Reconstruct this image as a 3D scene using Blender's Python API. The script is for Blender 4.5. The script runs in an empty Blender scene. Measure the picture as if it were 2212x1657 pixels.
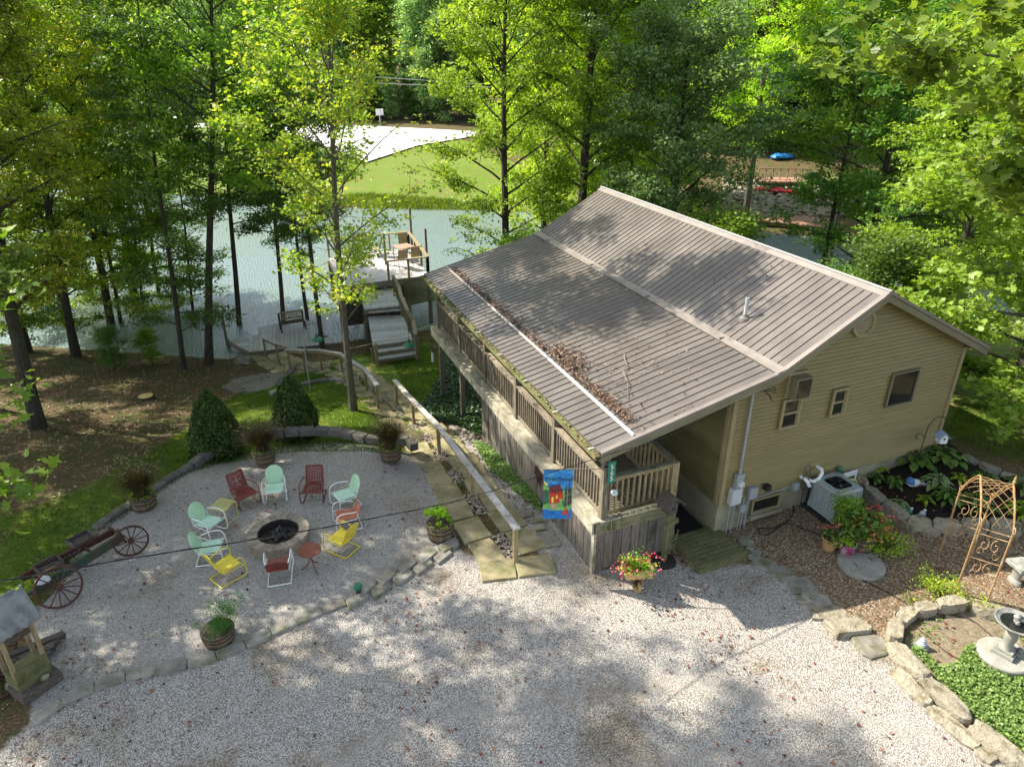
import bpy, math, random
import numpy as np
from math import sin, cos, pi, radians as R
C = bpy.context.scene.collection
S = bpy.context.scene
# ------------------------------------------------------------ camera, world, sun, exposure
cam = bpy.data.objects.new('camera', bpy.data.cameras.new('camera')); C.objects.link(cam)
cam.location = (0, 0, 10); cam.rotation_euler = (R(64), 0, R(-22.1))
cam.data.lens = 24.77; cam.data.sensor_width = 36; cam.data.clip_end = 2000; cam.data.clip_start = .1
S.camera = cam
SUN_EL = R(43); SUNV = np.array([-.75, .77, 1.0]); SUNV /= np.linalg.norm(SUNV)
w = bpy.data.worlds.new("World"); S.world = w; w.use_nodes = True
nt = w.node_tree; bg = nt.nodes['Background']
sky = nt.nodes.new('ShaderNodeTexSky'); sky.sky_type = 'NISHITA'; sky.sun_disc = False
sky.sun_elevation = SUN_EL; sky.sun_rotation = math.atan2(SUNV[0], SUNV[1])
sky.altitude = 200; sky.air_density = 1.0; sky.dust_density = 1.5; sky.ozone_density = 1.0
hs = nt.nodes.new('ShaderNodeHueSaturation'); hs.inputs['Saturation'].default_value = .62; nt.links.new(sky.outputs[0], hs.inputs['Color']); nt.links.new(hs.outputs[0], bg.inputs[0]); bg.inputs[1].default_value = .15
sun = bpy.data.objects.new('sun', bpy.data.lights.new('sun', 'SUN')); C.objects.link(sun)
sun.data.energy = 5.0; sun.data.angle = R(.55); sun.data.color = (1, .93, .80)
from mathutils import Vector, Matrix
sun.rotation_euler = Vector(SUNV).to_track_quat('Z', 'Y').to_euler()
S.view_settings.view_transform = 'Standard'; S.view_settings.look = 'None'
S.view_settings.exposure = 1.2; S.view_settings.gamma = 1; S.view_settings.use_curve_mapping = False
S.render.engine = 'CYCLES'
S.cycles.use_denoising = True
S.cycles.max_bounces = 7; S.cycles.diffuse_bounces = 4; S.cycles.glossy_bounces = 3
S.cycles.transmission_bounces = 5; S.cycles.transparent_max_bounces = 4
S.cycles.sample_clamp_indirect = 6

# ------------------------------------------------------------ where things stand
F_, W_, H_ = 1522.0, 2212.0, 1657.0
_p, _y = R(26), R(22.1)
FW = np.array([sin(_y)*cos(_p), cos(_y)*cos(_p), -sin(_p)]); RT = np.array([cos(_y), -sin(_y), 0.]); UP = np.cross(RT, FW)
O = np.array([0, 0, 10.])
def ray(x, y): return FW*F_ + RT*(x-W_/2) - UP*(y-H_/2)
def at(x, y, z=0.):
    d = ray(x, y); return O + d*((z-10)/d[2])
def atY(x, y, Y):
    d = ray(x, y); return O + d*(Y/d[1])
def atX(x, y, X):
    d = ray(x, y); return O + d*(X/d[0])
def atD(x, y, D):
    d = ray(x, y); return O + d*(D/math.hypot(d[0], d[1]))
CROPS = {'A': (1700, 1250, 500/1841), 'B': (1200, 750, 300/994), 'W': (2450, 800, 500/1506), 'D': (2100, 1000, 900/1864),
         'E': (1500, 1100, 800/1894), '1': (0, 1200, 900/1424), '2': (500, 1150, 900/2130), '3': (600, 550, 800/1894),
         '4': (1200, 750, 800/1894), '7': (2100, 1500, 900/1996), '8': (0, 1620, 250/553), 'T': (2680, 1350, 320/762),
         'G': (2600, 1750, 400/766), 'H': (2300, 1350, 400/1088), 'U': (1080, 620, 240/1657), 'N': (640, 880, 360/1988),
         'K': (850, 780, 400/2209), 'L': (0, 700, 900/1864)}
def c(k, x, y):
    a, b, s = CROPS[k]; return ((a+x*s)/1.35624, (b+y*s)/1.35624)
def ss(a, b, x):
    t = np.clip((x-a)/(b-a), 0, 1); return t*t*(3-2*t)
LAKE_Z = -3.25
_YF = ([-200, -60, -20, .8, 8, 15.3, 20.5, 30, 38, 45, 55, 60, 70], [190, 112, 85, 71, 64.5, 60.5, 58, 50, 42, 34, 22, 12, 0])
def terrain(x, y):
    x = np.asarray(x, float); y = np.asarray(y, float)
    ye = y + .6*np.minimum(0, x+1) + .35*np.maximum(0, x-12)
    zn = np.interp(ye, [13.3, 16.5, 19.1, 21.5, 25, 28, 31, 33, 34.5, 40], [0, -.45, -1.05, -1.42, -1.95, -2.5, -2.95, -3.35, -4.2, -5])
    flat = ss(-1.2, -2.6, x-5.2+0*(y))  # patio side stays level a little longer
    zn2 = np.interp(ye, [16.6, 19.0, 21.5, 25, 28, 31, 33, 34.5, 40], [0, -.6, -1.25, -1.95, -2.5, -2.95, -3.35, -4.2, -5])
    zn = zn + (zn2-zn)*flat
    rise = np.interp(x, [8.9, 10, 12, 14, 15.5, 20, 40], [0, .12, .25, .5, .75, .9, 1.4])*np.interp(y, [3.5, 9], [.15, 1])*np.interp(ye, [14, 30], [1, 0])
    zn = zn + rise
    dfar = (y - np.interp(x, *_YF))*.8
    zf = np.interp(dfar, [-6, -1, 0, 1.2, 12, 30, 60, 140, 400], [-5, -3.7, -3.3, -3.0, -2.1, -1.7, -1.2, 8, 40])
    return np.maximum(zn, zf)
def T(px, py):
    d = ray(px, py); t0 = 3/np.linalg.norm(d)
    ts = t0*np.exp(np.linspace(0, 4.6, 400)); P = O + d*ts[:, None]
    below = P[:, 2] < terrain(P[:, 0], P[:, 1])
    i = int(np.argmax(below)) if below.any() else len(ts)-1
    a, b = ts[max(i-1, 0)], ts[i]
    for _ in range(25):
        m = (a+b)/2; p = O+d*m
        if p[2] < terrain(p[0], p[1]): b = m
        else: a = m
    return O+d*b
def gz(x, y): return float(terrain(x, y))

# ------------------------------------------------------------ mesh and object helpers
class MB:
    def __init__(s): s.v = []; s.f = []
    def add(s, vs, fs):
        n = len(s.v); s.v += [tuple(float(a) for a in p) for p in vs]; s.f += [tuple(i+n for i in f) for f in fs]; return s
    def box(s, ce, sz, rz=0, M=None):
        h = [a/2 for a in sz]; vs = []
        for z in (-1, 1):
            for x, y in ((-1, -1), (1, -1), (1, 1), (-1, 1)):
                p = np.array([x*h[0], y*h[1], z*h[2]])
                if M is not None: p = M@p
                elif rz: p = np.array([p[0]*cos(rz)-p[1]*sin(rz), p[0]*sin(rz)+p[1]*cos(rz), p[2]])
                vs.append(p+np.array(ce))
        return s.add(vs, [(3, 2, 1, 0), (4, 5, 6, 7), (0, 1, 5, 4), (1, 2, 6, 5), (2, 3, 7, 6), (3, 0, 4, 7)])
    def beam(s, a, b, w, h, up=(0, 0, 1)):
        a = np.array(a, float); b = np.array(b, float); d = b-a; L = np.linalg.norm(d); d /= L
        u = np.array(up, float)
        if abs(d@u) > .98: u = np.array([0, 1., 0])
        r = np.cross(d, u); r /= np.linalg.norm(r); u = np.cross(r, d)
        return s.box((a+b)/2, (w, L, h), M=np.array([r, d, u]).T)
    def tube(s, pts, r, n=6, cap=True):
        P = [np.array(p, float) for p in pts]; k = len(P); rr = r if hasattr(r, '__len__') else [r]*k
        vs = []; u = None
        for i in range(k):
            t = P[min(i+1, k-1)]-P[max(i-1, 0)]; t = t/(np.linalg.norm(t)+1e-9)
            if u is None:
                u = np.cross(t, (0, 0, 1) if abs(t[2]) < .9 else (1, 0, 0))
            u = u-t*(u@t); u = u/(np.linalg.norm(u)+1e-9); w_ = np.cross(t, u)
            for j in range(n):
                a = 2*pi*j/n; vs.append(P[i]+rr[i]*(u*cos(a)+w_*sin(a)))
        fs = [(i*n+j, i*n+(j+1) % n, (i+1)*n+(j+1) % n, (i+1)*n+j) for i in range(k-1) for j in range(n)]
        if cap: fs += [tuple(range(n))[::-1], tuple(range((k-1)*n, k*n))]
        return s.add(vs, fs)
    def lathe(s, prof, n=16, ce=(0, 0, 0), M=None, sx=1, sy=1):
        vs = []
        for r, z in prof:
            for j in range(n):
                p = np.array([r*cos(2*pi*j/n)*sx, r*sin(2*pi*j/n)*sy, z])
                if M is not None: p = M@p
                vs.append(p+np.array(ce))
        k = len(prof)
        fs = [(i*n+j, i*n+(j+1) % n, (i+1)*n+(j+1) % n, (i+1)*n+j) for i in range(k-1) for j in range(n)]
        closed = prof[0] == prof[-1]
        if prof[0][0] > 1e-4 and not closed: fs.append(tuple(range(n))[::-1])
        if prof[-1][0] > 1e-4 and not closed: fs.append(tuple(range((k-1)*n, k*n)))
        return s.add(vs, fs)
    def prism(s, poly, z0, z1, inset=0, drop=None):
        P = np.array([p[:2] for p in poly], float); n = len(P)
        ar = np.sum(P[:, 0]*np.roll(P[:, 1], -1)-np.roll(P[:, 0], -1)*P[:, 1])
        if ar < 0: P = P[::-1]
        ce = P.mean(0)
        rings = [(P, z0), (P, z1-(inset*.8 if inset else 0))]
        if inset:
            d = P-ce; L = np.linalg.norm(d, axis=1, keepdims=True); rings.append((ce+d*(1-inset/np.maximum(L, 1e-3)), z1))
        vs = [(q[0], q[1], z) for Q, z in rings for q in Q]; k = len(rings)
        fs = [(i*n+j, i*n+(j+1) % n, (i+1)*n+(j+1) % n, (i+1)*n+j) for i in range(k-1) for j in range(n)]
        fs += [tuple(range(n))[::-1], tuple(range((k-1)*n, k*n))]
        return s.add(vs, fs)
    def extr(s, poly3, vec):
        n = len(poly3); vs = [np.array(p, float) for p in poly3]; vs += [p+np.array(vec) for p in vs]
        return s.add(vs, [tuple(range(n))[::-1], tuple(range(n, 2*n))]+[(j, (j+1) % n, n+(j+1) % n, n+j) for j in range(n)])
    def blob(s, ce, rad, rnd=None, jit=.12, nu=8, nv=5):
        vs = []; fs = []; rad = rad if hasattr(rad, '__len__') else (rad,)*3
        for i in range(nv+1):
            th = pi*i/nv
            for j in range(nu):
                a = 2*pi*j/nu; k = 1+(rnd.uniform(-jit, jit) if rnd and 0 < i < nv else 0)
                vs.append((ce[0]+rad[0]*k*sin(th)*cos(a), ce[1]+rad[1]*k*sin(th)*sin(a), ce[2]+rad[2]*k*cos(th)))
        for i in range(nv):
            for j in range(nu): fs.append((i*nu+j, (i+1)*nu+j, (i+1)*nu+(j+1) % nu, i*nu+(j+1) % nu))
        return s.add(vs, fs)
    def mesh(s, name, m, shift=None, smooth=True):
        me = bpy.data.meshes.new(name)
        v = s.v if shift is None else [(a-shift[0], b-shift[1], c_-shift[2]) for a, b, c_ in s.v]
        me.from_pydata(v, [], s.f); me.update()
        if m: me.materials.append(m)
        if smooth:
            me.polygons.foreach_set('use_smooth', [True]*len(me.polygons)); me.set_sharp_from_angle(angle=R(38))
        return me
def tag(o, label=None, cat=None, group=None, kind=None):
    if label: o['label'] = label
    if cat: o['category'] = cat
    if group: o['group'] = group
    if kind: o['kind'] = kind
    return o
def thing(name, label, cat, loc=(0, 0, 0), rz=0, group=None):
    o = bpy.data.objects.new(name, None); C.objects.link(o); o.location = [float(a) for a in loc]; o.rotation_euler = (0, 0, rz)
    o.empty_display_size = .1
    return tag(o, label, cat, group)
def wloc(o):
    p = np.zeros(3)
    while o is not None: p += np.array(o.location); o = o.parent
    return p
def inst(name, me, parent=None, loc=(0, 0, 0), rot=(0, 0, 0), sc=(1, 1, 1)):
    o = bpy.data.objects.new(name, me); C.objects.link(o); o.parent = parent
    o.location = [float(a) for a in loc]; o.rotation_euler = rot; o.scale = sc
    return o
def part(name, mb, m, parent, loc=None, rot=(0, 0, 0), W=False, smooth=True, label=None, kind=None):
    """W: the mesh was built in world coordinates"""
    me = mb.mesh(name, m, shift=wloc(parent) if W and parent else None, smooth=smooth)
    o = inst(name, me, parent, loc or (0, 0, 0), rot)
    return tag(o, label, kind=kind)
def solo(name, mb, m, label, cat, group=None, loc=(0, 0, 0), smooth=True, W=True):
    me = mb.mesh(name, m, shift=loc if W else None, smooth=smooth)
    return tag(inst(name, me, None, loc), label, cat, group)
def dup(root, loc, rz, label=None, group=None, sc=None):
    r = root.copy(); C.objects.link(r); r.location = [float(a) for a in loc]; r.rotation_euler = (0, 0, rz)
    if sc: r.scale = (sc,)*3 if not hasattr(sc, '__len__') else sc
    if label: r['label'] = label
    if group: r['group'] = group
    for ch in list(root.children):
        k = ch.copy(); C.objects.link(k); k.parent = r
        for g in list(ch.children):
            d = g.copy(); C.objects.link(d); d.parent = k
    return r

# ------------------------------------------------------------ materials
def newmat(name):
    m = bpy.data.materials.new(name); m.use_nodes = True; return m, m.node_tree, m.node_tree.nodes, m.node_tree.nodes['Principled BSDF']
def nn(nt, t, **k):
    n = nt.nodes.new('ShaderNode'+t)
    for a, b in k.items(): setattr(n, a, b)
    return n
def ramp(nt, fac, stops, interp='LINEAR'):
    r = nn(nt, 'ValToRGB'); r.color_ramp.interpolation = interp
    e = r.color_ramp.elements
    while len(e) < len(stops): e.new(.5)
    for i, (p, col) in enumerate(stops): e[i].position = p; e[i].color = (*col, 1)
    if fac is not None: nt.links.new(fac, r.inputs[0])
    return r.outputs[0]
def mixc(nt, f, a, b, mode='MIX'):
    m = nn(nt, 'Mix', data_type='RGBA', blend_type=mode)
    for s_, v in ((m.inputs[0], f), (m.inputs[6], a), (m.inputs[7], b)):
        if hasattr(v, 'links') or hasattr(v, 'is_linked'): nt.links.new(v, s_)
        elif isinstance(v, tuple): s_.default_value = (*v, 1)
        else: s_.default_value = v
    return m.outputs[2]
def math_(nt, op, a, b=None, clamp=False):
    m = nn(nt, 'Math', operation=op); m.use_clamp = clamp
    for s_, v in ((m.inputs[0], a), (m.inputs[1], b)):
        if v is None: continue
        if hasattr(v, 'is_linked'): nt.links.new(v, s_)
        else: s_.default_value = v
    return m.outputs[0]
def coord(nt, kind='Object', scale=(1, 1, 1), rnd=True):
    tc = nn(nt, 'TexCoord'); mp = nn(nt, 'Mapping'); mp.inputs['Scale'].default_value = scale
    nt.links.new(tc.outputs[kind], mp.inputs[0])
    if rnd:
        oi = nn(nt, 'ObjectInfo'); v = nn(nt, 'CombineXYZ')
        k = math_(nt, 'MULTIPLY', oi.outputs['Random'], 37.); nt.links.new(k, v.inputs[0]); nt.links.new(k, v.inputs[1])
        nt.links.new(v.outputs[0], mp.inputs['Location'])
    return mp.outputs[0]
def noise(nt, co, scale, detail=4, rough=.55):
    n = nn(nt, 'TexNoise'); n.inputs['Scale'].default_value = scale; n.inputs['Detail'].default_value = detail; n.inputs['Roughness'].default_value = rough
    nt.links.new(co, n.inputs['Vector']); return n.outputs['Fac']
def bump(nt, h, strength, dist, b):
    n = nn(nt, 'Bump'); n.inputs['Strength'].default_value = strength; n.inputs['Distance'].default_value = dist
    nt.links.new(h, n.inputs['Height']); nt.links.new(n.outputs[0], b.inputs['Normal'])
def mat(name, c1, c2, scale=4, rough=.7, bmp=.3, bd=.01, st=(1, 1, 1), c3=None, c3s=1.2, c3t=(.55, .7), metal=0, spec=.4, rv=.12, fine=0, coat=0):
    """two-tone procedural surface with optional third (dirt, moss, rust) patches and per-object value change"""
    m, nt, N, b = newmat(name); co = coord(nt, scale=st); co1 = coord(nt)
    f = noise(nt, co, scale, 5); col = ramp(nt, f, [(.32, c1), (.68, c2)])
    if c3:
        g = noise(nt, co1, c3s, 6, .65); k = nn(nt, 'MapRange'); nt.links.new(g, k.inputs[0])
        k.inputs[1].default_value = c3t[0]; k.inputs[2].default_value = c3t[1]
        col = mixc(nt, k.outputs[0], col, c3)
    oi = nn(nt, 'ObjectInfo'); hv = nn(nt, 'HueSaturation'); nt.links.new(col, hv.inputs['Color'])
    k = nn(nt, 'MapRange'); nt.links.new(oi.outputs['Random'], k.inputs[0]); k.inputs[3].default_value = 1-rv; k.inputs[4].default_value = 1+rv
    nt.links.new(k.outputs[0], hv.inputs['Value']); nt.links.new(hv.outputs[0], b.inputs['Base Color'])
    b.inputs['Roughness'].default_value = rough; b.inputs['Metallic'].default_value = metal
    b.inputs['Specular IOR Level'].default_value = spec
    if coat: b.inputs['Coat Weight'].default_value = coat
    if bmp:
        h = noise(nt, co, fine or scale*3, 4, .6); bump(nt, h, bmp, bd, b)
    return m
def leafmat(name, cs, trans=.45, rough=.45, tone=.25):
    """leaves: colour from a per-leaf tint, thin translucent blades"""
    m, nt, N, b = newmat(name); a = nn(nt, 'Attribute', attribute_name='tint')
    n = len(cs); cs = [tuple(min(.8, a*(1.45 if trans > .29 and name.split('_')[0] not in ('turning', 'grass', 'purple', 'hosta', 'variegated') else 1)) for a in k) for k in cs]; col = ramp(nt, a.outputs['Fac'], [(i/(n-1), k) for i, k in enumerate(cs)])
    oi = nn(nt, 'ObjectInfo'); hv = nn(nt, 'HueSaturation'); nt.links.new(col, hv.inputs['Color'])
    k = nn(nt, 'MapRange'); nt.links.new(oi.outputs['Random'], k.inputs[0]); k.inputs[3].default_value = 1-tone; k.inputs[4].default_value = 1+tone
    nt.links.new(k.outputs[0], hv.inputs['Value'])
    k2 = nn(nt, 'MapRange'); nt.links.new(math_(nt, 'FRACT', math_(nt, 'MULTIPLY', oi.outputs['Random'], 7.3)), k2.inputs[0]); k2.inputs[3].default_value = .485; k2.inputs[4].default_value = .515
    nt.links.new(k2.outputs[0], hv.inputs['Hue'])
    nt.links.new(hv.outputs[0], b.inputs['Base Color']); b.inputs['Roughness'].default_value = rough
    b.inputs['Specular IOR Level'].default_value = .35
    tr = nn(nt, 'BsdfTranslucent'); g = mixc(nt, 1.0, hv.outputs[0], (1.45, 1.45, .55), 'MULTIPLY'); nt.links.new(g, tr.inputs[0])
    mx = nn(nt, 'MixShader'); mx.inputs[0].default_value = trans
    nt.links.new(b.outputs[0], mx.inputs[1]); nt.links.new(tr.outputs[0], mx.inputs[2])
    nt.links.new(mx.outputs[0], nt.nodes['Material Output'].inputs[0])
    return m
M = {}
M['wood'] = mat('weathered_wood', (.10, .085, .062), (.24, .20, .14), 6, .8, .35, .008, (6, 6, 1), c3=(.085, .095, .045), c3s=2.2, c3t=(.56, .75))
M['wood_x'] = mat('weathered_wood_lengthways', (.12, .10, .07), (.27, .23, .17), 6, .8, .35, .008, (1, 6, 6), c3=(.09, .10, .05), c3s=2.2, c3t=(.56, .75))
M['wood_y'] = mat('weathered_wood_boards', (.15, .125, .09), (.34, .29, .21), 6, .8, .35, .008, (6, 1, 6), c3=(.11, .12, .06), c3s=2, c3t=(.55, .75))
M['ledge'] = mat('pale_timber_ledge', (.27, .24, .18), (.48, .44, .34), 5, .8, .4, .008, (4, 1, 4), c3=(.13, .13, .07), c3s=3, c3t=(.5, .7))
M['rail'] = mat('golden_timber_rail', (.19, .14, .07), (.36, .28, .15), 5, .7, .3, .006, (4, 4, 1), c3=(.12, .12, .05), c3s=2, c3t=(.6, .8))
M['railcap'] = mat('grey_timber_cap', (.28, .27, .25), (.46, .45, .42), 7, .6, .3, .005, (1, 1, 1), c3=(.2, .15, .08), c3s=3, c3t=(.58, .7))
M['skirt'] = mat('grey_fence_board', (.105, .09, .072), (.22, .19, .155), 5, .85, .4, .008, (7, 7, .8), c3=(.05, .045, .04), c3s=1.7, c3t=(.58, .72), rv=.22)
M['mossdeck'] = mat('mossy_green_board', (.095, .095, .038), (.17, .165, .075), 5, .85, .35, .008, (1, 6, 1), c3=(.055, .07, .02), c3s=2, c3t=(.5, .7))
M['beam'] = mat('mossy_beam', (.13, .125, .07), (.25, .225, .14), 5, .85, .4, .008, (1, 4, 4), c3=(.08, .095, .03), c3s=3, c3t=(.48, .65))
M['swing'] = mat('honey_timber', (.30, .19, .07), (.48, .32, .13), 8, .6, .2, .004, (1, 6, 6))
M['dockwood'] = mat('silvered_dock_board', (.34, .335, .32), (.56, .55, .53), 5, .8, .35, .006, (1, 6, 1), c3=(.15, .13, .10), c3s=2, c3t=(.58, .75), rv=.2)
M['deckwhite'] = mat('pale_deck_board', (.46, .43, .41), (.60, .57, .55), 4, .7, .2, .004, rv=.06)
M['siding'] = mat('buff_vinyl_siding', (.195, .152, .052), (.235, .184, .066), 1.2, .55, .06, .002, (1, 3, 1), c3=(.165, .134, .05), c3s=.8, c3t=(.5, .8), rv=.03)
M['siding_shaded'] = mat('shade_toned_siding', (.13, .12, .048), (.165, .15, .06), 1.5, .6, .06, .002, rv=.03)  # darker copy of the siding; the porch side's shade is in its colour
M['trim'] = mat('buff_trim', (.25, .205, .105), (.30, .245, .13), 3, .5, .05, .002, rv=.03)
M['soffit'] = mat('olive_fascia', (.16, .145, .085), (.22, .20, .12), 2, .6, .1, .003)
M['concrete'] = mat('painted_foundation', (.21, .19, .12), (.29, .265, .18), 3, .85, .3, .006, c3=(.16, .16, .1), c3s=1.3, c3t=(.5, .75))
M['roofcap'] = mat('taupe_roof_cap', (.18, .155, .135), (.23, .20, .175), 3, .38, .05, .002, spec=.6)
M['white'] = mat('white_paint', (.62, .62, .60), (.75, .75, .73), 5, .45, .1, .002, c3=(.45, .42, .36), c3s=3, c3t=(.6, .8))
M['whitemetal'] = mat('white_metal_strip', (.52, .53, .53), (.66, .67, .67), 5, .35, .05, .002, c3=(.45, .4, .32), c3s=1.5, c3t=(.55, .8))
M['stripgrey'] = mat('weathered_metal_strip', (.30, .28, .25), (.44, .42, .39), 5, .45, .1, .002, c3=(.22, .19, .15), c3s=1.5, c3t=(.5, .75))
M['gutter'] = mat('mossy_gutter', (.10, .12, .035), (.20, .20, .08), 9, .9, .8, .02, c3=(.14, .10, .05), c3s=5, c3t=(.5, .6))
M['glass'] = mat('dark_window_glass', (.012, .014, .013), (.02, .022, .02), 1, .06, 0, spec=.7, rv=0)
M['mint'] = mat('mint_enamel', (.36, .58, .36), (.43, .64, .42), 3, .35, .05, .002, c3=(.30, .52, .36), c3s=4, c3t=(.6, .85), rv=.05)
M['mintseat'] = mat('pale_mint_enamel', (.46, .68, .50), (.53, .74, .57), 3, .35, .05, .002, c3=(.33, .55, .40), c3s=4, c3t=(.62, .85), rv=.04)
M['red'] = mat('dull_red_enamel', (.13, .024, .018), (.18, .036, .026), 5, .45, .1, .002, c3=(.13, .03, .02), c3s=6, c3t=(.58, .75), rv=.1)
M['brownred'] = mat('brown_red_enamel', (.17, .05, .03), (.23, .07, .042), 6, .5, .15, .002, c3=(.16, .06, .04), c3s=7, c3t=(.55, .75), rv=.1)
M['orange'] = mat('coral_enamel', (.34, .10, .055), (.42, .14, .08), 5, .42, .1, .002, c3=(.30, .09, .05), c3s=6, c3t=(.6, .75), rv=.05)
M['yellow'] = mat('yellow_enamel', (.68, .53, .03), (.78, .63, .07), 4, .4, .05, .002, c3=(.42, .32, .06), c3s=7, c3t=(.62, .78), rv=.05)
M['yellowgreen'] = mat('faded_yellow_mesh', (.50, .48, .10), (.58, .55, .16), 4, .5, .05, .002)
M['frame'] = mat('chalky_white_tube', (.66, .68, .64), (.78, .79, .76), 5, .4, .05, .002, c3=(.4, .3, .2), c3s=9, c3t=(.66, .75))
M['rust'] = mat('orange_rust', (.26, .14, .055), (.42, .27, .12), 14, .75, .5, .004, c3=(.50, .40, .27), c3s=9, c3t=(.55, .7))
M['darkrust'] = mat('dark_rust', (.055, .022, .016), (.11, .038, .026), 12, .8, .5, .004, c3=(.05, .03, .025), c3s=8, c3t=(.5, .7))
M['iron'] = mat('black_iron', (.015, .014, .013), (.03, .028, .025), 8, .6, .2, .002)
M['black'] = mat('black_rubber', (.012, .012, .013), (.022, .022, .024), 6, .75, .2, .003)
M['grey'] = mat('grey_meter_box', (.26, .28, .28), (.33, .35, .35), 5, .5, .1, .002, rv=.05)
M['lightgrey'] = mat('pale_grey_box', (.45, .48, .48), (.52, .55, .55), 5, .5, .1, .002)
M['hvac'] = mat('grey_green_condenser', (.27, .31, .29), (.33, .37, .35), 4, .5, .1, .002, rv=.04)
M['barrel'] = mat('oak_stave', (.12, .085, .055), (.24, .18, .12), 8, .8, .4, .006, (5, 5, 1), c3=(.07, .06, .045), c3s=3, c3t=(.55, .7), rv=.18)
M['hoop'] = mat('rusty_hoop', (.045, .03, .022), (.09, .055, .035), 9, .6, .3, .003)
M['soil'] = mat('dark_soil', (.018, .013, .009), (.045, .033, .022), 18, .95, 1, .03)
M['block'] = mat('charcoal_edging_block', (.085, .077, .066), (.16, .148, .128), 9, .9, .7, .012, c3=(.12, .125, .06), c3s=3, c3t=(.6, .78), rv=.2)
M['pitblock'] = mat('tan_firepit_block', (.20, .165, .125), (.33, .28, .21), 9, .9, .6, .008, c3=(.11, .10, .075), c3s=4, c3t=(.55, .75), rv=.18)
M['rock'] = mat('pale_limestone', (.23, .20, .14), (.40, .365, .285), 3.5, .95, 1, .05, c3=(.15, .125, .07), c3s=3.5, c3t=(.48, .62), rv=.14)
M['slab'] = mat('mossy_sandstone_slab', (.20, .17, .085), (.34, .29, .17), 3, .9, .6, .012, c3=(.13, .135, .05), c3s=1.8, c3t=(.5, .68), rv=.16)
M['flag'] = mat('grey_flagstone', (.17, .155, .125), (.30, .28, .235), 4, .9, .6, .012, c3=(.12, .13, .05), c3s=3, c3t=(.5, .66), rv=.18)
M['conc'] = mat('pale_concrete', (.20, .20, .165), (.31, .30, .265), 5, .85, .3, .005, c3=(.38, .37, .33), c3s=3, c3t=(.55, .75))
M['weatherconc'] = mat('lichened_concrete', (.17, .17, .15), (.34, .335, .31), 7, .9, .5, .008, c3=(.14, .15, .12), c3s=4, c3t=(.5, .62))
M['char'] = mat('charred_wood', (.008, .007, .008), (.03, .026, .028), 12, .8, .8, .02, c3=(.30, .30, .32), c3s=14, c3t=(.58, .62))
M['bark'] = mat('dark_bark', (.035, .028, .020), (.095, .08, .058), 5, .95, 1, .05, (5, 5, 1), c3=(.09, .10, .06), c3s=1.3, c3t=(.58, .75), rv=.2)
M['barklight'] = mat('grey_brown_bark', (.075, .062, .045), (.16, .135, .10), 5, .95, 1, .04, (5, 5, 1), c3=(.10, .11, .05), c3s=1.1, c3t=(.55, .75), rv=.15)
M['twig'] = mat('dry_twig', (.13, .10, .075), (.25, .20, .16), 8, .9, .4, .004)
M['oldgreen'] = mat('flaking_green_paint', (.02, .055, .032), (.035, .085, .05), 8, .75, .5, .005, c3=(.07, .05, .035), c3s=5, c3t=(.46, .56))
M['oldwood'] = mat('rotting_plank', (.045, .035, .028), (.12, .10, .08), 7, .9, .5, .01, (1, 5, 5), rv=.25)
M['tin'] = mat('dull_tin_roof', (.17, .175, .175), (.30, .305, .30), 4, .6, .4, .006, c3=(.12, .12, .115), c3s=3, c3t=(.5, .68))
M['enamelgreen'] = mat('green_enamel', (.02, .13, .07), (.03, .18, .10), 4, .3, .05, .002)
M['signgreen'] = mat('green_reflective_sign', (.015, .17, .10), (.02, .19, .12), 4, .4, 0)
M['terracotta'] = mat('tan_plastic_pot', (.36, .21, .08), (.43, .26, .11), 4, .6, .1, .003)
M['magenta'] = mat('painted_bucket', (.30, .20, .24), (.42, .30, .35), 5, .5, .1, .003, c3=(.33, .03, .22), c3s=6, c3t=(.5, .55))
M['pvc'] = mat('white_pvc', (.66, .66, .63), (.72, .72, .69), 4, .35, 0)
M['pinewood'] = mat('fresh_pine', (.42, .29, .11), (.56, .41, .18), 6, .65, .2, .004, (1, 5, 5))
M['lettering'] = mat('dark_lettering', (.02, .02, .018), (.03, .03, .025), 4, .7, 0)
M['whiteletter'] = mat('white_lettering', (.8, .8, .78), (.85, .85, .82), 4, .5, 0)
M['signpaper'] = mat('cream_signboard', (.42, .38, .22), (.52, .47, .29), 6, .7, .1, .002)
M['reddock'] = mat('red_brown_composite', (.30, .16, .11), (.38, .21, .15), 4, .7, .2, .004)
M['kayak'] = mat('red_hull', (.45, .02, .03), (.55, .03, .04), 4, .35, 0)
M['tarp'] = mat('blue_tarp', (.02, .16, .45), (.03, .22, .55), 4, .5, .2, .01)
M['sling'] = mat('tan_sling_fabric', (.33, .24, .13), (.40, .30, .17), 12, .8, .1, .002)
M['road'] = mat('pale_dusty_road', (.62, .60, .57), (.72, .70, .67), 1.2, .9, .2, .01, rv=0)
M['asphalt_red'] = mat('pinkish_roof', (.24, .16, .14), (.30, .21, .18), 4, .8, .2, .005)
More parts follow.
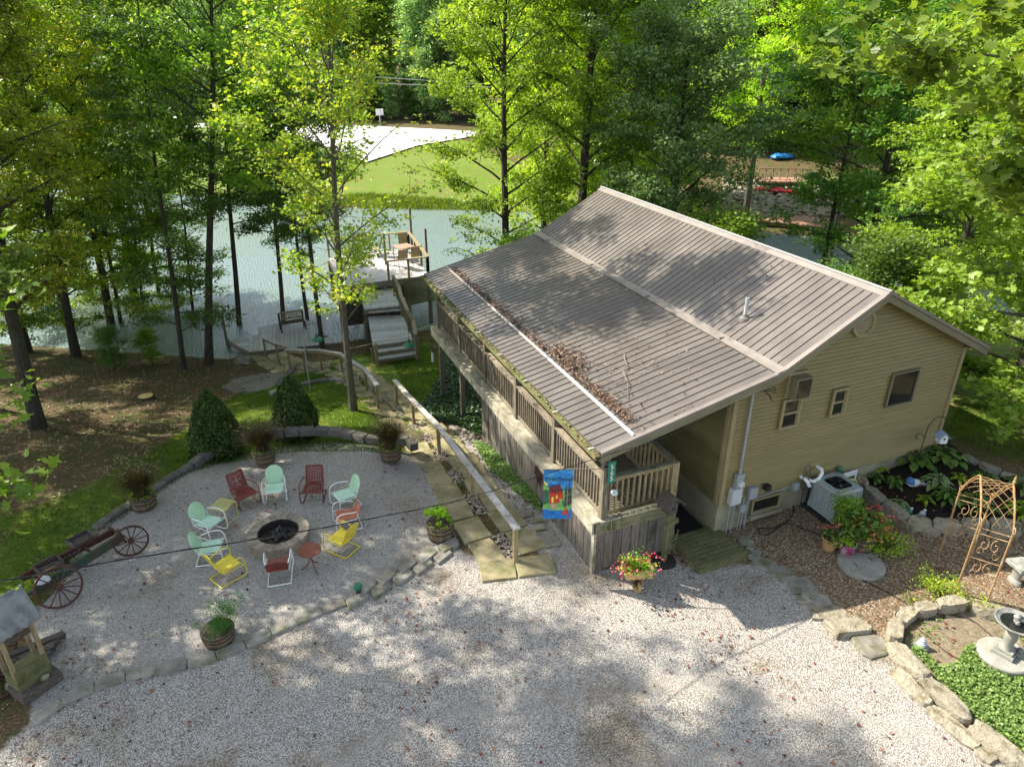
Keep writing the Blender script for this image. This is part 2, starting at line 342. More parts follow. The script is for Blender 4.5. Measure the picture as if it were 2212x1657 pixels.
# leaf tones
M['leaf_green'] = leafmat('green_leaves', [(.055, .115, .012), (.10, .175, .018), (.165, .25, .027), (.25, .33, .04)])
M['leaf_dark'] = leafmat('deep_green_leaves', [(.03, .075, .016), (.055, .115, .022), (.09, .16, .03), (.14, .21, .04)], .42)
M['leaf_oak'] = leafmat('blue_green_oak_leaves', [(.09, .17, .06), (.14, .24, .09), (.21, .32, .13), (.34, .43, .22)], .40, .33)
M['leaf_lime'] = leafmat('lime_leaves', [(.11, .18, .012), (.17, .26, .018), (.24, .33, .025), (.34, .40, .035)], .52)
M['leaf_bright'] = leafmat('bright_green_leaves', [(.07, .13, .015), (.11, .19, .025), (.16, .25, .04), (.22, .30, .06)], .45)
M['leaf_maple'] = leafmat('turning_maple_leaves', [(.13, .23, .025), (.20, .32, .032), (.29, .40, .045), (.41, .46, .06), (.52, .42, .08)], .5, tone=.05)
M['leaf_mixed'] = leafmat('early_autumn_leaves', [(.07, .13, .012), (.13, .20, .018), (.20, .27, .025), (.28, .29, .035), (.33, .24, .03)], .5)
M['leaf_box'] = leafmat('boxwood_leaves', [(.016, .042, .007), (.04, .085, .012), (.085, .15, .022)], .2, .4, 0)
M['leaf_ivy'] = leafmat('ivy_leaves', [(.015, .05, .012), (.03, .08, .018), (.06, .13, .03)], .2, .35, 0)
M['leaf_cover'] = leafmat('clover_cover_leaves', [(.07, .13, .03), (.11, .19, .045), (.17, .26, .07)], .3, .5, 0)
M['leaf_grass'] = leafmat('grass_blades', [(.055, .11, .010), (.09, .16, .014), (.14, .21, .02), (.20, .25, .03)], .4, .6, 0)
M['leaf_purple'] = leafmat('purple_fountain_grass', [(.05, .04, .018), (.11, .06, .035), (.16, .13, .05), (.42, .30, .18)], .35, .6, 0)
M['leaf_fallen'] = leafmat('fallen_leaves', [(.06, .03, .02), (.13, .05, .03), (.22, .10, .05), (.30, .18, .09), (.20, .035, .02)], .1, .7, 0)
M['leaf_roof'] = leafmat('old_brown_leaves', [(.045, .028, .018), (.10, .065, .04), (.20, .14, .09), (.30, .23, .15), (.13, .04, .03)], .05, .8, 0)
M['leaf_hosta'] = leafmat('hosta_leaves', [(.05, .11, .015), (.09, .17, .025), (.15, .23, .05)], .3, .4, .15)
M['leaf_var'] = leafmat('variegated_leaves', [(.08, .15, .04), (.18, .27, .10), (.42, .46, .26)], .25, .45, .1)
M['leaf_basil'] = leafmat('bright_herb_leaves', [(.12, .24, .012), (.20, .34, .02), (.30, .42, .03)], .45, .4, 0)
M['leaf_fern'] = leafmat('feathery_green', [(.03, .09, .015), (.06, .14, .02), (.10, .20, .03)], .35, .6, 0)
M['petal'] = leafmat('red_pink_petals', [(.50, .02, .06), (.65, .06, .10), (.72, .22, .22)], .25, .5, 0)
M['petal_y'] = leafmat('yellow_petals', [(.60, .42, .02), (.75, .55, .04)], .25, .5, 0)
# ------------------------------------------------------------ ground
def poly(*pts): return np.array([T(*p)[:2] for p in pts])
def sdist(P, x, y):
    """signed distance to polygon, positive inside"""
    x = np.asarray(x); y = np.asarray(y); d = np.full(x.shape, 1e9); ins = np.zeros(x.shape, bool); n = len(P)
    for i in range(n):
        a = P[i]; b = P[(i+1) % n]; e = b-a; L = e@e+1e-12
        t = np.clip(((x-a[0])*e[0]+(y-a[1])*e[1])/L, 0, 1)
        d = np.minimum(d, np.hypot(x-a[0]-t*e[0], y-a[1]-t*e[1]))
        cnd = ((a[1] > y) != (b[1] > y)) & (x < (b[0]-a[0])*(y-a[1])/(b[1]-a[1]+1e-12)+a[0]); ins ^= cnd
    return np.where(ins, d, -d)
FRONT = [c('1', 150, 1450), c('1', 210, 1395), c('1', 335, 1330), c('1', 460, 1275), c('1', 585, 1235), c('1', 700, 1215), c('1', 815, 1195), c('1', 935, 1170),
         c('1', 1050, 1130), c('1', 1160, 1080), c('1', 1260, 1030), c('1', 1360, 990), c('2', 1215, 1450), c('2', 1340, 1400), c('2', 1430, 1360), c('2', 1530, 1300),
         c('2', 1640, 1240), c('2', 1760, 1180), c('2', 1870, 1120), c('2', 1990, 1080)]
BACK = [c('1', 440, 560), c('1', 505, 510), c('1', 575, 465), c('1', 640, 430), c('1', 750, 345), c('1', 810, 312), c('1', 880, 283), c('1', 945, 255), c('1', 1015, 232), c('1', 1090, 214),
        c('1', 1155, 198), c('2', 690, 382), c('2', 790, 372), c('2', 880, 362), c('2', 980, 350), c('2', 1085, 342), c('2', 1185, 341), c('2', 1285, 346), c('2', 1380, 357), c('2', 1470, 372),
        c('2', 1560, 395), c('2', 1650, 420), c('2', 1700, 460)]
P_PATIO = poly(*(FRONT + [c('2', 1960, 900), c('2', 1880, 680), c('2', 1780, 520)] + BACK[::-1] + [c('1', 330, 700), c('1', 200, 900), c('8', 200, 420), (60, 1290), (60, 1520)]))
P_DRIVE = poly((-350, 1900), *FRONT, (1055, 1225), (1075, 1260), (1178, 1218), (1125, 1140), (1060, 1050), (1005, 965), (960, 905), (975, 880), (1010, 920), (1060, 985), (1130, 1060),
               (1298, 1232), (1440, 1195), (1500, 1235), c('7', 250, 330), c('7', 450, 430), c('7', 620, 600), c('7', 760, 700), c('7', 870, 830), c('7', 1000, 900), c('7', 1110, 900), c('7', 1180, 1040),
               c('7', 1400, 1330), c('7', 1640, 1480), c('7', 1900, 1657), (2500, 1900), (1106, 2600))
P_MULCH = poly((1440, 1190), (1480, 1100), (1570, 1105), (1700, 1020), (1850, 960), c('D', 850, 790), c('D', 1010, 1050), c('D', 1160, 1150), c('D', 1864, 1180), (2500, 1150), (2500, 1500), (2212, 1350),
               c('7', 1650, 640), c('7', 1350, 680), c('7', 1180, 760), c('7', 1100, 900), c('7', 1000, 900), c('7', 870, 830), c('7', 760, 700), c('7', 620, 600), c('7', 450, 430), c('7', 250, 330), (1500, 1235))
P_SOIL = poly(c('D', 820, 760), c('D', 1050, 690), c('D', 1360, 570), c('D', 1500, 690), c('D', 1700, 770), c('D', 1864, 850), (2500, 1120), (2500, 1160), c('D', 1864, 1165), c('D', 1400, 1150), c('D', 1160, 1130), c('D', 1010, 1030))
P_BED = poly(c('7', 1200, 870), c('7', 1280, 730), c('7', 1420, 690), c('7', 1650, 650), c('7', 1996, 760), (2500, 1450), (2500, 1900), c('7', 1990, 1640), c('7', 1660, 1400), c('7', 1440, 1240), c('7', 1290, 1040))
P_LAWN = poly(c('1', 0, 1000), (-200, 1300), (-200, 1130), (60, 1100), (200, 1055), (310, 990), (420, 915), (520, 850), (610, 800), (760, 770), (900, 740), (960, 760), (935, 850), (925, 900), (880, 960), (850, 990), (640, 975), (480, 1000), (330, 1070), (215, 1150), (100, 1290))
P_PAD = poly(c('N', 60, 1420), c('N', 420, 1520), c('N', 860, 1420), c('N', 1100, 1180), c('N', 760, 1170), c('N', 250, 1270))
P_WALK = poly((1178, 1218), (1075, 1262), (1020, 1160), (960, 1040), (900, 970), (860, 930), (820, 850), (760, 800), (700, 790), (620, 820), (560, 780), (535, 755), (570, 745), (700, 775), (780, 765), (850, 790), (880, 850), (945, 920), (1030, 1010), (1110, 1120))
def axis(lo, hi, a, b, st, g):
    mid = list(np.arange(a, b+1e-6, st)); r = []; s_ = st; x = mid[-1]
    while x < hi: s_ *= g; x += s_; r.append(x)
    l = []; s_ = st; x = a
    while x > lo: s_ *= g; x -= s_; l.append(x)
    return np.array(l[::-1]+mid+r)
XS = axis(-160, 170, -9, 19.5, .125, 1.07); YS = axis(-14, 320, 3, 27, .125, 1.05)
GX, GY = np.meshgrid(XS, YS); GZ = terrain(GX, GY)
rng = np.random.default_rng(5)
def smooth_noise(x, y, s, seed):
    r_ = np.random.default_rng(seed); v = np.zeros(x.shape)
    for k in range(5):
        a = r_.uniform(0, 2*pi); f = s*(1+k*.7); v += np.sin(x*cos(a)*f+y*sin(a)*f+r_.uniform(0, 6))/(1+k*.5)
    return v/3
near = np.exp(-((GX-5)**2+(GY-10)**2)/900)
GZ = GZ + .012*smooth_noise(GX, GY, 3.1, 1)*near
LAWNY = (GX > 4) & (GY > 26)
SD = {k: np.clip(sdist(P, GX, GY), -1.5, 1.5) for k, P in dict(patio=P_PATIO, drive=P_DRIVE, mulch=P_MULCH, soil=P_SOIL, bed=P_BED, grass=P_LAWN, pad=P_PAD).items()}
dF = GY - np.interp(GX, *_YF)
SD['grass'] = np.maximum(SD['grass'], np.clip(np.minimum(dF-.6, np.where(GX > 30, -1, 46-dF)), -1.5, 1.5))
# a lighter, leaf-strewn yard right of the house
SD['grass'] = np.maximum(SD['grass'], np.where((GX > 15.8) & (GY > 10.2) & (GY < 30), .12, -1.5))
def pline(pts):
    d = np.full(GX.shape, 1e9)
    for a, b_ in zip(pts[:-1], pts[1:]):
        a, b_ = np.array(a), np.array(b_); e = b_-a; t = np.clip(((GX-a[0])*e[0]+(GY-a[1])*e[1])/(e@e), 0, 1); d = np.minimum(d, np.hypot(GX-a[0]-t*e[0], GY-a[1]-t*e[1]))
    return d
RUT = np.zeros(GX.shape)
for off in (0, 1.5):
    RUT = np.maximum(RUT, np.exp(-(pline([(-7+off*.3, 6.2-off), (-2, 7.6-off), (2, 7.9-off), (6, 7.0-off), (9, 4.6-off), (11, 1)])/.22)**2))
SD['rut'] = RUT
allk = np.stack([SD['patio'], SD['drive'], SD['pad'], SD['mulch'], SD['soil'], SD['bed'], SD['grass']])
m, nt, N, b = newmat('ground_surface')
tc = nn(nt, 'TexCoord'); CO = tc.outputs['Object']
wn = noise(nt, CO, 6, 5, .6); wn = math_(nt, 'MULTIPLY', math_(nt, 'SUBTRACT', wn, .5), .34)
wn2 = noise(nt, CO, 1.1, 5, .6); wn2 = math_(nt, 'MULTIPLY', math_(nt, 'SUBTRACT', wn2, .5), 1.8)
def mask(name, k=1., soft=.03, nz=None):
    a = nn(nt, 'Attribute', attribute_name=name)
    s_ = math_(nt, 'ADD', a.outputs['Fac'], nz or wn); r = nn(nt, 'MapRange'); nt.links.new(s_, r.inputs[0]); r.inputs[1].default_value = -soft; r.inputs[2].default_value = soft; return r.outputs[0]
def vor(scale, feature='F1', co=None):
    v = nn(nt, 'TexVoronoi'); v.feature = feature; v.inputs['Scale'].default_value = scale; nt.links.new(co or CO, v.inputs['Vector']); return v
v1 = vor(52); v2 = vor(110)
sep = nn(nt, 'SeparateColor'); nt.links.new(v1.outputs['Color'], sep.inputs[0])
sep2 = nn(nt, 'SeparateColor'); nt.links.new(v2.outputs['Color'], sep2.inputs[0])
gr = ramp(nt, sep.outputs[0], [(0, (.22, .20, .18)), (.18, (.48, .465, .44)), (.6, (.72, .71, .685)), (.9, (.88, .87, .85))])
gr2 = ramp(nt, sep2.outputs[1], [(0, (.20, .185, .165)), (.3, (.48, .46, .43)), (1, (.82, .80, .77))])
gcol = mixc(nt, .4, gr, gr2)
edge = ramp(nt, v1.outputs['Distance'], [(.28, (1, 1, 1)), (.60, (.40, .37, .33))]); gcol = mixc(nt, 1., gcol, edge, 'MULTIPLY')
ra = nn(nt, 'Attribute', attribute_name='rut'); gcol = mixc(nt, math_(nt, 'MULTIPLY', ra.outputs['Fac'], math_(nt, 'MULTIPLY', noise(nt, CO, 1.7, 4), .75)), gcol, ramp(nt, noise(nt, CO, 12, 5, .7), [(.3, (.28, .25, .21)), (.7, (.46, .43, .385))]))
# worn, dusty and leaf-stained areas in the gravel
n1 = noise(nt, CO, .55, 6, .62); dust = ramp(nt, n1, [(.34, (.66, .59, .49)), (.46, (.95, .93, .90)), (.7, (1, 1, 1))]); gcol = mixc(nt, 1., gcol, dust, 'MULTIPLY')
fp = noise(nt, CO, 2.4, 6, .7); fpm = ramp(nt, fp, [(.62, (0, 0, 0)), (.74, (.3,)*3)]); gcol = mixc(nt, fpm, gcol, (.30, .245, .17))
pn = noise(nt, CO, 9, 5, .7)
patio_c = mixc(nt, .3, mixc(nt, 1., gcol, (.95, .94, .92), 'MULTIPLY'), ramp(nt, pn, [(.35, (.33, .31, .28)), (.7, (.52, .50, .47))]))
lit = noise(nt, CO, 22, 5, .75); lit2 = noise(nt, CO, 1.3, 5, .6)
litc = ramp(nt, lit, [(.30, (.028, .020, .011)), (.48, (.10, .068, .034)), (.62, (.19, .13, .07)), (.75, (.33, .25, .16))])
litc = mixc(nt, ramp(nt, lit2, [(.45, (0, 0, 0)), (.62, (.75,)*3)]), litc, (.045, .075, .012))
gn = noise(nt, CO, 26, 5, .75); gn2 = noise(nt, CO, .9, 5, .6); gn3 = noise(nt, CO, 5, 4, .6)
grc = ramp(nt, gn, [(.3, (.05, .095, .010)), (.5, (.10, .17, .014)), (.7, (.18, .25, .025))])
grc = mixc(nt, ramp(nt, gn2, [(.48, (0, 0, 0)), (.64, (.75,)*3)]), grc, mixc(nt, gn, (.10, .085, .03), (.24, .20, .08)))
grc = mixc(nt, ramp(nt, noise(nt, CO, .16, 5, .65), [(.42, (0, 0, 0)), (.62, (.6,)*3)]), grc, (.16, .20, .045)); grc = mixc(nt, ramp(nt, gn3, [(.45, (0, 0, 0)), (.7, (.4,)*3)]), grc, (.17, .21, .03))
mu = nn(nt, 'SeparateColor'); vm = vor(40); nt.links.new(vm.outputs['Color'], mu.inputs[0])
muc = ramp(nt, mu.outputs[0], [(0, (.05, .03, .018)), (.35, (.15, .10, .062)), (.7, (.27, .195, .125)), (.92, (.40, .33, .24)), (1, (.66, .60, .50))])
muc = mixc(nt, .35, muc, ramp(nt, lit, [(.35, (.07, .045, .026)), (.7, (.28, .20, .12))]))
soc = ramp(nt, noise(nt, CO, 14, 6, .75), [(.35, (.010, .008, .006)), (.6, (.035, .026, .018)), (.78, (.085, .065, .045))])
bedc = ramp(nt, noise(nt, CO, 10, 6, .7), [(.35, (.15, .12, .08)), (.6, (.27, .22, .15)), (.75, (.38, .32, .23))])
col = mixc(nt, mask('grass', soft=.25, nz=wn2), litc, grc)
col = mixc(nt, mask('soil'), col, soc); col = mixc(nt, mask('bed'), col, bedc)
col = mixc(nt, mask('mulch', soft=.06), col, muc)
md = mask('drive', soft=.05); mp = mask('patio', soft=.05); mpad = mask('pad', soft=.08)
col = mixc(nt, md, col, gcol); col = mixc(nt, mp, col, patio_c); col = mixc(nt, mpad, col, mixc(nt, 1., gcol, (.72, .70, .66), 'MULTIPLY'))
nt.links.new(col, b.inputs['Base Color']); b.inputs['Roughness'].default_value = .95; b.inputs['Specular IOR Level'].default_value = .15
gm = math_(nt, 'MAXIMUM', math_(nt, 'MAXIMUM', md, mp), mpad)
hgr = math_(nt, 'ADD', math_(nt, 'MULTIPLY', v1.outputs['Distance'], -1.), math_(nt, 'MULTIPLY', v2.outputs['Distance'], -.5))
hm = nn(nt, 'Mix'); nt.links.new(gm, hm.inputs[0]); nt.links.new(math_(nt, 'MULTIPLY', lit, 2.), hm.inputs[2]); nt.links.new(hgr, hm.inputs[3])
bump(nt, hm.outputs[0], .75, .022, b)
GMAT = m
ny, nx = GX.shape
idx = np.arange(ny*nx).reshape(ny, nx)
quads = np.stack([idx[:-1, :-1], idx[:-1, 1:], idx[1:, 1:], idx[1:, :-1]], -1).reshape(-1, 4)
V = np.stack([GX, GY, GZ], -1).reshape(-1, 3)
cat_v = np.stack([SD['patio'], SD['drive'], SD['mulch'], np.maximum(SD['soil'], SD['bed']), SD['pad'], SD['grass']], 0).reshape(6, -1)
fc = cat_v[:, quads].mean(-1)
reg = np.full(len(quads), 6)
for k in (5, 3, 2, 4, 1, 0): reg[fc[k] > 0] = k
def grid_object(name, sel):
    q = quads[sel]; used, inv = np.unique(q, return_inverse=True); me = bpy.data.meshes.new(name); vv = V[used]; q = inv.reshape(-1, 4)
    me.vertices.add(len(vv)); me.vertices.foreach_set('co', vv.ravel().astype(np.float32))
    me.loops.add(q.size); me.loops.foreach_set('vertex_index', q.ravel().astype(np.int32))
    me.polygons.add(len(q)); me.polygons.foreach_set('loop_start', np.arange(0, q.size, 4, dtype=np.int32)); me.polygons.foreach_set('loop_total', np.full(len(q), 4, np.int32))
    for k, v in SD.items():
        a = me.attributes.new(k, 'FLOAT', 'POINT'); a.data.foreach_set('value', v.ravel()[used].astype(np.float32))
    me.update(); me.validate(); me.polygons.foreach_set('use_smooth', np.ones(len(q), bool)); me.materials.append(GMAT)
    return tag(inst(name, me), kind='structure')
for k, name in ((0, 'gravel_patio'), (1, 'gravel_drive'), (2, 'mulch_ground'), (3, 'garden_soil'), (4, 'gravel_pad'), (5, 'lawn'), (6, 'ground')):
    grid_object(name, reg == k)
# water
m, nt, N, b = newmat('lake_water'); co = coord(nt, scale=(1, 1, 1), rnd=False)
b.inputs['Roughness'].default_value = .22; b.inputs['IOR'].default_value = 1.33; b.inputs['Specular IOR Level'].default_value = .8
n2 = nn(nt, 'TexWave'); n2.inputs['Scale'].default_value = 1.6; n2.inputs['Distortion'].default_value = 9; n2.inputs['Detail'].default_value = 3; n2.inputs['Detail Scale'].default_value = 2.2; nt.links.new(co, n2.inputs[0])
h = math_(nt, 'ADD', noise(nt, co, 5, 4, .6), math_(nt, 'MULTIPLY', n2.outputs['Fac'], .35))
bump(nt, h, .55, .07, b)
bank = nn(nt, 'TexCoord'); big = noise(nt, co, .12, 3, .5)
alg = ramp(nt, big, [(.4, (.15, .205, .205)), (.62, (.15, .20, .16))]); nt.links.new(alg, b.inputs['Base Color'])
M['water'] = m
wb = MB(); wb.add([(-160, 15, LAKE_Z), (75, 15, LAKE_Z), (75, 200, LAKE_Z), (-160, 200, LAKE_Z)], [(0, 1, 2, 3)])
tag(inst('water', wb.mesh('water', M['water'], smooth=False)), kind='structure')
# road beyond the lake
up_ = [(380, 269), (520, 270), (660, 271), (800, 275), (900, 280), (1028, 287)]; lo_ = [(380, 277), (520, 281), (640, 293), (790, 354), (900, 318), (1030, 296)]
rb = MB(); rows = []
for i in range(len(up_)-1):
    for t in np.linspace(0, 1, 7)[:(7 if i == len(up_)-2 else 6)]:
        a = T(*(np.array(up_[i])*(1-t)+np.array(up_[i+1])*t)); e = T(*(np.array(lo_[i])*(1-t)+np.array(lo_[i+1])*t))
        rows.append([((a*(1-s_)+e*s_)[0], (a*(1-s_)+e*s_)[1]) for s_ in np.linspace(0, 1, 10)])
rv_ = [(x, y, gz(x, y)+.16) for r_ in rows for x, y in r_]
rb.add(rv_, [(i*10+j, (i+1)*10+j, (i+1)*10+j+1, i*10+j+1) for i in range(len(rows)-1) for j in range(9)])
tag(inst('road', rb.mesh('road', M['road'])), kind='structure')

# ------------------------------------------------------------ the cabin
rnd = random.Random(11)
YW = 10.05; XL, XR = 8.95, 15.5; YB = 21.8
RIDGE = (12.32, 5.37); KINK = (9.82, 4.0); EAVE = (5.78, 3.04); REAVE = (15.95, 3.57); YR0, YR1 = 9.8, 22.0
house = thing('cabin', 'buff sided cabin with a long brown metal roof, seen from its gable end', 'house', (12.2, 10.05, 0))
def zroof(x):
    return float(np.interp(x, [EAVE[0], KINK[0], RIDGE[0], REAVE[0]], [EAVE[1], KINK[1], RIDGE[1], REAVE[1]]))
def zwall(x): return zroof(x)-.16
# wall bodies
wb = MB(); outline = [(XL, .82), (XR, .82), (XR, zwall(XR)), (RIDGE[0], zwall(RIDGE[0])), (KINK[0], zwall(KINK[0])), (XL, zwall(XL))]
wb.extr([(x, YW+.16, z) for x, z in outline], (0, -.13, 0)); part('gable_wall', wb, M['soffit'], house, W=True)  # dark backing colour, seen between the boards as painted lap shadow
part('wall', MB().box((XL+.08, (YW+YB)/2+.08, 1.95), (.13, YB-YW-.2, 3.1)), M['siding_shaded'], house, W=True)
part('wall', MB().box((XR-.09, (YW+YB)/2+.08, 2.0), (.14, YB-YW-.2, 3.0)), M['siding'], house, W=True)
part('wall', MB().box(((XL+XR)/2, YB, 2.0), (XR-XL-.3, .14, 3.0)), M['siding'], house, W=True)
fb = MB(); fb.box(((XL+XR)/2, (YW+YB)/2+.03, -.78), (XR-XL-.02, YB-YW, 3.24)); part('foundation', fb, M['concrete'], house, W=True)
# siding courses, one board each; the dark gaps stand in for lap shadows
dz = .098; z = .84; i = 0
def xr_at(z):
    xl = XL+.09
    for x in np.linspace(XL+.09, RIDGE[0], 400):
        if zwall(x) >= z+.01: xl = x; break
    xr = XR-.09
    for x in np.linspace(XR-.09, RIDGE[0], 400):
        if zwall(x) >= z+.01: xr = x; break
    return xl, xr
while z < zwall(RIDGE[0])-.12:
    a0, b0 = xr_at(z); a1, b1 = xr_at(z+dz)
    a0 = max(a0, XL+.09); y0, y1, yb = YW-.014, YW+.016, YW+.03
    zb0 = z+.026; sb = MB().add([(a0, y0, zb0), (b0, y0, zb0), (b1, y1, z+dz), (a1, y1, z+dz), (a0, yb, zb0), (b0, yb, zb0), (b1, yb, z+dz), (a1, yb, z+dz)],
                  [(0, 1, 2, 3), (0, 4, 5, 1), (1, 5, 6, 2), (3, 2, 6, 7), (0, 3, 7, 4), (4, 7, 6, 5)])
    part('siding_board', sb, M['siding'], house, W=True, smooth=False); z += dz
# siding courses along the porch side
sbm = MB().add([(0, 0, 0), (0, 11.4, 0), (.016, 11.4, .197), (.016, 0, .197), (.03, 0, 0), (.03, 11.4, 0), (.03, 11.4, .197), (.03, 0, .197)], [(3, 2, 1, 0), (1, 5, 4, 0), (2, 6, 5, 1), (7, 6, 2, 3), (4, 7, 3, 0), (5, 6, 7, 4)]).mesh('porch_siding', M['siding_shaded'], smooth=False)
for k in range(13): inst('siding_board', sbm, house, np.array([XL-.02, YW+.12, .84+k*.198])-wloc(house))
for x, s_ in ((XL+.035, 1), (XR-.035, 1)):
    part('corner_trim', MB().box((x, YW+.005, (.82+zwall(x))/2-.04), (.10, .075, zwall(x)-.82-.08)), M['trim'], house, W=True)
part('corner_trim', MB().box((XL-.01, YW+.09, 2.1), (.06, .09, 2.5)), M['trim'], house, W=True)
# roof
def slab(a, b, y0, y1, th):
    (xa, za), (xb, zb) = a, b
    return MB().extr([(xa, y0, za), (xb, y0, zb), (xb, y0, zb-th), (xa, y0, za-th)], (0, y1-y0, 0))
def panel_tone(nt, co, col):
    sp_ = nn(nt, 'SeparateXYZ'); nt.links.new(co, sp_.inputs[0]); k = math_(nt, 'FLOOR', math_(nt, 'DIVIDE', sp_.outputs[1], .872)); wn_ = nn(nt, 'TexWhiteNoise', noise_dimensions='1D'); nt.links.new(k, wn_.inputs['W'])
    r = nn(nt, 'MapRange'); nt.links.new(wn_.outputs[0], r.inputs[0]); r.inputs[3].default_value = .90; r.inputs[4].default_value = 1.10; h = nn(nt, 'HueSaturation'); nt.links.new(col, h.inputs['Color']); nt.links.new(r.outputs[0], h.inputs['Value'])
    mp = nn(nt, 'Mapping'); mp.inputs['Scale'].default_value = (.35, 5, .35); nt.links.new(co, mp.inputs[0]); st = noise(nt, mp.outputs[0], 1.6, 5, .65)
    return mixc(nt, ramp(nt, st, [(.5, (0, 0, 0)), (.75, (.55,)*3)]), h.outputs[0], (.15, .125, .095))
m, nt, N, b = newmat('brown_metal_roofing'); co = coord(nt, rnd=False)
wv = nn(nt, 'TexWave', bands_direction='Y'); wv.inputs['Scale'].default_value = 4.33; nt.links.new(co, wv.inputs[0])
f = noise(nt, co, 1.3, 5); f2 = noise(nt, co, 22, 4)
col = ramp(nt, f, [(.35, (.096, .083, .072)), (.65, (.128, .113, .098))]); col = panel_tone(nt, co, col); col = mixc(nt, ramp(nt, f2, [(.55, (0, 0, 0)), (.8, (.35,)*3)]), col, (.15, .125, .10))
nt.links.new(col, b.inputs['Base Color']); b.inputs['Roughness'].default_value = .40; b.inputs['Specular IOR Level'].default_value = .7
nt.links.new(ramp(nt, f, [(.3, (.34,)*3), (.7, (.46,)*3)]), b.inputs['Roughness'])
bump(nt, math_(nt, 'ADD', wv.outputs['Fac'], math_(nt, 'MULTIPLY', noise(nt, co, 3, 2), .8)), .12, .006, b); M['roof'] = m
roof = part('roof', slab(EAVE, KINK, YR0, YR1, .05), M['roof'], house, W=True, smooth=False)
rp = {}
for nme, a, b_ in (('lower', EAVE, KINK), ('upper', KINK, RIDGE), ('right', REAVE, RIDGE)):
    if nme != 'lower': part('roof_sheet', slab(a, b_, YR0, YR1, .05), M['roof'], roof, W=True, smooth=False)
    (xa, za), (xb, zb) = a, b_
    L = math.hypot(xb-xa, zb-za); th = math.atan2(zb-za, xb-xa)
    Ld = L-.12
    rm = MB().add([(0, -.024, 0), (0, -.011, .022), (0, .011, .022), (0, .024, 0), (Ld, -.024, 0), (Ld, -.011, .022), (Ld, .011, .022), (Ld, .024, 0)],
                  [(0, 1, 5, 4), (1, 2, 6, 5), (2, 3, 7, 6), (0, 3, 2, 1), (4, 5, 6, 7)])
    rp[nme] = (rm, a, th)
M['rib'] = mat('roof_rib', (.13, .105, .085), (.17, .14, .115), 2, .45, 0, spec=.5, rv=.04)
for nme in ('lower', 'upper', 'right'):
    rm, a, th = rp[nme]; me = rm.mesh('roof_rib', M['rib'], smooth=False)
    step = .218; k = 0; y = YR0+.09
    while y < YR1-.03:
        o = inst('rib', me, roof, np.array([a[0], y, a[1]+.001])-wloc(roof), (0, -th, 0)); y += step
        if nme == 'right': y += 0
rc = MB(); dx = .17
for s_ in (-1, 1):
    zz = zroof(RIDGE[0]+s_*dx)
    rc.extr([(RIDGE[0], YR0-.02, RIDGE[1]+.055), (RIDGE[0]+s_*dx, YR0-.02, zz+.035), (RIDGE[0]+s_*dx, YR0-.02, zz+.005), (RIDGE[0], YR0-.02, RIDGE[1]+.02)], (0, YR1-YR0+.04, 0))
part('ridge_cap', rc, M['roofcap'], house, W=True, smooth=False)
part('ridge_bead', MB().tube([(RIDGE[0]-.06, YR0-.02, RIDGE[1]+.05), (RIDGE[0]-.06, YR1, RIDGE[1]+.05)], .014, 6), M['whitemetal'], house, W=True)
kc = MB(); kx, kz = KINK
kc.extr([(kx-.11, YR0-.01, kz+.0), (kx-.11, YR0-.01, kz+.022), (kx, YR0-.01, kz+.05), (kx+.09, YR0-.01, kz+.085), (kx+.09, YR0-.01, kz+.03)], (0, YR1-YR0+.02, 0))
part('roof_flashing', kc, M['roofcap'], house, W=True, smooth=False)
for y in np.arange(YR0+1.9, YR1, 3.05): part('flashing_joint', MB().box((kx-.01, y, kz+.052), (.2, .03, .03)), M['roofcap'], house, W=True)
# rake trim and fascia
for a, b_ in ((EAVE, KINK), (KINK, RIDGE), (RIDGE, REAVE)):
    (xa, za), (xb, zb) = a, b_
    part('rake_trim', MB().extr([(xa, YR0-.025, za+.03), (xb, YR0-.025, zb+.03), (xb, YR0-.025, zb-.04), (xa, YR0-.025, za-.04)], (0, .10, 0)), M['roofcap'], house, W=True, smooth=False)
    part('rake_fascia', MB().extr([(xa, YR0+.0, za-.045), (xb, YR0+.0, zb-.045), (xb, YR0+.0, zb-.20), (xa, YR0+.0, za-.20)], (0, .05, 0)), M['soffit'], house, W=True, smooth=False)
    part('soffit', MB().extr([(xa, YR0+.055, za-.17), (xb, YR0+.055, zb-.17), (xb, YR0+.055, zb-.19), (xa, YR0+.055, za-.19)], (0, .20, 0)), M['soffit'], house, W=True, smooth=False)
# gutter, snow strip
gp = [(-.10, 0), (-.10, .09), (-.085, .09), (-.085, .012), (-.005, .012), (-.005, .08), (.01, .08), (.01, 0)]
part('gutter', MB().extr([(EAVE[0]+x-.02, YR0, EAVE[1]-.12+z) for x, z in gp], (0, YR1-YR0, 0)), M['gutter'], house, W=True, smooth=False)
gl = MB(); rg = random.Random(3)
for k in range(420):
    y = rg.uniform(YR0, YR1); gl.blob((EAVE[0]-.065+rg.uniform(-.03, .04), y, EAVE[1]-.055+rg.uniform(-.01, .03)), (rg.uniform(.015, .045), rg.uniform(.02, .07), .018), rg, .3, 5, 3)
part('moss', gl, M['gutter'], house, W=True, kind='stuff')
for k in range(8):
    y = YR0+.3+k*1.6; part('gutter_clip', MB().box((EAVE[0]-.05, y, EAVE[1]-.025), (.13, .03, .008)), M['whitemetal'], house, W=True)
sx0, sy0 = 6.62, YR0+.08
th = math.atan2(KINK[1]-EAVE[1], KINK[0]-EAVE[0])
def onroof(x, y, h=0): return (x, y, zroof(x)+h)
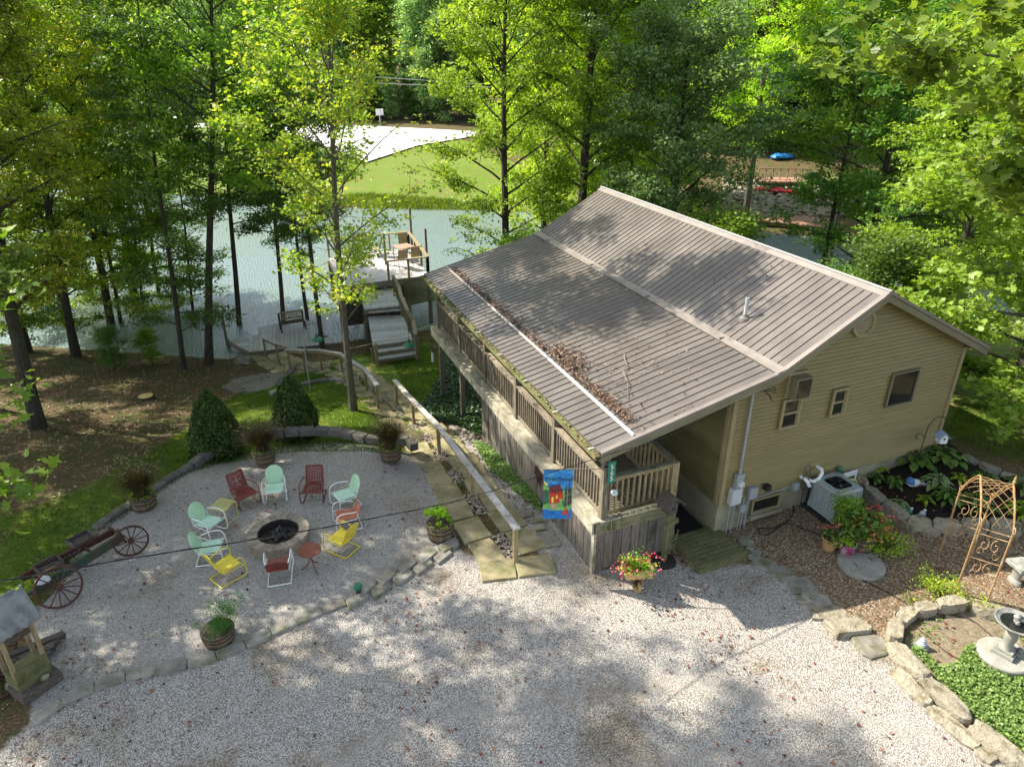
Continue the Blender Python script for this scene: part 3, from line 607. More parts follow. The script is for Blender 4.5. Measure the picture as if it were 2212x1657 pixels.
for ya, yb, ms_ in ((YR0+.08, 13.75, 'whitemetal'), (13.80, 17.6, 'stripgrey'), (17.62, YR1-.1, 'roofcap')):
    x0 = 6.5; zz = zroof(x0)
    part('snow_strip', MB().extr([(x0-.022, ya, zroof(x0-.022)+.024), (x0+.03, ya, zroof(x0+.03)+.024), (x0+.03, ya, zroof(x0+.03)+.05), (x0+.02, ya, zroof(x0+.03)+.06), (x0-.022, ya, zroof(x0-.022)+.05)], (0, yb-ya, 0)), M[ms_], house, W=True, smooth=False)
# vent pipe
vp = atY(*c('4', 1610*800/1894/1, 0), 1) if False else None
d = ray(1608, 690); t = 0
for t in np.linspace(10, 24, 800):
    p = O+d*t/np.linalg.norm(d)
    if KINK[0] < p[0] < RIDGE[0] and p[2] < zroof(p[0]): break
vx, vy = p[0], p[1]
part('vent_pipe', MB().lathe([(.04, -.1), (.04, .50), (.03, .50), (.03, .3)], 12, (vx, vy, zroof(vx))), M['lightgrey'], house, W=True)
part('vent_boot', MB().lathe([(.14, -.05), (.12, .03), (.06, .07), (.05, .11)], 14, (vx, vy, zroof(vx))), M['roofcap'], house, W=True)
# gable vent: an octagonal louvre
gvx, gvz, gr_ = 12.02, 4.66, .31
def octo(r, y): return [(gvx+r*cos(pi/8+k*pi/4), y, gvz+r*sin(pi/8+k*pi/4)) for k in range(8)]
vent = part('gable_vent', MB().extr(octo(gr_-.03, YW-.012), (0, .02, 0)), M['soffit'], house, W=True, smooth=False)
fr = MB(); A_ = octo(gr_, YW-.06); B_ = octo(gr_-.055, YW-.06)
for k in range(8):
    q = [A_[k], A_[(k+1) % 8], B_[(k+1) % 8], B_[k]]; fr.extr(q, (0, .06, 0))
part('vent_frame', fr, M['trim'], vent, W=True, smooth=False)
for k in range(7):
    z = gvz-.22+k*.073; hw = math.sqrt(max(0, (gr_-.04)**2-(z-gvz)**2))*.97
    part('louvre', MB().extr([(gvx-hw, YW-.05, z-.018), (gvx-hw, YW-.016, z+.026), (gvx-hw, YW-.016, z+.034), (gvx-hw, YW-.05, z-.010)], (2*hw, 0, 0)), M['trim'], vent, W=True, smooth=False)
# windows
def window(x0, x1, z0, z1, fr_=.055, mid=True, dark=False, y=None, lab=None):
    y = YW-.036 if y is None else y
    fm = MB(); fw = fr_
    fm.box(((x0+x1)/2, y-.012, z1-fw/2), (x1-x0, .05, fw)); fm.box(((x0+x1)/2, y-.016, z0+fw/2), (x1-x0+.02, .06, fw))
    fm.box((x0+fw/2, y-.012, (z0+z1)/2), (fw, .048, z1-z0-2*fw)); fm.box((x1-fw/2, y-.012, (z0+z1)/2), (fw, .048, z1-z0-2*fw))
    wn_ = part('window', fm, M['trim'] if not dark else M['soffit'], house, W=True, smooth=False, label=lab)
    ix0, ix1, iz0, iz1 = x0+fw, x1-fw, z0+fw, z1-fw
    if mid:
        zm = (iz0+iz1)/2
        part('pane', MB().box(((ix0+ix1)/2, y+.012, (zm+iz1)/2+.015), (ix1-ix0, .01, iz1-zm-.03)), M['glass'], wn_, W=True)
        part('pane', MB().box(((ix0+ix1)/2, y+.004, (zm+iz0)/2-.015), (ix1-ix0, .01, zm-iz0-.03)), M['glass'], wn_, W=True)
        part('sash_rail', MB().box(((ix0+ix1)/2, y-.004, zm), (ix1-ix0, .036, .045)), M['trim'], wn_, W=True)
        for s_ in (ix0+.016, ix1-.016): part('sash_stile', MB().box((s_, y, (iz0+iz1)/2), (.03, .028, iz1-iz0)), M['trim'], wn_, W=True)
    else: part('pane', MB().box(((ix0+ix1)/2, y+.008, (iz0+iz1)/2), (ix1-ix0, .01, iz1-iz0)), M['glass'], wn_, W=True)
    return wn_
window(10.20, 10.72, 2.50, 3.22); window(11.58, 12.02, 2.52, 3.20)
window(13.28, 14.12, 2.42, 3.28, .03, False, True)
ub = part('window', MB().box((10.47, YW-.03, 3.55), (.50, .06, .58)), M['trim'], house, W=True, label='small upper opening filled by a dark box')
part('air_box', MB().box((10.47, YW-.16, 3.53), (.40, .22, .48)), M['soffit'], ub, W=True); part('pane', MB().box((10.47, YW-.275, 3.53), (.34, .01, .42)), M['glass'], ub, W=True)
bw = window(9.86, 10.66, .40, .78, .035, False, y=YW-.03); 
part('window_well', MB().box((10.26, YW-.08, .33), (.9, .10, .08)), M['concrete'], house, W=True)
# roof debris
def leaves(P, Nrm, size, tint, shape='quad', asp=.62, fold=.25, name='leaves', mt=None, rs=None):
    """mesh of many separate leaf blades at points P with normals Nrm"""
    n = len(P); r_ = rs or np.random.default_rng(1)
    t = r_.normal(size=(n, 3)); t -= Nrm*(t*Nrm).sum(1, keepdims=True); t /= np.linalg.norm(t, axis=1, keepdims=True)+1e-9
    s_ = np.cross(Nrm, t); sz = (size if hasattr(size, '__len__') else np.full(n, size))[:, None]
    if shape == 'quad':
        pts = [(-.5, 0, 0), (0, -.5*asp, fold*.3), (.5, 0, 0), (0, .5*asp, fold*.3)]; faces = [(0, 1, 2), (0, 2, 3)]
    elif shape == 'maple':
        pts = [(-.5, 0, 0), (-.28, -.34, .06), (-.02, -.24, 0), (.12, -.5, .10), (.2, -.14, 0), (.55, 0, -.08), (.2, .14, 0), (.12, .5, .10), (-.02, .24, 0), (-.28, .34, .06)]
        faces = [(0, 1, 2), (2, 3, 4), (4, 5, 6), (6, 7, 8), (8, 9, 0), (0, 2, 4), (0, 4, 6), (0, 6, 8)]
    else: # blade
        pts = [(0, -.5*asp, 0), (0, .5*asp, 0), (1, 0, .15)]; faces = [(0, 1, 2)]
        if shape == 'blade': pass
    k = len(pts)
    vs = np.zeros((n, k, 3))
    for i_, (a, b__, c_) in enumerate(pts): vs[:, i_] = P+sz*(a*t+b__*s_+c_*Nrm)
    fs = (np.arange(n)[:, None, None]*k+np.array(faces)[None]).reshape(-1, 3)
    me = bpy.data.meshes.new(name); me.vertices.add(n*k); me.vertices.foreach_set('co', vs.ravel().astype(np.float32))
    me.loops.add(fs.size); me.loops.foreach_set('vertex_index', fs.ravel().astype(np.int32))
    me.polygons.add(len(fs)); me.polygons.foreach_set('loop_start', np.arange(0, fs.size, 3, dtype=np.int32)); me.polygons.foreach_set('loop_total', np.full(len(fs), 3, np.int32))
    a = me.attributes.new('tint', 'FLOAT', 'POINT'); a.data.foreach_set('value', np.repeat(np.clip(tint, 0, 1), k).astype(np.float32))
    me.update(); me.validate()
    if mt: me.materials.append(mt)
    return me
def tilt(n, spread, r_, base=(0, 0, 1)):
    v = np.array(base)+r_.normal(size=(n, 3))*spread; return v/np.linalg.norm(v, axis=1, keepdims=True)
r_ = np.random.default_rng(21)
n = 2600; y = np.concatenate([r_.uniform(10.3, 21.5, 1500), r_.normal(13.3, .45, 700), r_.normal(11.2, .5, 400)]); y = np.clip(y, YR0+.1, YR1-.2)
x = 6.58+np.abs(r_.normal(0, .09, n))+.22*np.abs(r_.normal(0, 1, n))*((y > 12.6) & (y < 14.2)) + .12*r_.random(n)*(y < 12)
P = np.stack([x, y, [zroof(a)+.03 for a in x]], 1); P[:, 2] += r_.uniform(0, .05, n)
x2 = np.concatenate([r_.uniform(6.1, 12, 160), 6.7+np.abs(r_.normal(0, .9, 260))]); y2 = np.concatenate([r_.uniform(YR0+.2, YR1-.3, 160), np.clip(r_.normal(13.2, 1.6, 260), YR0+.2, YR1-.3)]); P = np.vstack([P, np.stack([x2, y2, [zroof(a)+.035 for a in x2]], 1)])
n = len(P); tag(inst('roof_leaf_litter', leaves(P, tilt(n, .6, r_), r_.uniform(.04, .085, n), r_.random(n), mt=M['leaf_roof'], name='roof_litter')),
    'dead leaves piled up behind the white strip on the cabin roof', 'leaf litter', kind='stuff')
def twig(x0, y0, x1, y1, seed, r=.012, k=4):
    q = random.Random(seed); tb = MB(); pts = []
    for i in range(8):
        t = i/7; xx = x0+(x1-x0)*t+q.uniform(-.05, .05); yy = y0+(y1-y0)*t+q.uniform(-.05, .05); pts.append((xx, yy, zroof(xx)+.04+.05*sin(t*pi)))
    tb.tube(pts, [r*(1-.6*i/7) for i in range(8)], 5)
    for j in range(k):
        i = q.randrange(2, 7); a = q.uniform(0, 2*pi); L = q.uniform(.15, .45); p = pts[i]
        pp = [p]+[(p[0]+L*s_*cos(a)+q.uniform(-.02, .02), p[1]+L*s_*sin(a)+q.uniform(-.02, .02), zroof(p[0]+L*s_*cos(a))+.04+.04*s_) for s_ in (.4, .7, 1)]
        tb.tube(pp, [r*.5, r*.4, r*.3, r*.2], 4)
    return tb
def roofpt(px, py):
    d = ray(px, py); nl = np.linalg.norm(d)
    for t in np.linspace(8, 30, 1500):
        p = O+d*t/nl
        if EAVE[0] < p[0] < REAVE[0] and p[2] < zroof(p[0]): return p
    return p
for i, (a, b_, lab) in enumerate(((c('4', 1495, 690), c('4', 1500, 1015), 'long forked dead branch lying across the lower roof'), (c('4', 895, 505), c('4', 1120, 570), 'thin bent twig on the roof above the leaf pile'),
                                 (c('4', 1160, 905), c('4', 1380, 915), 'straight twig on the roof left of the long forked branch'), (c('4', 1500, 750), c('4', 1700, 800), 'twig leaning off the top of the forked branch'), (c('4', 945, 770), c('4', 1110, 730), 'twiggy spray sticking out of the leaf pile'))):
    p, q = roofpt(*a), roofpt(*b_)
    solo('fallen_branch', twig(p[0], p[1], q[0], q[1], i+3, .014 if i in (0,) else .008, 9 if i == 0 else 4), M['twig'], lab, 'branch', 'twigs fallen on the roof', loc=tuple(p))
# ---- services on the gable wall
ym = YW-.10
svc = thing('electric_meter', 'round glass electric meter on the wall above the white box', 'meter', (9.34, YW, 1.42))
part('meter_base', MB().box((9.34, YW-.07, 1.45), (.20, .10, .34)), M['grey'], svc, W=True)
part('meter_glass', MB().lathe([(.085, 0), (.085, .06), (.06, .09), (0, .10)], 16, (9.34, YW-.12, 1.40), M=np.array([[1, 0, 0], [0, 0, -1], [0, 1, 0]])), M['lightgrey'], svc, W=True)
part('service_mast', MB().tube([(9.34, YW-.07, 1.6), (9.34, YW-.07, 3.55), (9.32, YW-.09, 3.66)], .028, 8), M['grey'], svc, W=True)
part('weatherhead', MB().blob((9.30, YW-.12, 3.68), (.05, .07, .06)), M['grey'], svc, W=True)
bx = thing('breaker_box', 'tall white electrical cabinet directly below the round meter', 'electrical box', (9.29, YW, 1.1)); part('cabinet', MB().box((9.30, YW-.075, 1.06), (.27, .13, .40)), M['lightgrey'], bx, W=True); part('cabinet_door', MB().box((9.30, YW-.147, 1.05), (.24, .012, .35)), M['lightgrey'], bx, W=True)
for k, dx_ in enumerate((-.09, .03)): part('conduit', MB().tube([(9.30+dx_, YW-.08, .86), (9.30+dx_, YW-.08, -.02)], .012, 6), M['grey'], bx, W=True)
b2 = thing('utility_box', 'grey upright utility box between the white cabinet and the basement window', 'electrical box', (9.76, YW, .95)); part('cabinet', MB().box((9.78, YW-.07, 1.02), (.22, .11, .30)), M['grey'], b2, W=True)
part('conduit', MB().tube([(9.70, YW-.08, .88), (9.70, YW-.08, .02)], .014, 6), M['grey'], b2, W=True)
b3 = thing('junction_box', 'little grey junction box with bent conduits low beside the white cabinet', 'electrical box', (9.58, YW, .6)); part('cabinet', MB().box((9.57, YW-.06, .66), (.14, .09, .20)), M['grey'], b3, W=True)
part('conduit', MB().tube([(9.46, YW-.06, .98), (9.56, YW-.06, .98), (9.58, YW-.06, .92), (9.58, YW-.06, .76)], .013, 6), M['grey'], b3, W=True)
for dx_ in (-.04, .04): part('conduit', MB().tube([(9.57+dx_, YW-.06, .57), (9.57+dx_, YW-.06, .02)], .011, 6), M['grey'], b3, W=True)
b4 = thing('flood_light', 'small black floodlight box on a bracket over the basement window', 'wall lamp', (10.15, YW, 1.0)); part('lamp_box', MB().box((10.15, YW-.10, 1.08), (.13, .13, .13)), M['black'], b4, W=True); part('bracket', MB().box((10.2, YW-.02, 1.06), (.2, .02, .2)), M['trim'], b4, W=True)
b5 = thing('outlet_box', 'square grey outlet box on the foundation beside the air conditioner', 'electrical box', (11.0, YW, .85)); part('cabinet', MB().box((11.02, YW-.06, .86), (.15, .10, .18)), M['grey'], b5, W=True)
part('conduit', MB().tube([(9.9, YW-.03, .80), (10.5, YW-.03, .84), (10.9, YW-.03, .86)], .012, 6), M['grey'], b5, W=True)
pv = thing('vent_pipe', 'pair of bent white plastic exhaust pipes coming out of the siding', 'pipe', (11.3, YW, 1.1))
pp = atY(*c('D', 650, 722), YW-.12)
part('pipe', MB().tube([(11.62, YW, 1.22), (11.62, YW-.14, 1.22), (11.60, YW-.20, 1.16), (11.50, YW-.22, 1.03), (11.42, YW-.2, .98), (11.36, YW-.15, .98), (11.36, YW, .98)], .042, 10), M['pvc'], pv, W=True)
part('pipe', MB().tube([(11.18, YW, 1.05), (11.20, YW-.12, 1.05), (11.24, YW-.17, 1.0), (11.30, YW-.2, .88)], .042, 10), M['pvc'], pv, W=True)
part('drain_hose', MB().tube([(11.30, YW-.2, .90), (11.36, YW-.18, .75), (11.38, YW-.15, .55), (11.40, YW-.12, .42)], .03, 8), M['black'], pv, W=True)
fc_ = thing('garden_faucet', 'green hose bib cover hanging on the wall right of the white pipes', 'faucet', (12.25, YW, 1.0)); part('cover', MB().blob((12.28, YW-.08, 1.02), (.08, .06, .10)), M['enamelgreen'], fc_, W=True); part('pipe', MB().tube([(12.28, YW-.05, .95), (12.27, YW-.05, .6)], .012, 6), M['iron'], fc_, W=True)
# overhead cables
def cat_curve(a, b, sag, n=26): return [np.array(a)*(1-t)+np.array(b)*t+np.array([0, 0, -sag*4*t*(1-t)]) for t in np.linspace(0, 1, n)]
A0 = np.array([9.30, YW-.16, 3.64]); endp = atD(-60, 1262, 9.0)
mid_ = atD(1150, 1030, 12.2)
cb = MB(); pts = []
path_ = [A0, atD(1460, 935, 12.2), atD(1310, 983, 11.2), atD(1170, 1027, 10.4), atD(985, 1082, 9.5), atD(800, 1120, 8.8), atD(600, 1157, 8.2), atD(300, 1203, 7.4), atD(0, 1255, 6.7), atD(-150, 1285, 6.3)]
def smoothp(ps, k=5):
    out = []; ps = [np.array(p) for p in ps]
    for i in range(len(ps)-1):
        p0, p1, p2, p3 = ps[max(i-1, 0)], ps[i], ps[i+1], ps[min(i+2, len(ps)-1)]
        for t in np.linspace(0, 1, k, endpoint=False): out.append(.5*((2*p1)+(-p0+p2)*t+(2*p0-5*p1+4*p2-p3)*t*t+(-p0+3*p1-3*p2+p3)*t**3))
    return out+[ps[-1]]
pts = smoothp(path_, 6)
cable = thing('power_cable', 'twisted black overhead cable from the cabin mast to the left edge', 'cable', tuple(A0))
part('strand', MB().tube(pts, .0065, 5), M['black'], cable, W=True)
tw = []
for i, p in enumerate(smoothp(pts, 4)):
    a = i*.55; tw.append(p+np.array([0, 0, 1])*.010*cos(a)+RT*.010*sin(a))
part('strand', MB().tube(tw, .005, 4), M['black'], cable, W=True); part('strand', MB().tube([p+np.array([0, 0, -.009])-RT*.009 for p in pts], .004, 4), M['grey'], cable, W=True)
dp = MB()
for k, (dx_, dz_) in enumerate(((.34, .10), (.36, -.02), (.38, .03), (.30, -.12), (.33, -.2))):
    dp.tube([A0, A0+np.array([.1, -.12, .05]), A0+np.array([dx_*.7, -.16, dz_*.6+.05]), A0+np.array([dx_, -.14, dz_])], .007, 4); dp.blob(A0+np.array([dx_, -.14, dz_]), .016)
part('drip_loop', dp, M['black'], cable, W=True)
# ------------------------------------------------------------ the porch deck
rnd = random.Random(4)
DZ = 1.26; PX = 6.10
PY = [10.14, 12.42, 14.68, 16.94, 19.22, 21.5]
porch = thing('porch_deck', 'weathered timber porch on posts along the cabin side, board skirt below', 'porch', (PX, 10.14, 0))
for i, y in enumerate(PY):
    zb = gz(PX, y)-.15; zt = zroof(PX)-.22
    part('post', MB().box((PX, y, (zb+zt)/2), (.14, .14, zt-zb)), M['wood'], porch, W=True, smooth=False)
part('header_beam', MB().box((PX, (PY[0]+PY[-1])/2, zroof(PX)-.14), (.09, 11.5, .16)), M['wood_y'], porch, W=True)
for y in np.arange(10.3, 21.8, .61):
    part('rafter', MB().extr([(PX-.1, y, zroof(PX-.1)-.055), (XL, y, zroof(XL)-.055), (XL, y, zroof(XL)-.17), (PX-.1, y, zroof(PX-.1)-.17)], (0, .045, 0)), M['wood'], porch, W=True, smooth=False)
# deck boards run across
bm_ = MB().box((0, 0, 0), (1.68, .132, .03)).mesh('deck_board', M['wood_x']); bm2 = MB().box((0, 0, 0), (2.86, .132, .03)).mesh('deck_board', M['wood_x'])
y = 10.20
while y < 21.7:
    if y < 13.0: inst('deck_board', bm_, porch, np.array([PX-.0+.84, y, DZ-.015])-wloc(porch))
    else: inst('deck_board', bm2, porch, np.array([PX+1.41, y, DZ-.015])-wloc(porch))
    y += .143
part('ledge', MB().box((PX-.145, 15.86, DZ-.005), (.27, 11.66, .04)), M['ledge'], porch, W=True)
part('rim_beam', MB().box((PX-.25, 15.86, DZ-.155), (.05, 11.62, .25)), M['ledge'], porch, W=True)  # paler than the front rim; the sun on this side is in the colour
part('rim_beam', MB().box((6.86, 10.03, DZ-.155), (1.92, .05, .25)), M['beam'], porch, W=True)
part('ledge', MB().box((6.90, 10.075, DZ-.008), (1.82, .14, .035)), M['ledge'], porch, W=True)
part('joist', MB().box((7.78, 11.6, DZ-.17), (.05, 3.0, .24)), M['wood_y'], porch, W=True)
# skirt of upright boards
y = 10.10; k = 0
while y < 16.75:
    zt, zb = DZ-.285, min(gz(PX-.26, y+.09), 0)-.06
    part('skirt_board', MB().box((PX-.205+rnd.uniform(-.006, .006), y+.093, (zt+zb)/2), (.022, .170+rnd.uniform(-.006, .004), zt-zb)), M['skirt'], porch, W=True, smooth=False); y += .186
x = 5.93
while x < 7.75:
    zt, zb = DZ-.285, -.05
    part('skirt_board', MB().box((x+.105, 10.07+rnd.uniform(-.006, .006), (zt+zb)/2), (.190+rnd.uniform(-.004, .004), .022, zt-zb)), M['skirt'], porch, W=True, smooth=False); x += .209
part('corner_board', MB().box((5.885, 10.055, .46), (.06, .11, 1.06)), M['ledge'], porch, W=True)
part('corner_board', MB().box((7.80, 10.075, .46), (.09, .06, 1.06)), M['wood'], porch, W=True)
# railings
bal = MB().box((0, 0, 0), (.036, .036, .80)).mesh('baluster', M['wood'])
def railing(a, b, n, cap=.14, capmat='wood_y', balm=None, mt='wood_y'):
    a = np.array(a, float); b = np.array(b, float)
    r0 = part('railing', MB().beam(a+[0, 0, .955], b+[0, 0, .955], cap, .038), M[capmat], porch, W=True)
    part('top_rail', MB().beam(a+[0, 0, .885], b+[0, 0, .885], .038, .09), M[mt], r0, W=True)
    part('bottom_rail', MB().beam(a+[0, 0, .10], b+[0, 0, .10], .038, .085), M[mt], r0, W=True)
    for i in range(n):
        p = a+(b-a)*((i+.5)/n); inst('baluster', balm or bal, r0, p+np.array([0, 0, .485])-wloc(r0))
    return r0
for i in range(5): railing((PX, PY[i]+.07, DZ), (PX, PY[i+1]-.07, DZ), 17)
balf = MB().box((0, 0, 0), (.04, .04, .80)).mesh('baluster', M['rail'])
railing((PX+.08, 10.14, DZ), (7.66, 10.14, DZ), 11, .15, 'beam', balf, 'rail')
part('post', MB().box((7.74, 10.13, DZ+.38), (.16, .10, 1.14)), M['rail'], porch, W=True)
railing((7.74, 10.22, DZ), (7.74, 12.9, DZ), 17, .14, 'beam', balf, 'rail')
# steps up between railing and wall
steps = thing('porch_steps', 'timber steps climbing from the black mat up between porch and wall', 'steps', (8.35, 11.2, 0))
for k in range(6):
    y0 = 11.35+k*.29; z1 = .21*(k+1)
    part('riser', MB().box((8.36, y0, z1-.12), (1.1, .03, .17)), M['wood_x'], steps, W=True); part('tread', MB().box((8.36, y0+.13, z1-.02), (1.12, .30, .04)), M['wood_x'], steps, W=True)
solo('door_mat', MB().box((8.36, 10.83, .035), (1.1, .98, .03)), M['black'], 'black rubber mat at the foot of the porch steps', 'mat')
solo('entry_slab', MB().box((8.36, 10.75, .01), (1.14, 1.3, .02)), M['concrete'], 'low concrete pad beneath the black mat', 'slab')
# green ramp platform
ramp_ = thing('ramp_platform', 'mossy green boarded platform in front of the porch steps', 'ramp', (8.7, 9.6, 0))
q = [at(*c('E', 1110, 1118), .13), at(*c('E', 1400, 1033), .13), at(*c('E', 1645, 1225), .13), at(*c('E', 1300, 1345), .13)]
nb = 9
for k in range(nb):
    t0, t1 = (k+.07)/nb, (k+.93)/nb
    a, b_ = q[0]+(q[3]-q[0])*t0, q[1]+(q[2]-q[1])*t0; c_, d_ = q[1]+(q[2]-q[1])*t1, q[0]+(q[3]-q[0])*t1
    part('board', MB().prism([a, b_, c_, d_], .10+rnd.uniform(-.003, .003), .135, .004), M['mossdeck'], ramp_, W=True, smooth=False)
for a, b_ in ((q[0], q[3]), (q[3], q[2]), (q[2], q[1])):
    part('edge_board', MB().beam([a[0], a[1], .05], [b_[0], b_[1], .05], .035, .10), M['mossdeck'], ramp_, W=True)
# swing
sw = thing('porch_swing', 'slatted honey coloured swing hanging on the porch', 'swing', (7.0, 12.2, 1.6))
sy = 12.15
for k in range(8): part('back_slat', MB().box((6.98, sy+.30+k*.013, 1.80+k*.055), (1.15, .018, .042)), M['swing'], sw, W=True)
for k in range(7): part('seat_slat', MB().box((6.98, sy-.22+k*.075, 1.70), (1.15, .06, .02)), M['swing'], sw, W=True)
for x in (6.5, 6.98, 7.46): part('brace', MB().beam((x, sy+.27, 1.68), (x, sy+.41, 2.26), .04, .03), M['swing'], sw, W=True); 
for x in (6.4, 7.56):
    part('armrest', MB().beam((x, sy-.25, 1.93), (x, sy+.33, 1.93), .06, .03), M['swing'], sw, W=True); part('arm_post', MB().box((x, sy-.22, 1.81), (.04, .04, .22)), M['swing'], sw, W=True)
    part('chain', MB().tube([(x, sy-.1, 1.95), (x, sy+.1, zroof(x)-.2)], .008, 5), M['grey'], sw, W=True)
# things stored on the porch
rk = thing('rocking_chair', 'dark rocking chair behind the porch railing, second bay from the lake end', 'chair', (6.9, 18.0, DZ))
for x, y in ((6.65, 17.8), (7.15, 17.8), (6.65, 18.3), (7.15, 18.3)): part('leg', MB().tube([(x, y, DZ+.05), (x, y, DZ+(.6 if y < 18 else 1.15))], .02, 6), M['iron'], rk, W=True)
part('seat', MB().box((6.9, 18.05, DZ+.44), (.52, .5, .04)), M['oldwood'], rk, W=True)
for k in range(5): part('back_slat', MB().box((6.7+k*.1, 18.3, DZ+.8), (.05, .02, .6)), M['oldwood'], rk, W=True)
for x in (6.65, 7.15): part('rocker', MB().tube([(x, 17.6, DZ+.08), (x, 17.85, DZ+.02), (x, 18.2, DZ+.02), (x, 18.6, DZ+.1)], .018, 6), M['iron'], rk, W=True)
gtb = thing('porch_grill', 'silver grill box standing behind the porch railing', 'grill', (6.75, 15.6, DZ))
part('body', MB().box((6.75, 15.6, DZ+.80), (.5, .8, .28)), M['grey'], gtb, W=True); part('lid', MB().extr([(6.5, 15.22, DZ+.95), (6.5, 15.22, DZ+1.1), (6.6, 15.22, DZ+1.18), (6.9, 15.22, DZ+1.18), (7.0, 15.22, DZ+1.1), (7.0, 15.22, DZ+.95)], (0, .76, 0)), M['iron'], gtb, W=True)
for x, y in ((6.55, 15.3), (6.95, 15.3), (6.55, 15.9), (6.95, 15.9)): part('leg', MB().box((x, y, DZ+.33), (.04, .04, .66)), M['grey'], gtb, W=True)
tb_ = thing('porch_table', 'small slatted wooden table behind the railing nearest the flag', 'table', (6.75, 13.4, DZ))
for k in range(6): part('slat', MB().box((6.75, 13.1+k*.11, DZ+.62), (.6, .09, .025)), M['swing'], tb_, W=True)
for x, y in ((6.5, 13.1), (7.0, 13.1), (6.5, 13.65), (7.0, 13.65)): part('leg', MB().box((x, y, DZ+.3), (.045, .045, .6)), M['swing'], tb_, W=True)
for y, r in ((14.0, .16), (14.35, .12)):
    hp = thing('hanging_plant', 'dead trailing plant in a pot hanging under the porch eave, %s' % ('larger one' if r > .13 else 'smaller one'), 'plant', (6.3, y, 2.2), group='pots hanging under the porch eave')
    part('pot', MB().lathe([(r*.6, 1.98), (r, 2.15), (r, 2.18)], 10, (6.32, y, 0)), M['darkrust'], hp, W=True); part('hanger', MB().tube([(6.32, y, 2.18), (6.32, y, zroof(6.32)-.12)], .005, 4), M['iron'], hp, W=True)
    rs = np.random.default_rng(int(r*100)); n = 220; P = np.array([6.32, y, 2.15])+rs.normal(size=(n, 3))*[r*.9, r*.9, .12]; o = inst('foliage', leaves(P, tilt(n, 1, rs), .06, rs.random(n)*.9, mt=M['leaf_fallen'], name='hanging_leaves')); o.parent = hp; o.location = -np.array(hp.location)
# signs
sg = thing('house_number_sign', 'green sign with white numbers 565 on the porch corner post', 'sign', (PX, 10.04, 2.4))
part('plate', MB().box((PX+.075, 10.03, 2.40), (.17, .012, .50)), M['signgreen'], sg, W=True)
def text(s, size, m, parent, loc, rot, name='lettering', ext=.003, align='CENTER'):
    cu = bpy.data.curves.new(name, 'FONT'); cu.body = s; cu.size = size; cu.extrude = ext; cu.align_x = align; cu.align_y = 'CENTER'; cu.materials.append(m); cu.resolution_u = 3
    tmp = bpy.data.objects.new(name, cu); me = bpy.data.meshes.new_from_object(tmp); bpy.data.objects.remove(tmp)
    o = bpy.data.objects.new(name, me); C.objects.link(o); o.parent = parent; o.location = [float(a) for a in np.array(loc)-wloc(parent)]; o.rotation_euler = rot; return o
for k, ch in enumerate('565'): text(ch, .155, M['whiteletter'], sg, (PX+.075, 10.018, 2.53-k*.135), (R(90), 0, 0))
ps = thing('porch_sign', 'long cream board lettered Come Sit On My Porch below the front railing', 'sign', (6.95, 10.0, 1.2))
M['letterm'] = M['lettering']
a, b_ = atY(*c('E', 765, 965), 9.99), atY(*c('E', 1008, 900), 9.99); zc = (a[2]+b_[2])/2
part('board', MB().box(((a[0]+b_[0])/2, 9.992, zc), (b_[0]-a[0], .02, .15)), M['signpaper'], ps, W=True)
part('board_edge', MB().box(((a[0]+b_[0])/2, 9.996, zc), (b_[0]-a[0]+.02, .02, .17)), M['wood'], ps, W=True)
text('Come Sit On My Porch', .112, M['lettering'], ps, ((a[0]+b_[0])/2, 9.98, zc), (R(90), 0, 0))
part('flood_lamp', MB().lathe([(.02, 0), (.06, .04), (.07, .12), (.055, .125), (0, .11)], 12, (PX+.10, 9.98, 1.98), M=np.array([[1, 0, .0], [0, .6, -.7], [0, .7, .2]])), M['lightgrey'], porch, W=True)
part('wire', MB().tube(smoothp([(PX, 10.04, 2.0), (PX-.03, 10.0, 1.7), (PX+.05, 9.98, 1.4), (PX+.0, 9.98, 1.1), (PX+.08, 9.98, 1.0), (PX+.14, 9.99, 1.08), (PX+.1, 10.0, 1.5), (PX+.06, 10.02, 1.95)]), .006, 4), M['ledge'], porch, W=True)
# rusty sun ornament on the skirt
so = thing('sun_ornament', 'rusty metal sun face hanging on the board skirt left of the flag', 'ornament', (PX-.25, 12.3, .5))
sc_ = atX(*c('4', 895, 1490), PX-.24); cy, cz = sc_[1], sc_[2]
part('face', MB().lathe([(.15, 0), (.14, .03), (.08, .055), (0, .065)], 18, (PX-.235, cy, cz), M=np.array([[0, 0, -1], [0, 1, 0], [1, 0, 0]]), sx=1.3), M['darkrust'], so, W=True)
for k in range(16):
    a = 2*pi*k/16; r0, r1 = .17, .34 if k % 2 else .28; ry = []
    for t in np.linspace(0, 1, 7):
        rr = r0+(r1-r0)*t; aa = a+.16*sin(t*2*pi); ry.append((PX-.24, cy+rr*cos(aa)*.82, cz+rr*sin(aa)*1.3))
    part('ray', MB().tube(ry, [.02, .02, .018, .015, .012, .009, .004], 5), M['darkrust'], so, W=True)
part('swirl', MB().tube([(PX-.30, cy+.10*t*cos(t*9), cz+.12*t*sin(t*9)) for t in np.linspace(.1, 1, 24)], .008, 4), M['darkrust'], so, W=True)
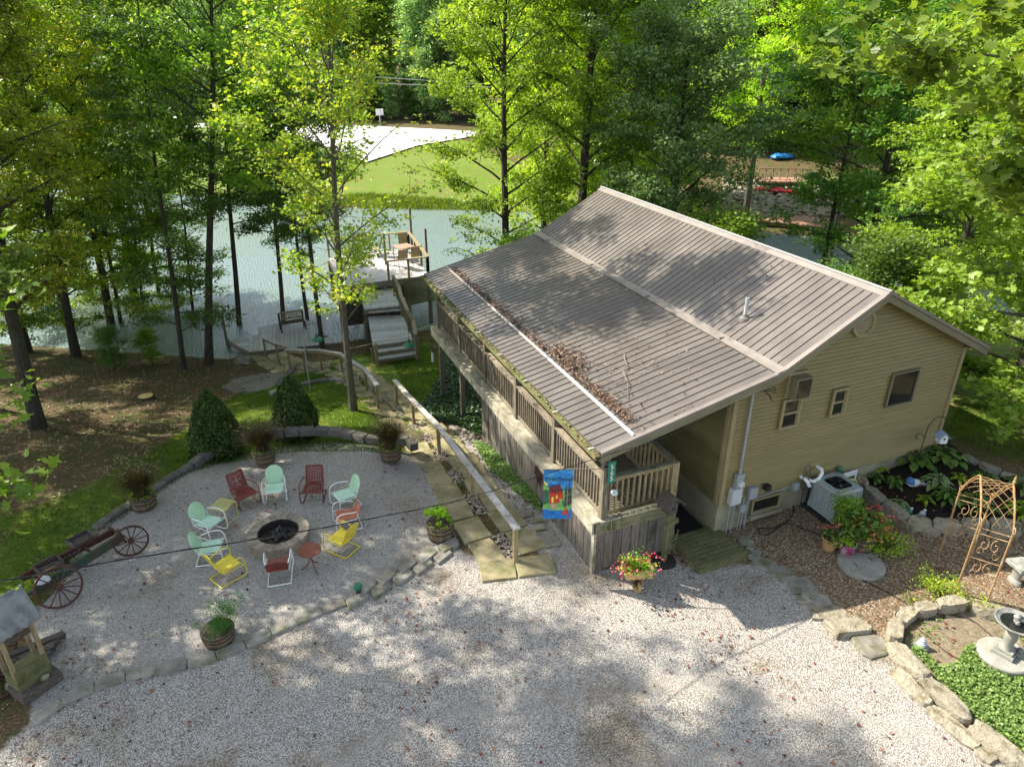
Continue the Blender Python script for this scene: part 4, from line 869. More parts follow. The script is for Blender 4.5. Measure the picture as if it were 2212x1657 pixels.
# welcome flag
fl = thing('welcome_flag', 'bright blue garden flag painted with a red cabin, lettered WelCome', 'flag', (5.6, 10.04, 2.2))
YF_ = 9.98
tl, tr = atY(*c('E', 220, 655), YF_), atY(*c('E', 425, 658), YF_); blp = atY(*c('E', 214, 990), YF_)
FH = np.array([FW[0], FW[1], 0]); DD = np.array([PX, 10.0, 0])@FH
def onplane(px, py): d = ray(px, py); return O+d*(DD/(d@FH))
tl, tr, blp = onplane(*c('E', 220, 655)), onplane(*c('E', 425, 658)), onplane(*c('E', 214, 990))
zt = (tl[2]+tr[2])/2; fw_ = np.linalg.norm((tr-tl)[:2]); fh = zt-blp[2]
part('pole', MB().tube([tl+[0, 0, .012], [PX-.02, 10.0, zt+.04]], .012, 8), M['wood'], fl, W=True)
part('bracket', MB().box((PX-.055, 10.04, zt+.04), (.04, .05, .06)), M['iron'], fl, W=True)
def fpt(u, v, o=0): return tuple(np.array([tl[0], tl[1], zt])+RT*u*fw_-FH*(o*4+.005*sin(u*7+.6)*(.3+v))+np.array([0, 0, -v*fh-.01*sin(u*9)*v]))
def patch(name, poly_, m, o=.004, n=None):
    k = len(poly_); return part(name, MB().add([fpt(u, v, o) for u, v in poly_], [tuple(range(k))[::-1]]), m, fl, W=True)
cloth = MB(); nu, nv = 14, 18
for s_, of in ((0, 0), (1, -.004)):
    cloth.add([fpt(i/nu, j/nv, of) for j in range(nv+1) for i in range(nu+1)], [((j*(nu+1)+i), (j*(nu+1)+i+1), ((j+1)*(nu+1)+i+1), ((j+1)*(nu+1)+i))[::(1 if s_ else -1)] for j in range(nv) for i in range(nu)])
m, nt, N, b = newmat('flag_sky_cloth'); co = coord(nt, rnd=False); nt.links.new(ramp(nt, noise(nt, co, 9, 5), [(.3, (.02, .09, .40)), (.55, (.04, .30, .62)), (.75, (.14, .50, .70))]), b.inputs['Base Color']); b.inputs['Roughness'].default_value = .7
part('cloth', cloth, m, fl, W=True)
def pm(n_, c_, c2=None): M[n_] = mat(n_, c_, c2 or tuple(min(1, a*1.5+.01) for a in c_), 14, .7, 0); return M[n_]
pm('flag_water', (.01, .10, .36), (.03, .26, .62)); pm('flag_green', (.10, .28, .06), (.28, .48, .14)); pm('flag_red', (.50, .03, .02), (.72, .08, .04)); pm('flag_roof', (.13, .02, .03), (.25, .05, .04))
pm('flag_yellow', (.80, .55, .05)); pm('flag_tree', (.04, .05, .05), (.12, .05, .08)); pm('flag_dgreen', (.03, .10, .06), (.08, .2, .1))
patch('hill', [(0, .30), (.10, .27), (.22, .36), (.5, .42), (.8, .40), (1, .33), (1, .82), (0, .82)], M['flag_green'], .0035)
patch('far_wood', [(0, .40), (.12, .38), (.2, .46), (.2, .66), (0, .70)], M['flag_dgreen'])
patch('pond', [(0, .80), (.3, .77), (.7, .80), (1, .76), (1, .995), (0, .995)], M['flag_water'])
patch('painted_house', [(.22, .44), (.60, .40), (.68, .46), (.68, .65), (.22, .68)], M['flag_red'], .005)
patch('painted_roof', [(.17, .45), (.25, .31), (.57, .29), (.68, .43), (.6, .44)], M['flag_roof'], .007)
patch('painted_door', [(.285, .66), (.285, .55), (.325, .52), (.365, .55), (.365, .65)], M['flag_yellow'], .007)
patch('painted_window', [(.44, .58), (.44, .50), (.50, .49), (.50, .57)], M['flag_yellow'], .007)
patch('painted_path', [(.29, .67), (.37, .66), (.45, .78), (.30, .78)], pm('flag_pink', (.40, .14, .16), (.62, .3, .3)), .006)
patch('moon', [(.10+.075*cos(a), .235+.055*sin(a)) for a in np.linspace(.2, 3.6, 9)]+[(.115+.045*cos(a), .215+.04*sin(a)) for a in np.linspace(3.2, .6, 6)], M['flag_yellow'], .006)
for u, v0, v1 in ((.78, .26, .76), (.88, .29, .72), (.94, .34, .70)):
    pl = [(u-.008, v1), (u-.05, v1-.08), (u-.015, v1-.1), (u-.045, v1-.2), (u-.012, v1-.21), (u-.035, v1-.32), (u, v0), (u+.035, v1-.32), (u+.012, v1-.21), (u+.045, v1-.2), (u+.015, v1-.1), (u+.05, v1-.08), (u+.008, v1)]
    patch('painted_tree', pl, M['flag_tree'], .006)
patch('painted_shrub', [(.68, .70), (.66, .62), (.72, .60), (.76, .66), (.80, .72), (.75, .76)], M['flag_dgreen'], .007)
patch('painted_chair', [(.62, .97), (.66, .86), (.74, .84), (.78, .78), (.88, .78), (.88, .88), (.92, .97), (.88, .97), (.84, .90), (.70, .90), (.66, .97)], M['flag_red'], .006)
text('WelCome', .128, M['lettering'], fl, fpt(.52, .165, .012), (R(90), 0, R(-22.1)))

# ------------------------------------------------------------ edging blocks of the patio
def roundpoly(ce, ux, uy, a, b_, r_, jit=.08):
    """an irregular 6 to 8 sided outline, a by b, along ux, uy"""
    pts = [(-.5, -.42), (-.44, -.5), (.44, -.5), (.5, -.42), (.5, .36), (.40, .5), (-.40, .5), (-.5, .36)]
    return [np.array(ce[:2])+ux*(p[0]*a*(1+r_.uniform(-jit, jit)))+uy*(p[1]*b_*(1+r_.uniform(-jit, jit))) for p in pts]
def row(parent, pts, width, h, m, nm, zoff=0, taper=.0, gap=.02, seed=1, out=1, zf=None):
    r_ = random.Random(seed)
    for i in range(len(pts)-1):
        a, b_ = np.array(pts[i][:2]), np.array(pts[i+1][:2]); d = b_-a; L = np.linalg.norm(d); ux = d/L; uy = np.array([-ux[1], ux[0]])*out
        ce = (a+b_)/2; P = roundpoly(ce, ux, uy, L-gap, width*r_.uniform(.92, 1.08), r_)
        z = (zf(ce) if zf else gz(ce[0], ce[1]))+zoff; mb = MB().prism(P, z-.12, z+h+r_.uniform(-.012, .012), .02)
        part(nm, mb, m, parent, W=True)
back_pts = [T(*p) for p in BACK]; front_pts = [T(*p) for p in FRONT]
eb = thing('patio_wall', 'curved row of dark concrete blocks along the lawn side of the fire pit patio', 'edging', tuple(back_pts[10]))
pts = [0.0]; P2 = np.array([p[:2] for p in back_pts]); seg = np.r_[0, np.cumsum(np.linalg.norm(np.diff(P2, axis=0), axis=1))]; nB = int(seg[-1]/.40)
bp = [np.array([np.interp(s_, seg, P2[:, 0]), np.interp(s_, seg, P2[:, 1])]) for s_ in np.linspace(0, seg[-1], nB+1)]
row(eb, bp, .24, .10, M['block'], 'block', seed=3, zf=lambda p: -.02, gap=.015)
ef = thing('drive_edging', 'row of flat grey blocks between the patio and the gravel drive', 'edging', tuple(front_pts[8]))
P2 = np.array([p[:2] for p in front_pts]); seg = np.r_[0, np.cumsum(np.linalg.norm(np.diff(P2, axis=0), axis=1))]
def along(s_): return np.array([np.interp(s_, seg, P2[:, 0]), np.interp(s_, seg, P2[:, 1])])
brk = seg[12]; nA = int(brk/.47)
row(ef, [along(s_) for s_ in np.linspace(0, brk, nA+1)], .25, .06, M['flag'], 'block', seed=5, zf=lambda p: 0)
s_ = brk; k = 0; rr = random.Random(8)
while s_ < seg[-1]-.1:
    a = along(s_+.18); d = along(s_+.3)-along(s_); ux = d/np.linalg.norm(d); uy = np.array([-ux[1], ux[0]])
    off = .11 if k % 2 else -.10; part('block', MB().prism(roundpoly(a+uy*off, (ux+uy*.25)/1.03, uy, .46, .27, rr, .14), -.05, .07+.03*(k % 2), .02), M['flag'], ef, W=True); s_ += .26; k += 1
lamp = thing('path_light', 'stubby dark green capped post on the edging blocks', 'path light', tuple(at(*c('2', 1305, 1408), 0)))
part('stem', MB().lathe([(.05, 0), (.05, .16), (.075, .17)], 12, (0, 0, .05)), M['iron'], lamp); part('cap', MB().lathe([(.085, .20), (.09, .25), (.06, .30), (0, .31)], 12), M['enamelgreen'], lamp)
# ------------------------------------------------------------ fire pit
fp0 = at(*c('2', 745, 962), .28)
pit = thing('fire_pit', 'round tan block fire pit filled with charred wood', 'fire pit', (fp0[0], fp0[1], 0)); pit.scale = (.92, .92, .95)
RO, RI = .70, .50
for lay, (z0, z1, ro, ri, nbk) in enumerate(((-.03, .10, RO, RI, 14), (.105, .20, RO-.005, RI, 14), (.205, .30, RO+.02, RI-.02, 26))):
    bmx = MB(); da = 2*pi/nbk*.485
    P = [(ro*cos(t), ro*sin(t)) for t in np.linspace(-da, da, 4)]+[(ri*cos(t), ri*sin(t)) for t in np.linspace(da, -da, 4)]
    me = MB().prism(P, z0, z1, .008).mesh('pit_block', M['pitblock'])
    for k in range(nbk): inst('block', me, pit, (0, 0, random.Random(k+lay*50).uniform(-.004, .004)), (0, 0, 2*pi*(k+.5*lay)/nbk))
part('steel_ring', MB().lathe([(RI-.02, .0), (RI-.03, .30), (RI-.04, .30), (RI-.03, 0)], 30), M['iron'], pit)
part('ash_bed', MB().lathe([(0, .13), (.25, .16), (RI-.035, .12)], 24), M['soil'], pit)
rc_ = random.Random(9)
for k in range(26):
    a = rc_.uniform(0, 2*pi); r = rc_.uniform(0, .33); L = rc_.uniform(.06, .3); b_ = rc_.uniform(0, pi); x, y = r*cos(a), r*sin(a)
    part('charred_log', MB().tube([(x-L/2*cos(b_), y-L/2*sin(b_), .16), (x+L/2*cos(b_), y+L/2*sin(b_), .18+rc_.uniform(0, .06))], [rc_.uniform(.02, .045), rc_.uniform(.015, .03)], 6), M['char'], pit)
# ------------------------------------------------------------ metal lawn chairs
def shell(fn, nu, nv, m, name, parent, mask=None, th=.005, label=None):
    mb = MB(); mb.v = [tuple(fn(i/nu, j/nv)) for j in range(nv+1) for i in range(nu+1)]
    mb.f = [(j*(nu+1)+i, j*(nu+1)+i+1, (j+1)*(nu+1)+i+1, (j+1)*(nu+1)+i) for j in range(nv) for i in range(nu) if mask is None or mask((i+.5)/nu, (j+.5)/nv)]
    me = mb.mesh(name, m); o = inst(name, me, parent); md = o.modifiers.new('thickness', 'SOLIDIFY'); md.thickness = th; return o
def make_chair(kind, mseat, mback, mframe, label, group='metal lawn chairs round the fire pit'):
    t = thing('lawn_chair', label, 'chair', group=group)
    for s_ in (-1, 1):
        pth = smoothp([(s_*.26, .30, .02), (s_*.265, .0, .02), (s_*.27, -.24, .02), (s_*.29, -.335, .05), (s_*.31, -.355, .15), (s_*.31, -.345, .33), (s_*.31, -.32, .50), (s_*.305, -.24, .585), (s_*.30, -.10, .60), (s_*.285, .05, .575), (s_*.25, .20, .545)], 4)
        part('arm_tube', MB().tube(pth, .0155, 8), mframe, t)
    part('rear_tube', MB().tube([(-.26, .30, .02), (.26, .30, .02)], .0155, 8), mframe, t)
    part('seat_tube', MB().tube([(-.31, -.30, .345), (0, -.285, .335), (.31, -.30, .345)], .012, 6), mframe, t); part('seat_tube', MB().tube([(-.25, .16, .33), (.25, .16, .33)], .012, 6), mframe, t)
    for s_ in (-1, 1): part('seat_rail', MB().tube([(s_*.305, -.32, .35), (s_*.25, .18, .33), (s_*.24, .24, .5)], .011, 6), mframe, t)
    def seat(u, v):
        x = (u-.5)*.50*(1-.08*v); y = -.30+v*.50; z = .385-.035*v-.025*sin(pi*u)*sin(pi*min(1, v*1.1))-.05*max(0, .08-v)*8
        if kind == 'round': x *= (1-.35*max(0, (.12-v)/.12)**2)
        return x, y, z
    shell(seat, 18, 14, mseat, 'seat', t, (lambda u, v: not (kind == 'weave' and .12 < u < .88 and .15 < v < .85 and (int(u*18) % 2) and (int(v*14) % 2))))
    tall = .50 if kind != 'low' else .30
    def back(u, v):
        w_ = .235
        if kind == 'round': w_ = .20+.045*sin(pi*min(1, v*1.15))*1; w_ *= (1 if v < .62 else math.sqrt(max(.02, 1-((v-.62)/.385)**2)))
        elif kind == 'low': w_ = .24
        else:
            if v > .93: w_ = .235*(1-.12*((v-.93)/.07)**2)
        x = (u-.5)*2*w_; s_ = v*tall; y = .17+s_*.36-.03*cos(pi*(u-.5))+.03; z = .37+s_*.93
        if kind == 'round': y += .006*cos(u*14*pi)*(v < .9)
        if kind == 'low': z += .02*abs(sin(u*pi*4)) if v > .9 else 0
        return x, y, z
    def mk(u, v):
        if kind == 'clover':
            cxs = (u-.5)*2, (v-.52)*2.05
            for ax, ay in ((.33, .33), (-.33, .33), (.33, -.33), (-.33, -.33)):
                d_ = math.hypot(cxs[0]-ax, cxs[1]-ay)
                if .27 < d_ < .34 and abs(((math.atan2(cxs[1]-ay, cxs[0]-ax)*4/pi)+.5) % 2-1) > .22: return False
            if math.hypot(*cxs) < .09: return False
        if kind == 'weave': return not (.08 < u < .92 and .14 < v < .92 and int(u*21) % 2 and int(v*22) % 2)
        if kind == 'fan': return not (.2 < v < .85 and abs(((u-.5)/(.25+v*.8))*14 % 2-1) < .22 and .12 < u < .88)
        return True
    nu, nv = {'clover': (36, 36), 'weave': (21, 22), 'fan': (36, 20)}.get(kind, (28, 20))
    shell(back, nu, nv, mback, 'backrest', t, mk if kind in ('clover', 'weave', 'fan') else None)
    if kind in ('clover', 'weave', 'fan', 'low'):
        pts_ = [np.array(back(0, v)) for v in np.linspace(.02, .93, 5)]+[np.array(back(u, 1)) for u in np.linspace(.06, .94, 6)]+[np.array(back(1, v)) for v in np.linspace(.93, .02, 5)]
        part('back_rim', MB().tube(pts_, .011, 6), mback if kind != 'fan' else mframe, t)
    return t
def face(px, py, tx, ty):
    a, b_ = at(px, py, .35), at(tx, ty, .35); return math.atan2(b_[1]-a[1], b_[0]-a[0])+pi/2
PITC = c('2', 745, 965)
def put(ch, p, ang): q = at(*p, .32); ch.scale = (.87,)*3; ch.location = (q[0], q[1], .0); ch.rotation_euler = (0, 0, ang)
chairs = [
 ('clover', 'red', 'red', 'red', c('2', 500, 685), c('2', 900, 1010), 'dull red chair with a petal pattern cut in its back'),
 ('round', 'mintseat', 'mint', 'frame', c('2', 722, 648), c('2', 690, 1000), 'mint chair with white arms at the top, squarely facing the viewer'),
 ('weave', 'red', 'red', 'red', c('2', 990, 650), c('2', 870, 1000), 'tall backed red chair pierced with a basket weave of square holes'),
 ('round', 'mintseat', 'mint', 'frame', c('2', 1218, 700), c('2', 700, 905), 'mint chair right of the basket weave chair, turned left'),
 ('low', 'orange', 'orange', 'frame', c('2', 1228, 842), c('2', 700, 960), 'coral red chair squeezed between a mint and a yellow chair'),
 ('fan', 'yellow', 'yellow', 'yellow', c('2', 1190, 1005), c('2', 850, 870), 'yellow chair right of the fire pit with its base reaching right'),
 ('low', 'brownred', 'red', 'frame', c('2', 745, 1195), c('2', 760, 960), 'brown red chair with white tubes seen from behind'),
 ('fan', 'yellow', 'yellow', 'yellow', c('2', 375, 1195), c('2', 700, 1010), 'yellow chair below the fire pit seen from behind'),
 ('round', 'mintseat', 'mint', 'frame', c('2', 262, 1068), c('2', 720, 1010), 'mint chair half hidden behind the nearer yellow chair'),
 ('round', 'mintseat', 'mint', 'frame', c('2', 250, 890), c('2', 640, 1010), 'mint chair beside the small yellow wire table')]
first = {}
for kind, ms, mbk, mf, p, tgt, lab in chairs:
    key = (kind, ms, mbk, mf); ang = face(*p, *tgt)
    if key in first:
        q = at(*p, .32); ch = dup(first[key], (q[0], q[1], 0), ang, lab)
    else:
        ch = make_chair(kind, M[ms], M[mbk], M[mf], lab); first[key] = ch; put(ch, p, ang)
tbq = at(*c('2', 963, 1095), .48)
rt = thing('side_table', 'small round brown red table on splayed legs below the fire pit', 'table', (tbq[0], tbq[1], 0))
part('table_top', MB().lathe([(0, .475), (.225, .475), (.24, .485), (.24, .50), (.225, .495), (0, .49)], 28), M['brownred'], rt)
for k in range(3):
    a = k*2*pi/3+.9; part('leg', MB().tube(smoothp([(.03*cos(a), .03*sin(a), .475), (.02*cos(a), .02*sin(a), .30), (.08*cos(a), .08*sin(a), .12), (.22*cos(a), .22*sin(a), .01)]), .012, 6), M['red'], rt)
tq = at(*c('2', 357, 778), .42)
yt = thing('wire_table', 'faded yellow square wire mesh table left of the red petal chair', 'table', (tq[0], tq[1], 0), rz=R(-40))
for s_ in np.linspace(-.20, .20, 13): part('wire', MB().tube([(s_, -.2, .42), (s_, .2, .42)], .0045, 4), M['yellowgreen'], yt); part('wire', MB().tube([(-.2, s_, .424), (.2, s_, .424)], .0045, 4), M['yellowgreen'], yt)
part('rim', MB().tube([(-.21, -.21, .42), (.21, -.21, .42), (.21, .21, .42), (-.21, .21, .42), (-.21, -.21, .42)], .011, 6), M['yellowgreen'], yt)
for sx in (-1, 1): part('leg', MB().tube([(sx*.2, -.2, .42), (sx*.2, -.22, .02), (sx*.2, .22, .02), (sx*.2, .2, .42)], .010, 6), M['yellowgreen'], yt)
# ------------------------------------------------------------ barrel planters
def barrel(label, loc, r=.29, h=.36, tiltv=0, group='half barrel planters', cat='planter'):
    t = thing('barrel_planter', label, cat, loc, group=group); ns = 18
    for k in range(ns):
        a0, a1 = 2*pi*(k+.03)/ns, 2*pi*(k+.97)/ns; prof = [(.86, 0), (.95, .35), (1.0, .7), (1.0, 1)]; vs = []; fs = []
        for rr_, zz in prof:
            for a, ri in ((a0, 0), (a1, 0), (a1, -.022), (a0, -.022)): vs.append(((r*rr_+ri)*cos(a), (r*rr_+ri)*sin(a), h*zz))
        for i in range(3):
            for j in range(4): fs.append((i*4+j, i*4+(j+1) % 4, (i+1)*4+(j+1) % 4, (i+1)*4+j))
        fs += [(3, 2, 1, 0), (12, 13, 14, 15)]
        part('stave', MB().add(vs, fs), M['barrel'], t, smooth=False)
    for zz, rr_ in ((.16, .905), (.62, .985), (.90, 1.0)): part('hoop', MB().lathe([(r*rr_+.001, h*zz-.022), (r*rr_+.006, h*zz-.022), (r*rr_+.010, h*zz+.022), (r*rr_+.001, h*zz+.022)], 24), M['hoop'], t)
    part('soil', MB().lathe([(0, h*.9), (r*.93, h*.86)], 18), M['soil'], t); return t
def foliage(name, parent, P, Nrm, size, tint, m, shape='quad', asp=.62, seed=0, W=False, fold=.25):
    me = leaves(np.array(P), np.array(Nrm), size, tint, shape, asp, fold=fold, name=name, mt=m, rs=np.random.default_rng(seed)); return inst(name, me, parent)
def grass_plant(parent, h0, seed, n=520, H=.62, spread=.55, mt='leaf_purple', plumes=40):
    r_ = random.Random(seed); mb = MB(); vals = []
    for k in range(n):
        a = r_.uniform(0, 2*pi); L = H*r_.uniform(.6, 1.15); lean = r_.uniform(.05, spread); w_ = .006; b0 = r_.uniform(0, .09); p = []
        for t in (0, .35, .7, 1): rad = b0+lean*t*t*L*1.3; p.append(np.array([rad*cos(a), rad*sin(a), h0+L*(t-.32*lean*t**3)]))
        side = np.array([-sin(a), cos(a), 0])*w_; vs = []
        for i, t in enumerate((1, .9, .6, .05)): vs += [p[i]-side*t, p[i]+side*t]
        mb.add(vs, [(0, 1, 3, 2), (2, 3, 5, 4), (4, 5, 7, 6)]); vals += [r_.random()*.7]*8
    for k in range(plumes):
        a = r_.uniform(0, 2*pi); L = H*r_.uniform(1.0, 1.35); ln = r_.uniform(.1, spread*.9); p0 = np.array([ln*L*.9*cos(a), ln*L*.9*sin(a), h0+L*.93]); dr = np.array([cos(a)*.6, sin(a)*.6, r_.uniform(-.2, .7)]); n0 = len(mb.v); mb.tube([p0, p0+dr*.05, p0+dr*.11], [.006, .011, .003], 5); vals += [r_.uniform(.75, 1)]*(len(mb.v)-n0)
    me = mb.mesh('grass_blades', M[mt], smooth=False); at_ = me.attributes.new('tint', 'FLOAT', 'POINT'); at_.data.foreach_set('value', np.array(vals, np.float32)); return inst('foliage', me, parent)
def trail(parent, r, h, seed, n=260, mt='leaf_basil', size=.035, flowers=None):
    rs = np.random.default_rng(seed); a = rs.uniform(0, 2*pi, n); rad = r*(.75+.38*rs.random(n)); z = h+.03-(rad/r > 1)*rs.random(n)*.16+rs.random(n)*.04
    P = np.stack([rad*np.cos(a), rad*np.sin(a), z], 1); foliage('trailing_leaves', parent, P, tilt(n, .6, rs), size, rs.random(n), M[mt], seed=seed)
    if flowers:
        k = flowers; a = rs.uniform(0, 2*pi, k); P = np.stack([r*1.02*np.cos(a), r*1.02*np.sin(a), h+.05+rs.random(k)*.03-.04], 1); foliage('flower', parent, P, tilt(k, .4, rs), .045, rs.random(k), M['petal'], asp=1)
for i, (p, lab, sd) in enumerate(((c('1', 670, 470), 'leftmost half barrel of purple grass, at the lawn corner of the patio', 1), (c('2', 660, 500), 'half barrel of purple grass between the two cone shrubs', 2), (c('2', 1540, 480), 'half barrel of purple grass at the right end of the block wall by the path', 3))):
    q = at(*p, .0); b_ = barrel(lab, (q[0], q[1]+.18, 0)); grass_plant(b_, .30, sd, 1100, .80, .85, plumes=70); trail(b_, .27, .33, sd, flowers=14 if i else 4)
q = at(*c('2', 1895, 1040), 0); hb = barrel('half barrel of bright green leafy herbs beside the stone path', (q[0], q[1]+.22, 0), .31, .40)
rs = np.random.default_rng(5); n = 1500; u = rs.normal(size=(n, 3)); u /= np.linalg.norm(u, axis=1, keepdims=True); cl = rs.normal(size=(22, 3))*[.13, .13, .09]; P = cl[rs.integers(0, 22, n)]+u*.055+[0, 0, .57]; P[:, 2] += .09*np.sin(P[:, 0]*20)
foliage('foliage', hb, P, tilt(n, .8, rs), rs.uniform(.03, .06, n), rs.random(n), M['leaf_basil'], seed=5); trail(hb, .29, .38, 9, 120)
q = at(*c('1', 1020, 1095), 0); pp_ = barrel('half barrel of feathery green plants on the edging by the drive', (q[0], q[1]+.16, 0), .29, .28)
rs = np.random.default_rng(15); n = 3600; cl = rs.normal(size=(40, 3))*[.15, .15, .06]+[.0, .0, .42]; cl[:12] += [.16, .16, .20]; P = cl[rs.integers(0, 40, n)]+rs.normal(size=(n, 3))*[.05, .05, .06]
foliage('foliage', pp_, P, tilt(n, 1.2, rs), rs.uniform(.03, .06, n), rs.random(n), M['leaf_fern'], asp=.18, seed=15)
# clipped cone shrubs
def cone_shrub(px, py, h, r, lab, seed):
    g = T(px, py); t = thing('cone_shrub', lab, 'shrub', (g[0], g[1]+r*.6, gz(g[0], g[1]+r*.6)-.02), group='clipped cone shrubs behind the patio')
    rs = np.random.default_rng(seed); n = 15000; z = rs.random(n)**.8; rad = r*np.interp(z, [0, .12, .35, .6, .85, 1], [.84, 1, .96, .76, .48, .14]); a = rs.uniform(0, 2*pi, n)
    bumpy = 1+.07*np.sin(a*5+z*9+seed)+.05*np.sin(a*9-z*15)+rs.normal(size=n)*.045-.16*rs.random(n)**3
    P = np.stack([rad*bumpy*np.cos(a), rad*bumpy*np.sin(a), z*h], 1); P[:, 2] += .04*np.sin(a*3+seed)*z; Nn = np.stack([np.cos(a), np.sin(a), np.full(n, .5)], 1)+rs.normal(size=(n, 3))*.9; Nn /= np.linalg.norm(Nn, axis=1, keepdims=True)
    foliage('foliage', t, P, Nn, rs.uniform(.04, .085, n), rs.random(n), M['leaf_box'], seed=seed)
    part('inner_mass', MB().lathe([(r*.6, .02), (r*.72, h*.15), (r*.66, h*.36), (r*.5, h*.6), (r*.26, h*.82), (0, h*.9)], 20), M['leaf_box'], t); part('trunk', MB().tube([(0, 0, -.1), (0, 0, .3)], .04, 6), M['bark'], t)
cone_shrub(*c('2', 335, 470), 2.0, .68, 'clipped dark green cone shrub, left one behind the block wall', 3)
cone_shrub(*c('2', 890, 335), 2.0, .64, 'clipped dark green cone shrub, right one behind the block wall', 4)
# ------------------------------------------------------------ stone path, pebbles and handrails
walk = thing('stone_path', 'mossy sandstone slab path stepping down from the drive to the dock', 'path', tuple(T(1100, 1200)))
POST = [(1113, 1215), (1060, 1145), (1021, 1086), (1007, 1058), (975, 1018), (949, 983), (920, 943), (894, 920), (858, 876), (836, 868), (818, 884), (793, 848), (740, 810), (696, 801), (660, 803), (628, 800), (602, 784), (575, 771)]
CL = [(1122, 1250), (1110, 1205), (1064, 1145), (1021, 1086), (985, 1030), (949, 983), (915, 942), (882, 915), (850, 880), (825, 862), (795, 835), (755, 808), (712, 798), (670, 802), (635, 800), (600, 783), (570, 768), (545, 760)]
cl3 = np.array([T(*p) for p in CL]); seg_ = np.r_[0, np.cumsum(np.linalg.norm(np.diff(cl3[:, :2], axis=0), axis=1))]
def cl(s_): return np.array([np.interp(s_, seg_, cl3[:, k]) for k in range(2)])
s_ = 0; rr = random.Random(31); k = 0; pebs = []
while s_ < seg_[-1]-.3:
    L = rr.uniform(.62, .86); a, b_ = cl(s_), cl(min(s_+L, seg_[-1])); d = (b_-a)/np.linalg.norm(b_-a); nrm = np.array([-d[1], d[0]])
    zt = gz(*((a+b_)/2)) + .05
    full = (k == 0)
    if full: spans = [(-.78, .02), (.04, .78)]
    elif k % 2: spans = [(-.80+rr.uniform(-.05, .05), -.17), (.17, .78+rr.uniform(-.05, .05))]; pebs.append((a, b_, zt))
    else: spans = [(-.82+rr.uniform(-.05, .05), rr.uniform(-.12, .1)), (.13, .76+rr.uniform(-.05, .05))]
    for lo, hi in spans:
        j = lambda: rr.uniform(-.03, .03)
        P = [a+d*(.01+j()*.3)+nrm*(lo+j()), a+d*(.01+j()*.3)+nrm*((lo+hi)/2), a+d*.01+nrm*(hi-.01), b_-d*(.012)+nrm*(hi-.01), b_-d*(.01)+nrm*((lo+hi)/2+j()), b_-d*.012+nrm*(lo+j()), (a+b_)/2+nrm*(lo-.02+j())]
        part('slab', MB().prism(P, zt-.22, zt+rr.uniform(-.008, .008), .015), M['slab'], walk, W=True)
    s_ += L+.012; k += 1
pb = MB(); rs2 = random.Random(77)
for a, b_, zt in pebs:
    d = (b_-a)/np.linalg.norm(b_-a); nrm = np.array([-d[1], d[0]])
    for _ in range(110):
        p = a+(b_-a)*rs2.random()+nrm*rs2.uniform(-.16, .16); pb.blob((p[0], p[1], zt-.03+rs2.uniform(0, .035)), (rs2.uniform(.018, .04), rs2.uniform(.018, .035), .018), rs2, .15, 6, 3)
M['pebble'] = mat('mixed_pebbles', (.20, .165, .12), (.52, .47, .38), 9, .8, .2, .004)
part('pebbles', pb, M['pebble'], walk, W=True, kind='stuff')
def handrail(label, posts, hs=None, extra=()):
    P = [T(*p) for p in posts]; t = thing('handrail', label, 'handrail', tuple(P[0]), group='timber handrails down the stone path'); tops = []
    for i, p in enumerate(P):
        h = .92 if hs is None else hs[i]; part('post', MB().box((p[0], p[1], p[2]+h/2-.1), (.09, .09, h+.2)), M['rail'], t, W=True); tops.append(np.array([p[0], p[1], p[2]+h]))
    for i in range(len(tops)-1):
        a, b_ = tops[i], tops[i+1]; d = (b_-a)/np.linalg.norm(b_-a); ex = .06
        part('side_rail', MB().beam(a-d*.02+[0, 0, -.055], b_+d*.02+[0, 0, -.055], .045, .12), M['rail'], t, W=True)
        part('cap', MB().beam(a-d*(.10 if i == 0 else .0)+[0, 0, .03], b_+d*(.12 if i == len(tops)-2 else 0)+[0, 0, .03], .15, .036), M['railcap'], t, W=True)
    return t
handrail('nearest timber handrail, from the drive down beside the fire pit patio', [(1113, 1215), (1021, 1086), (949, 983), (894, 920), (858, 876)])
for p in ((1007, 1058), (920, 943)):
    q = T(*p)
handrail('middle timber handrail, curving past the yellow green maple', [(818, 884), (793, 848), (740, 810), (696, 801), (628, 800)])
handrail('farthest timber handrail, ending at the dock', [(660, 803), (602, 784), (575, 771)])
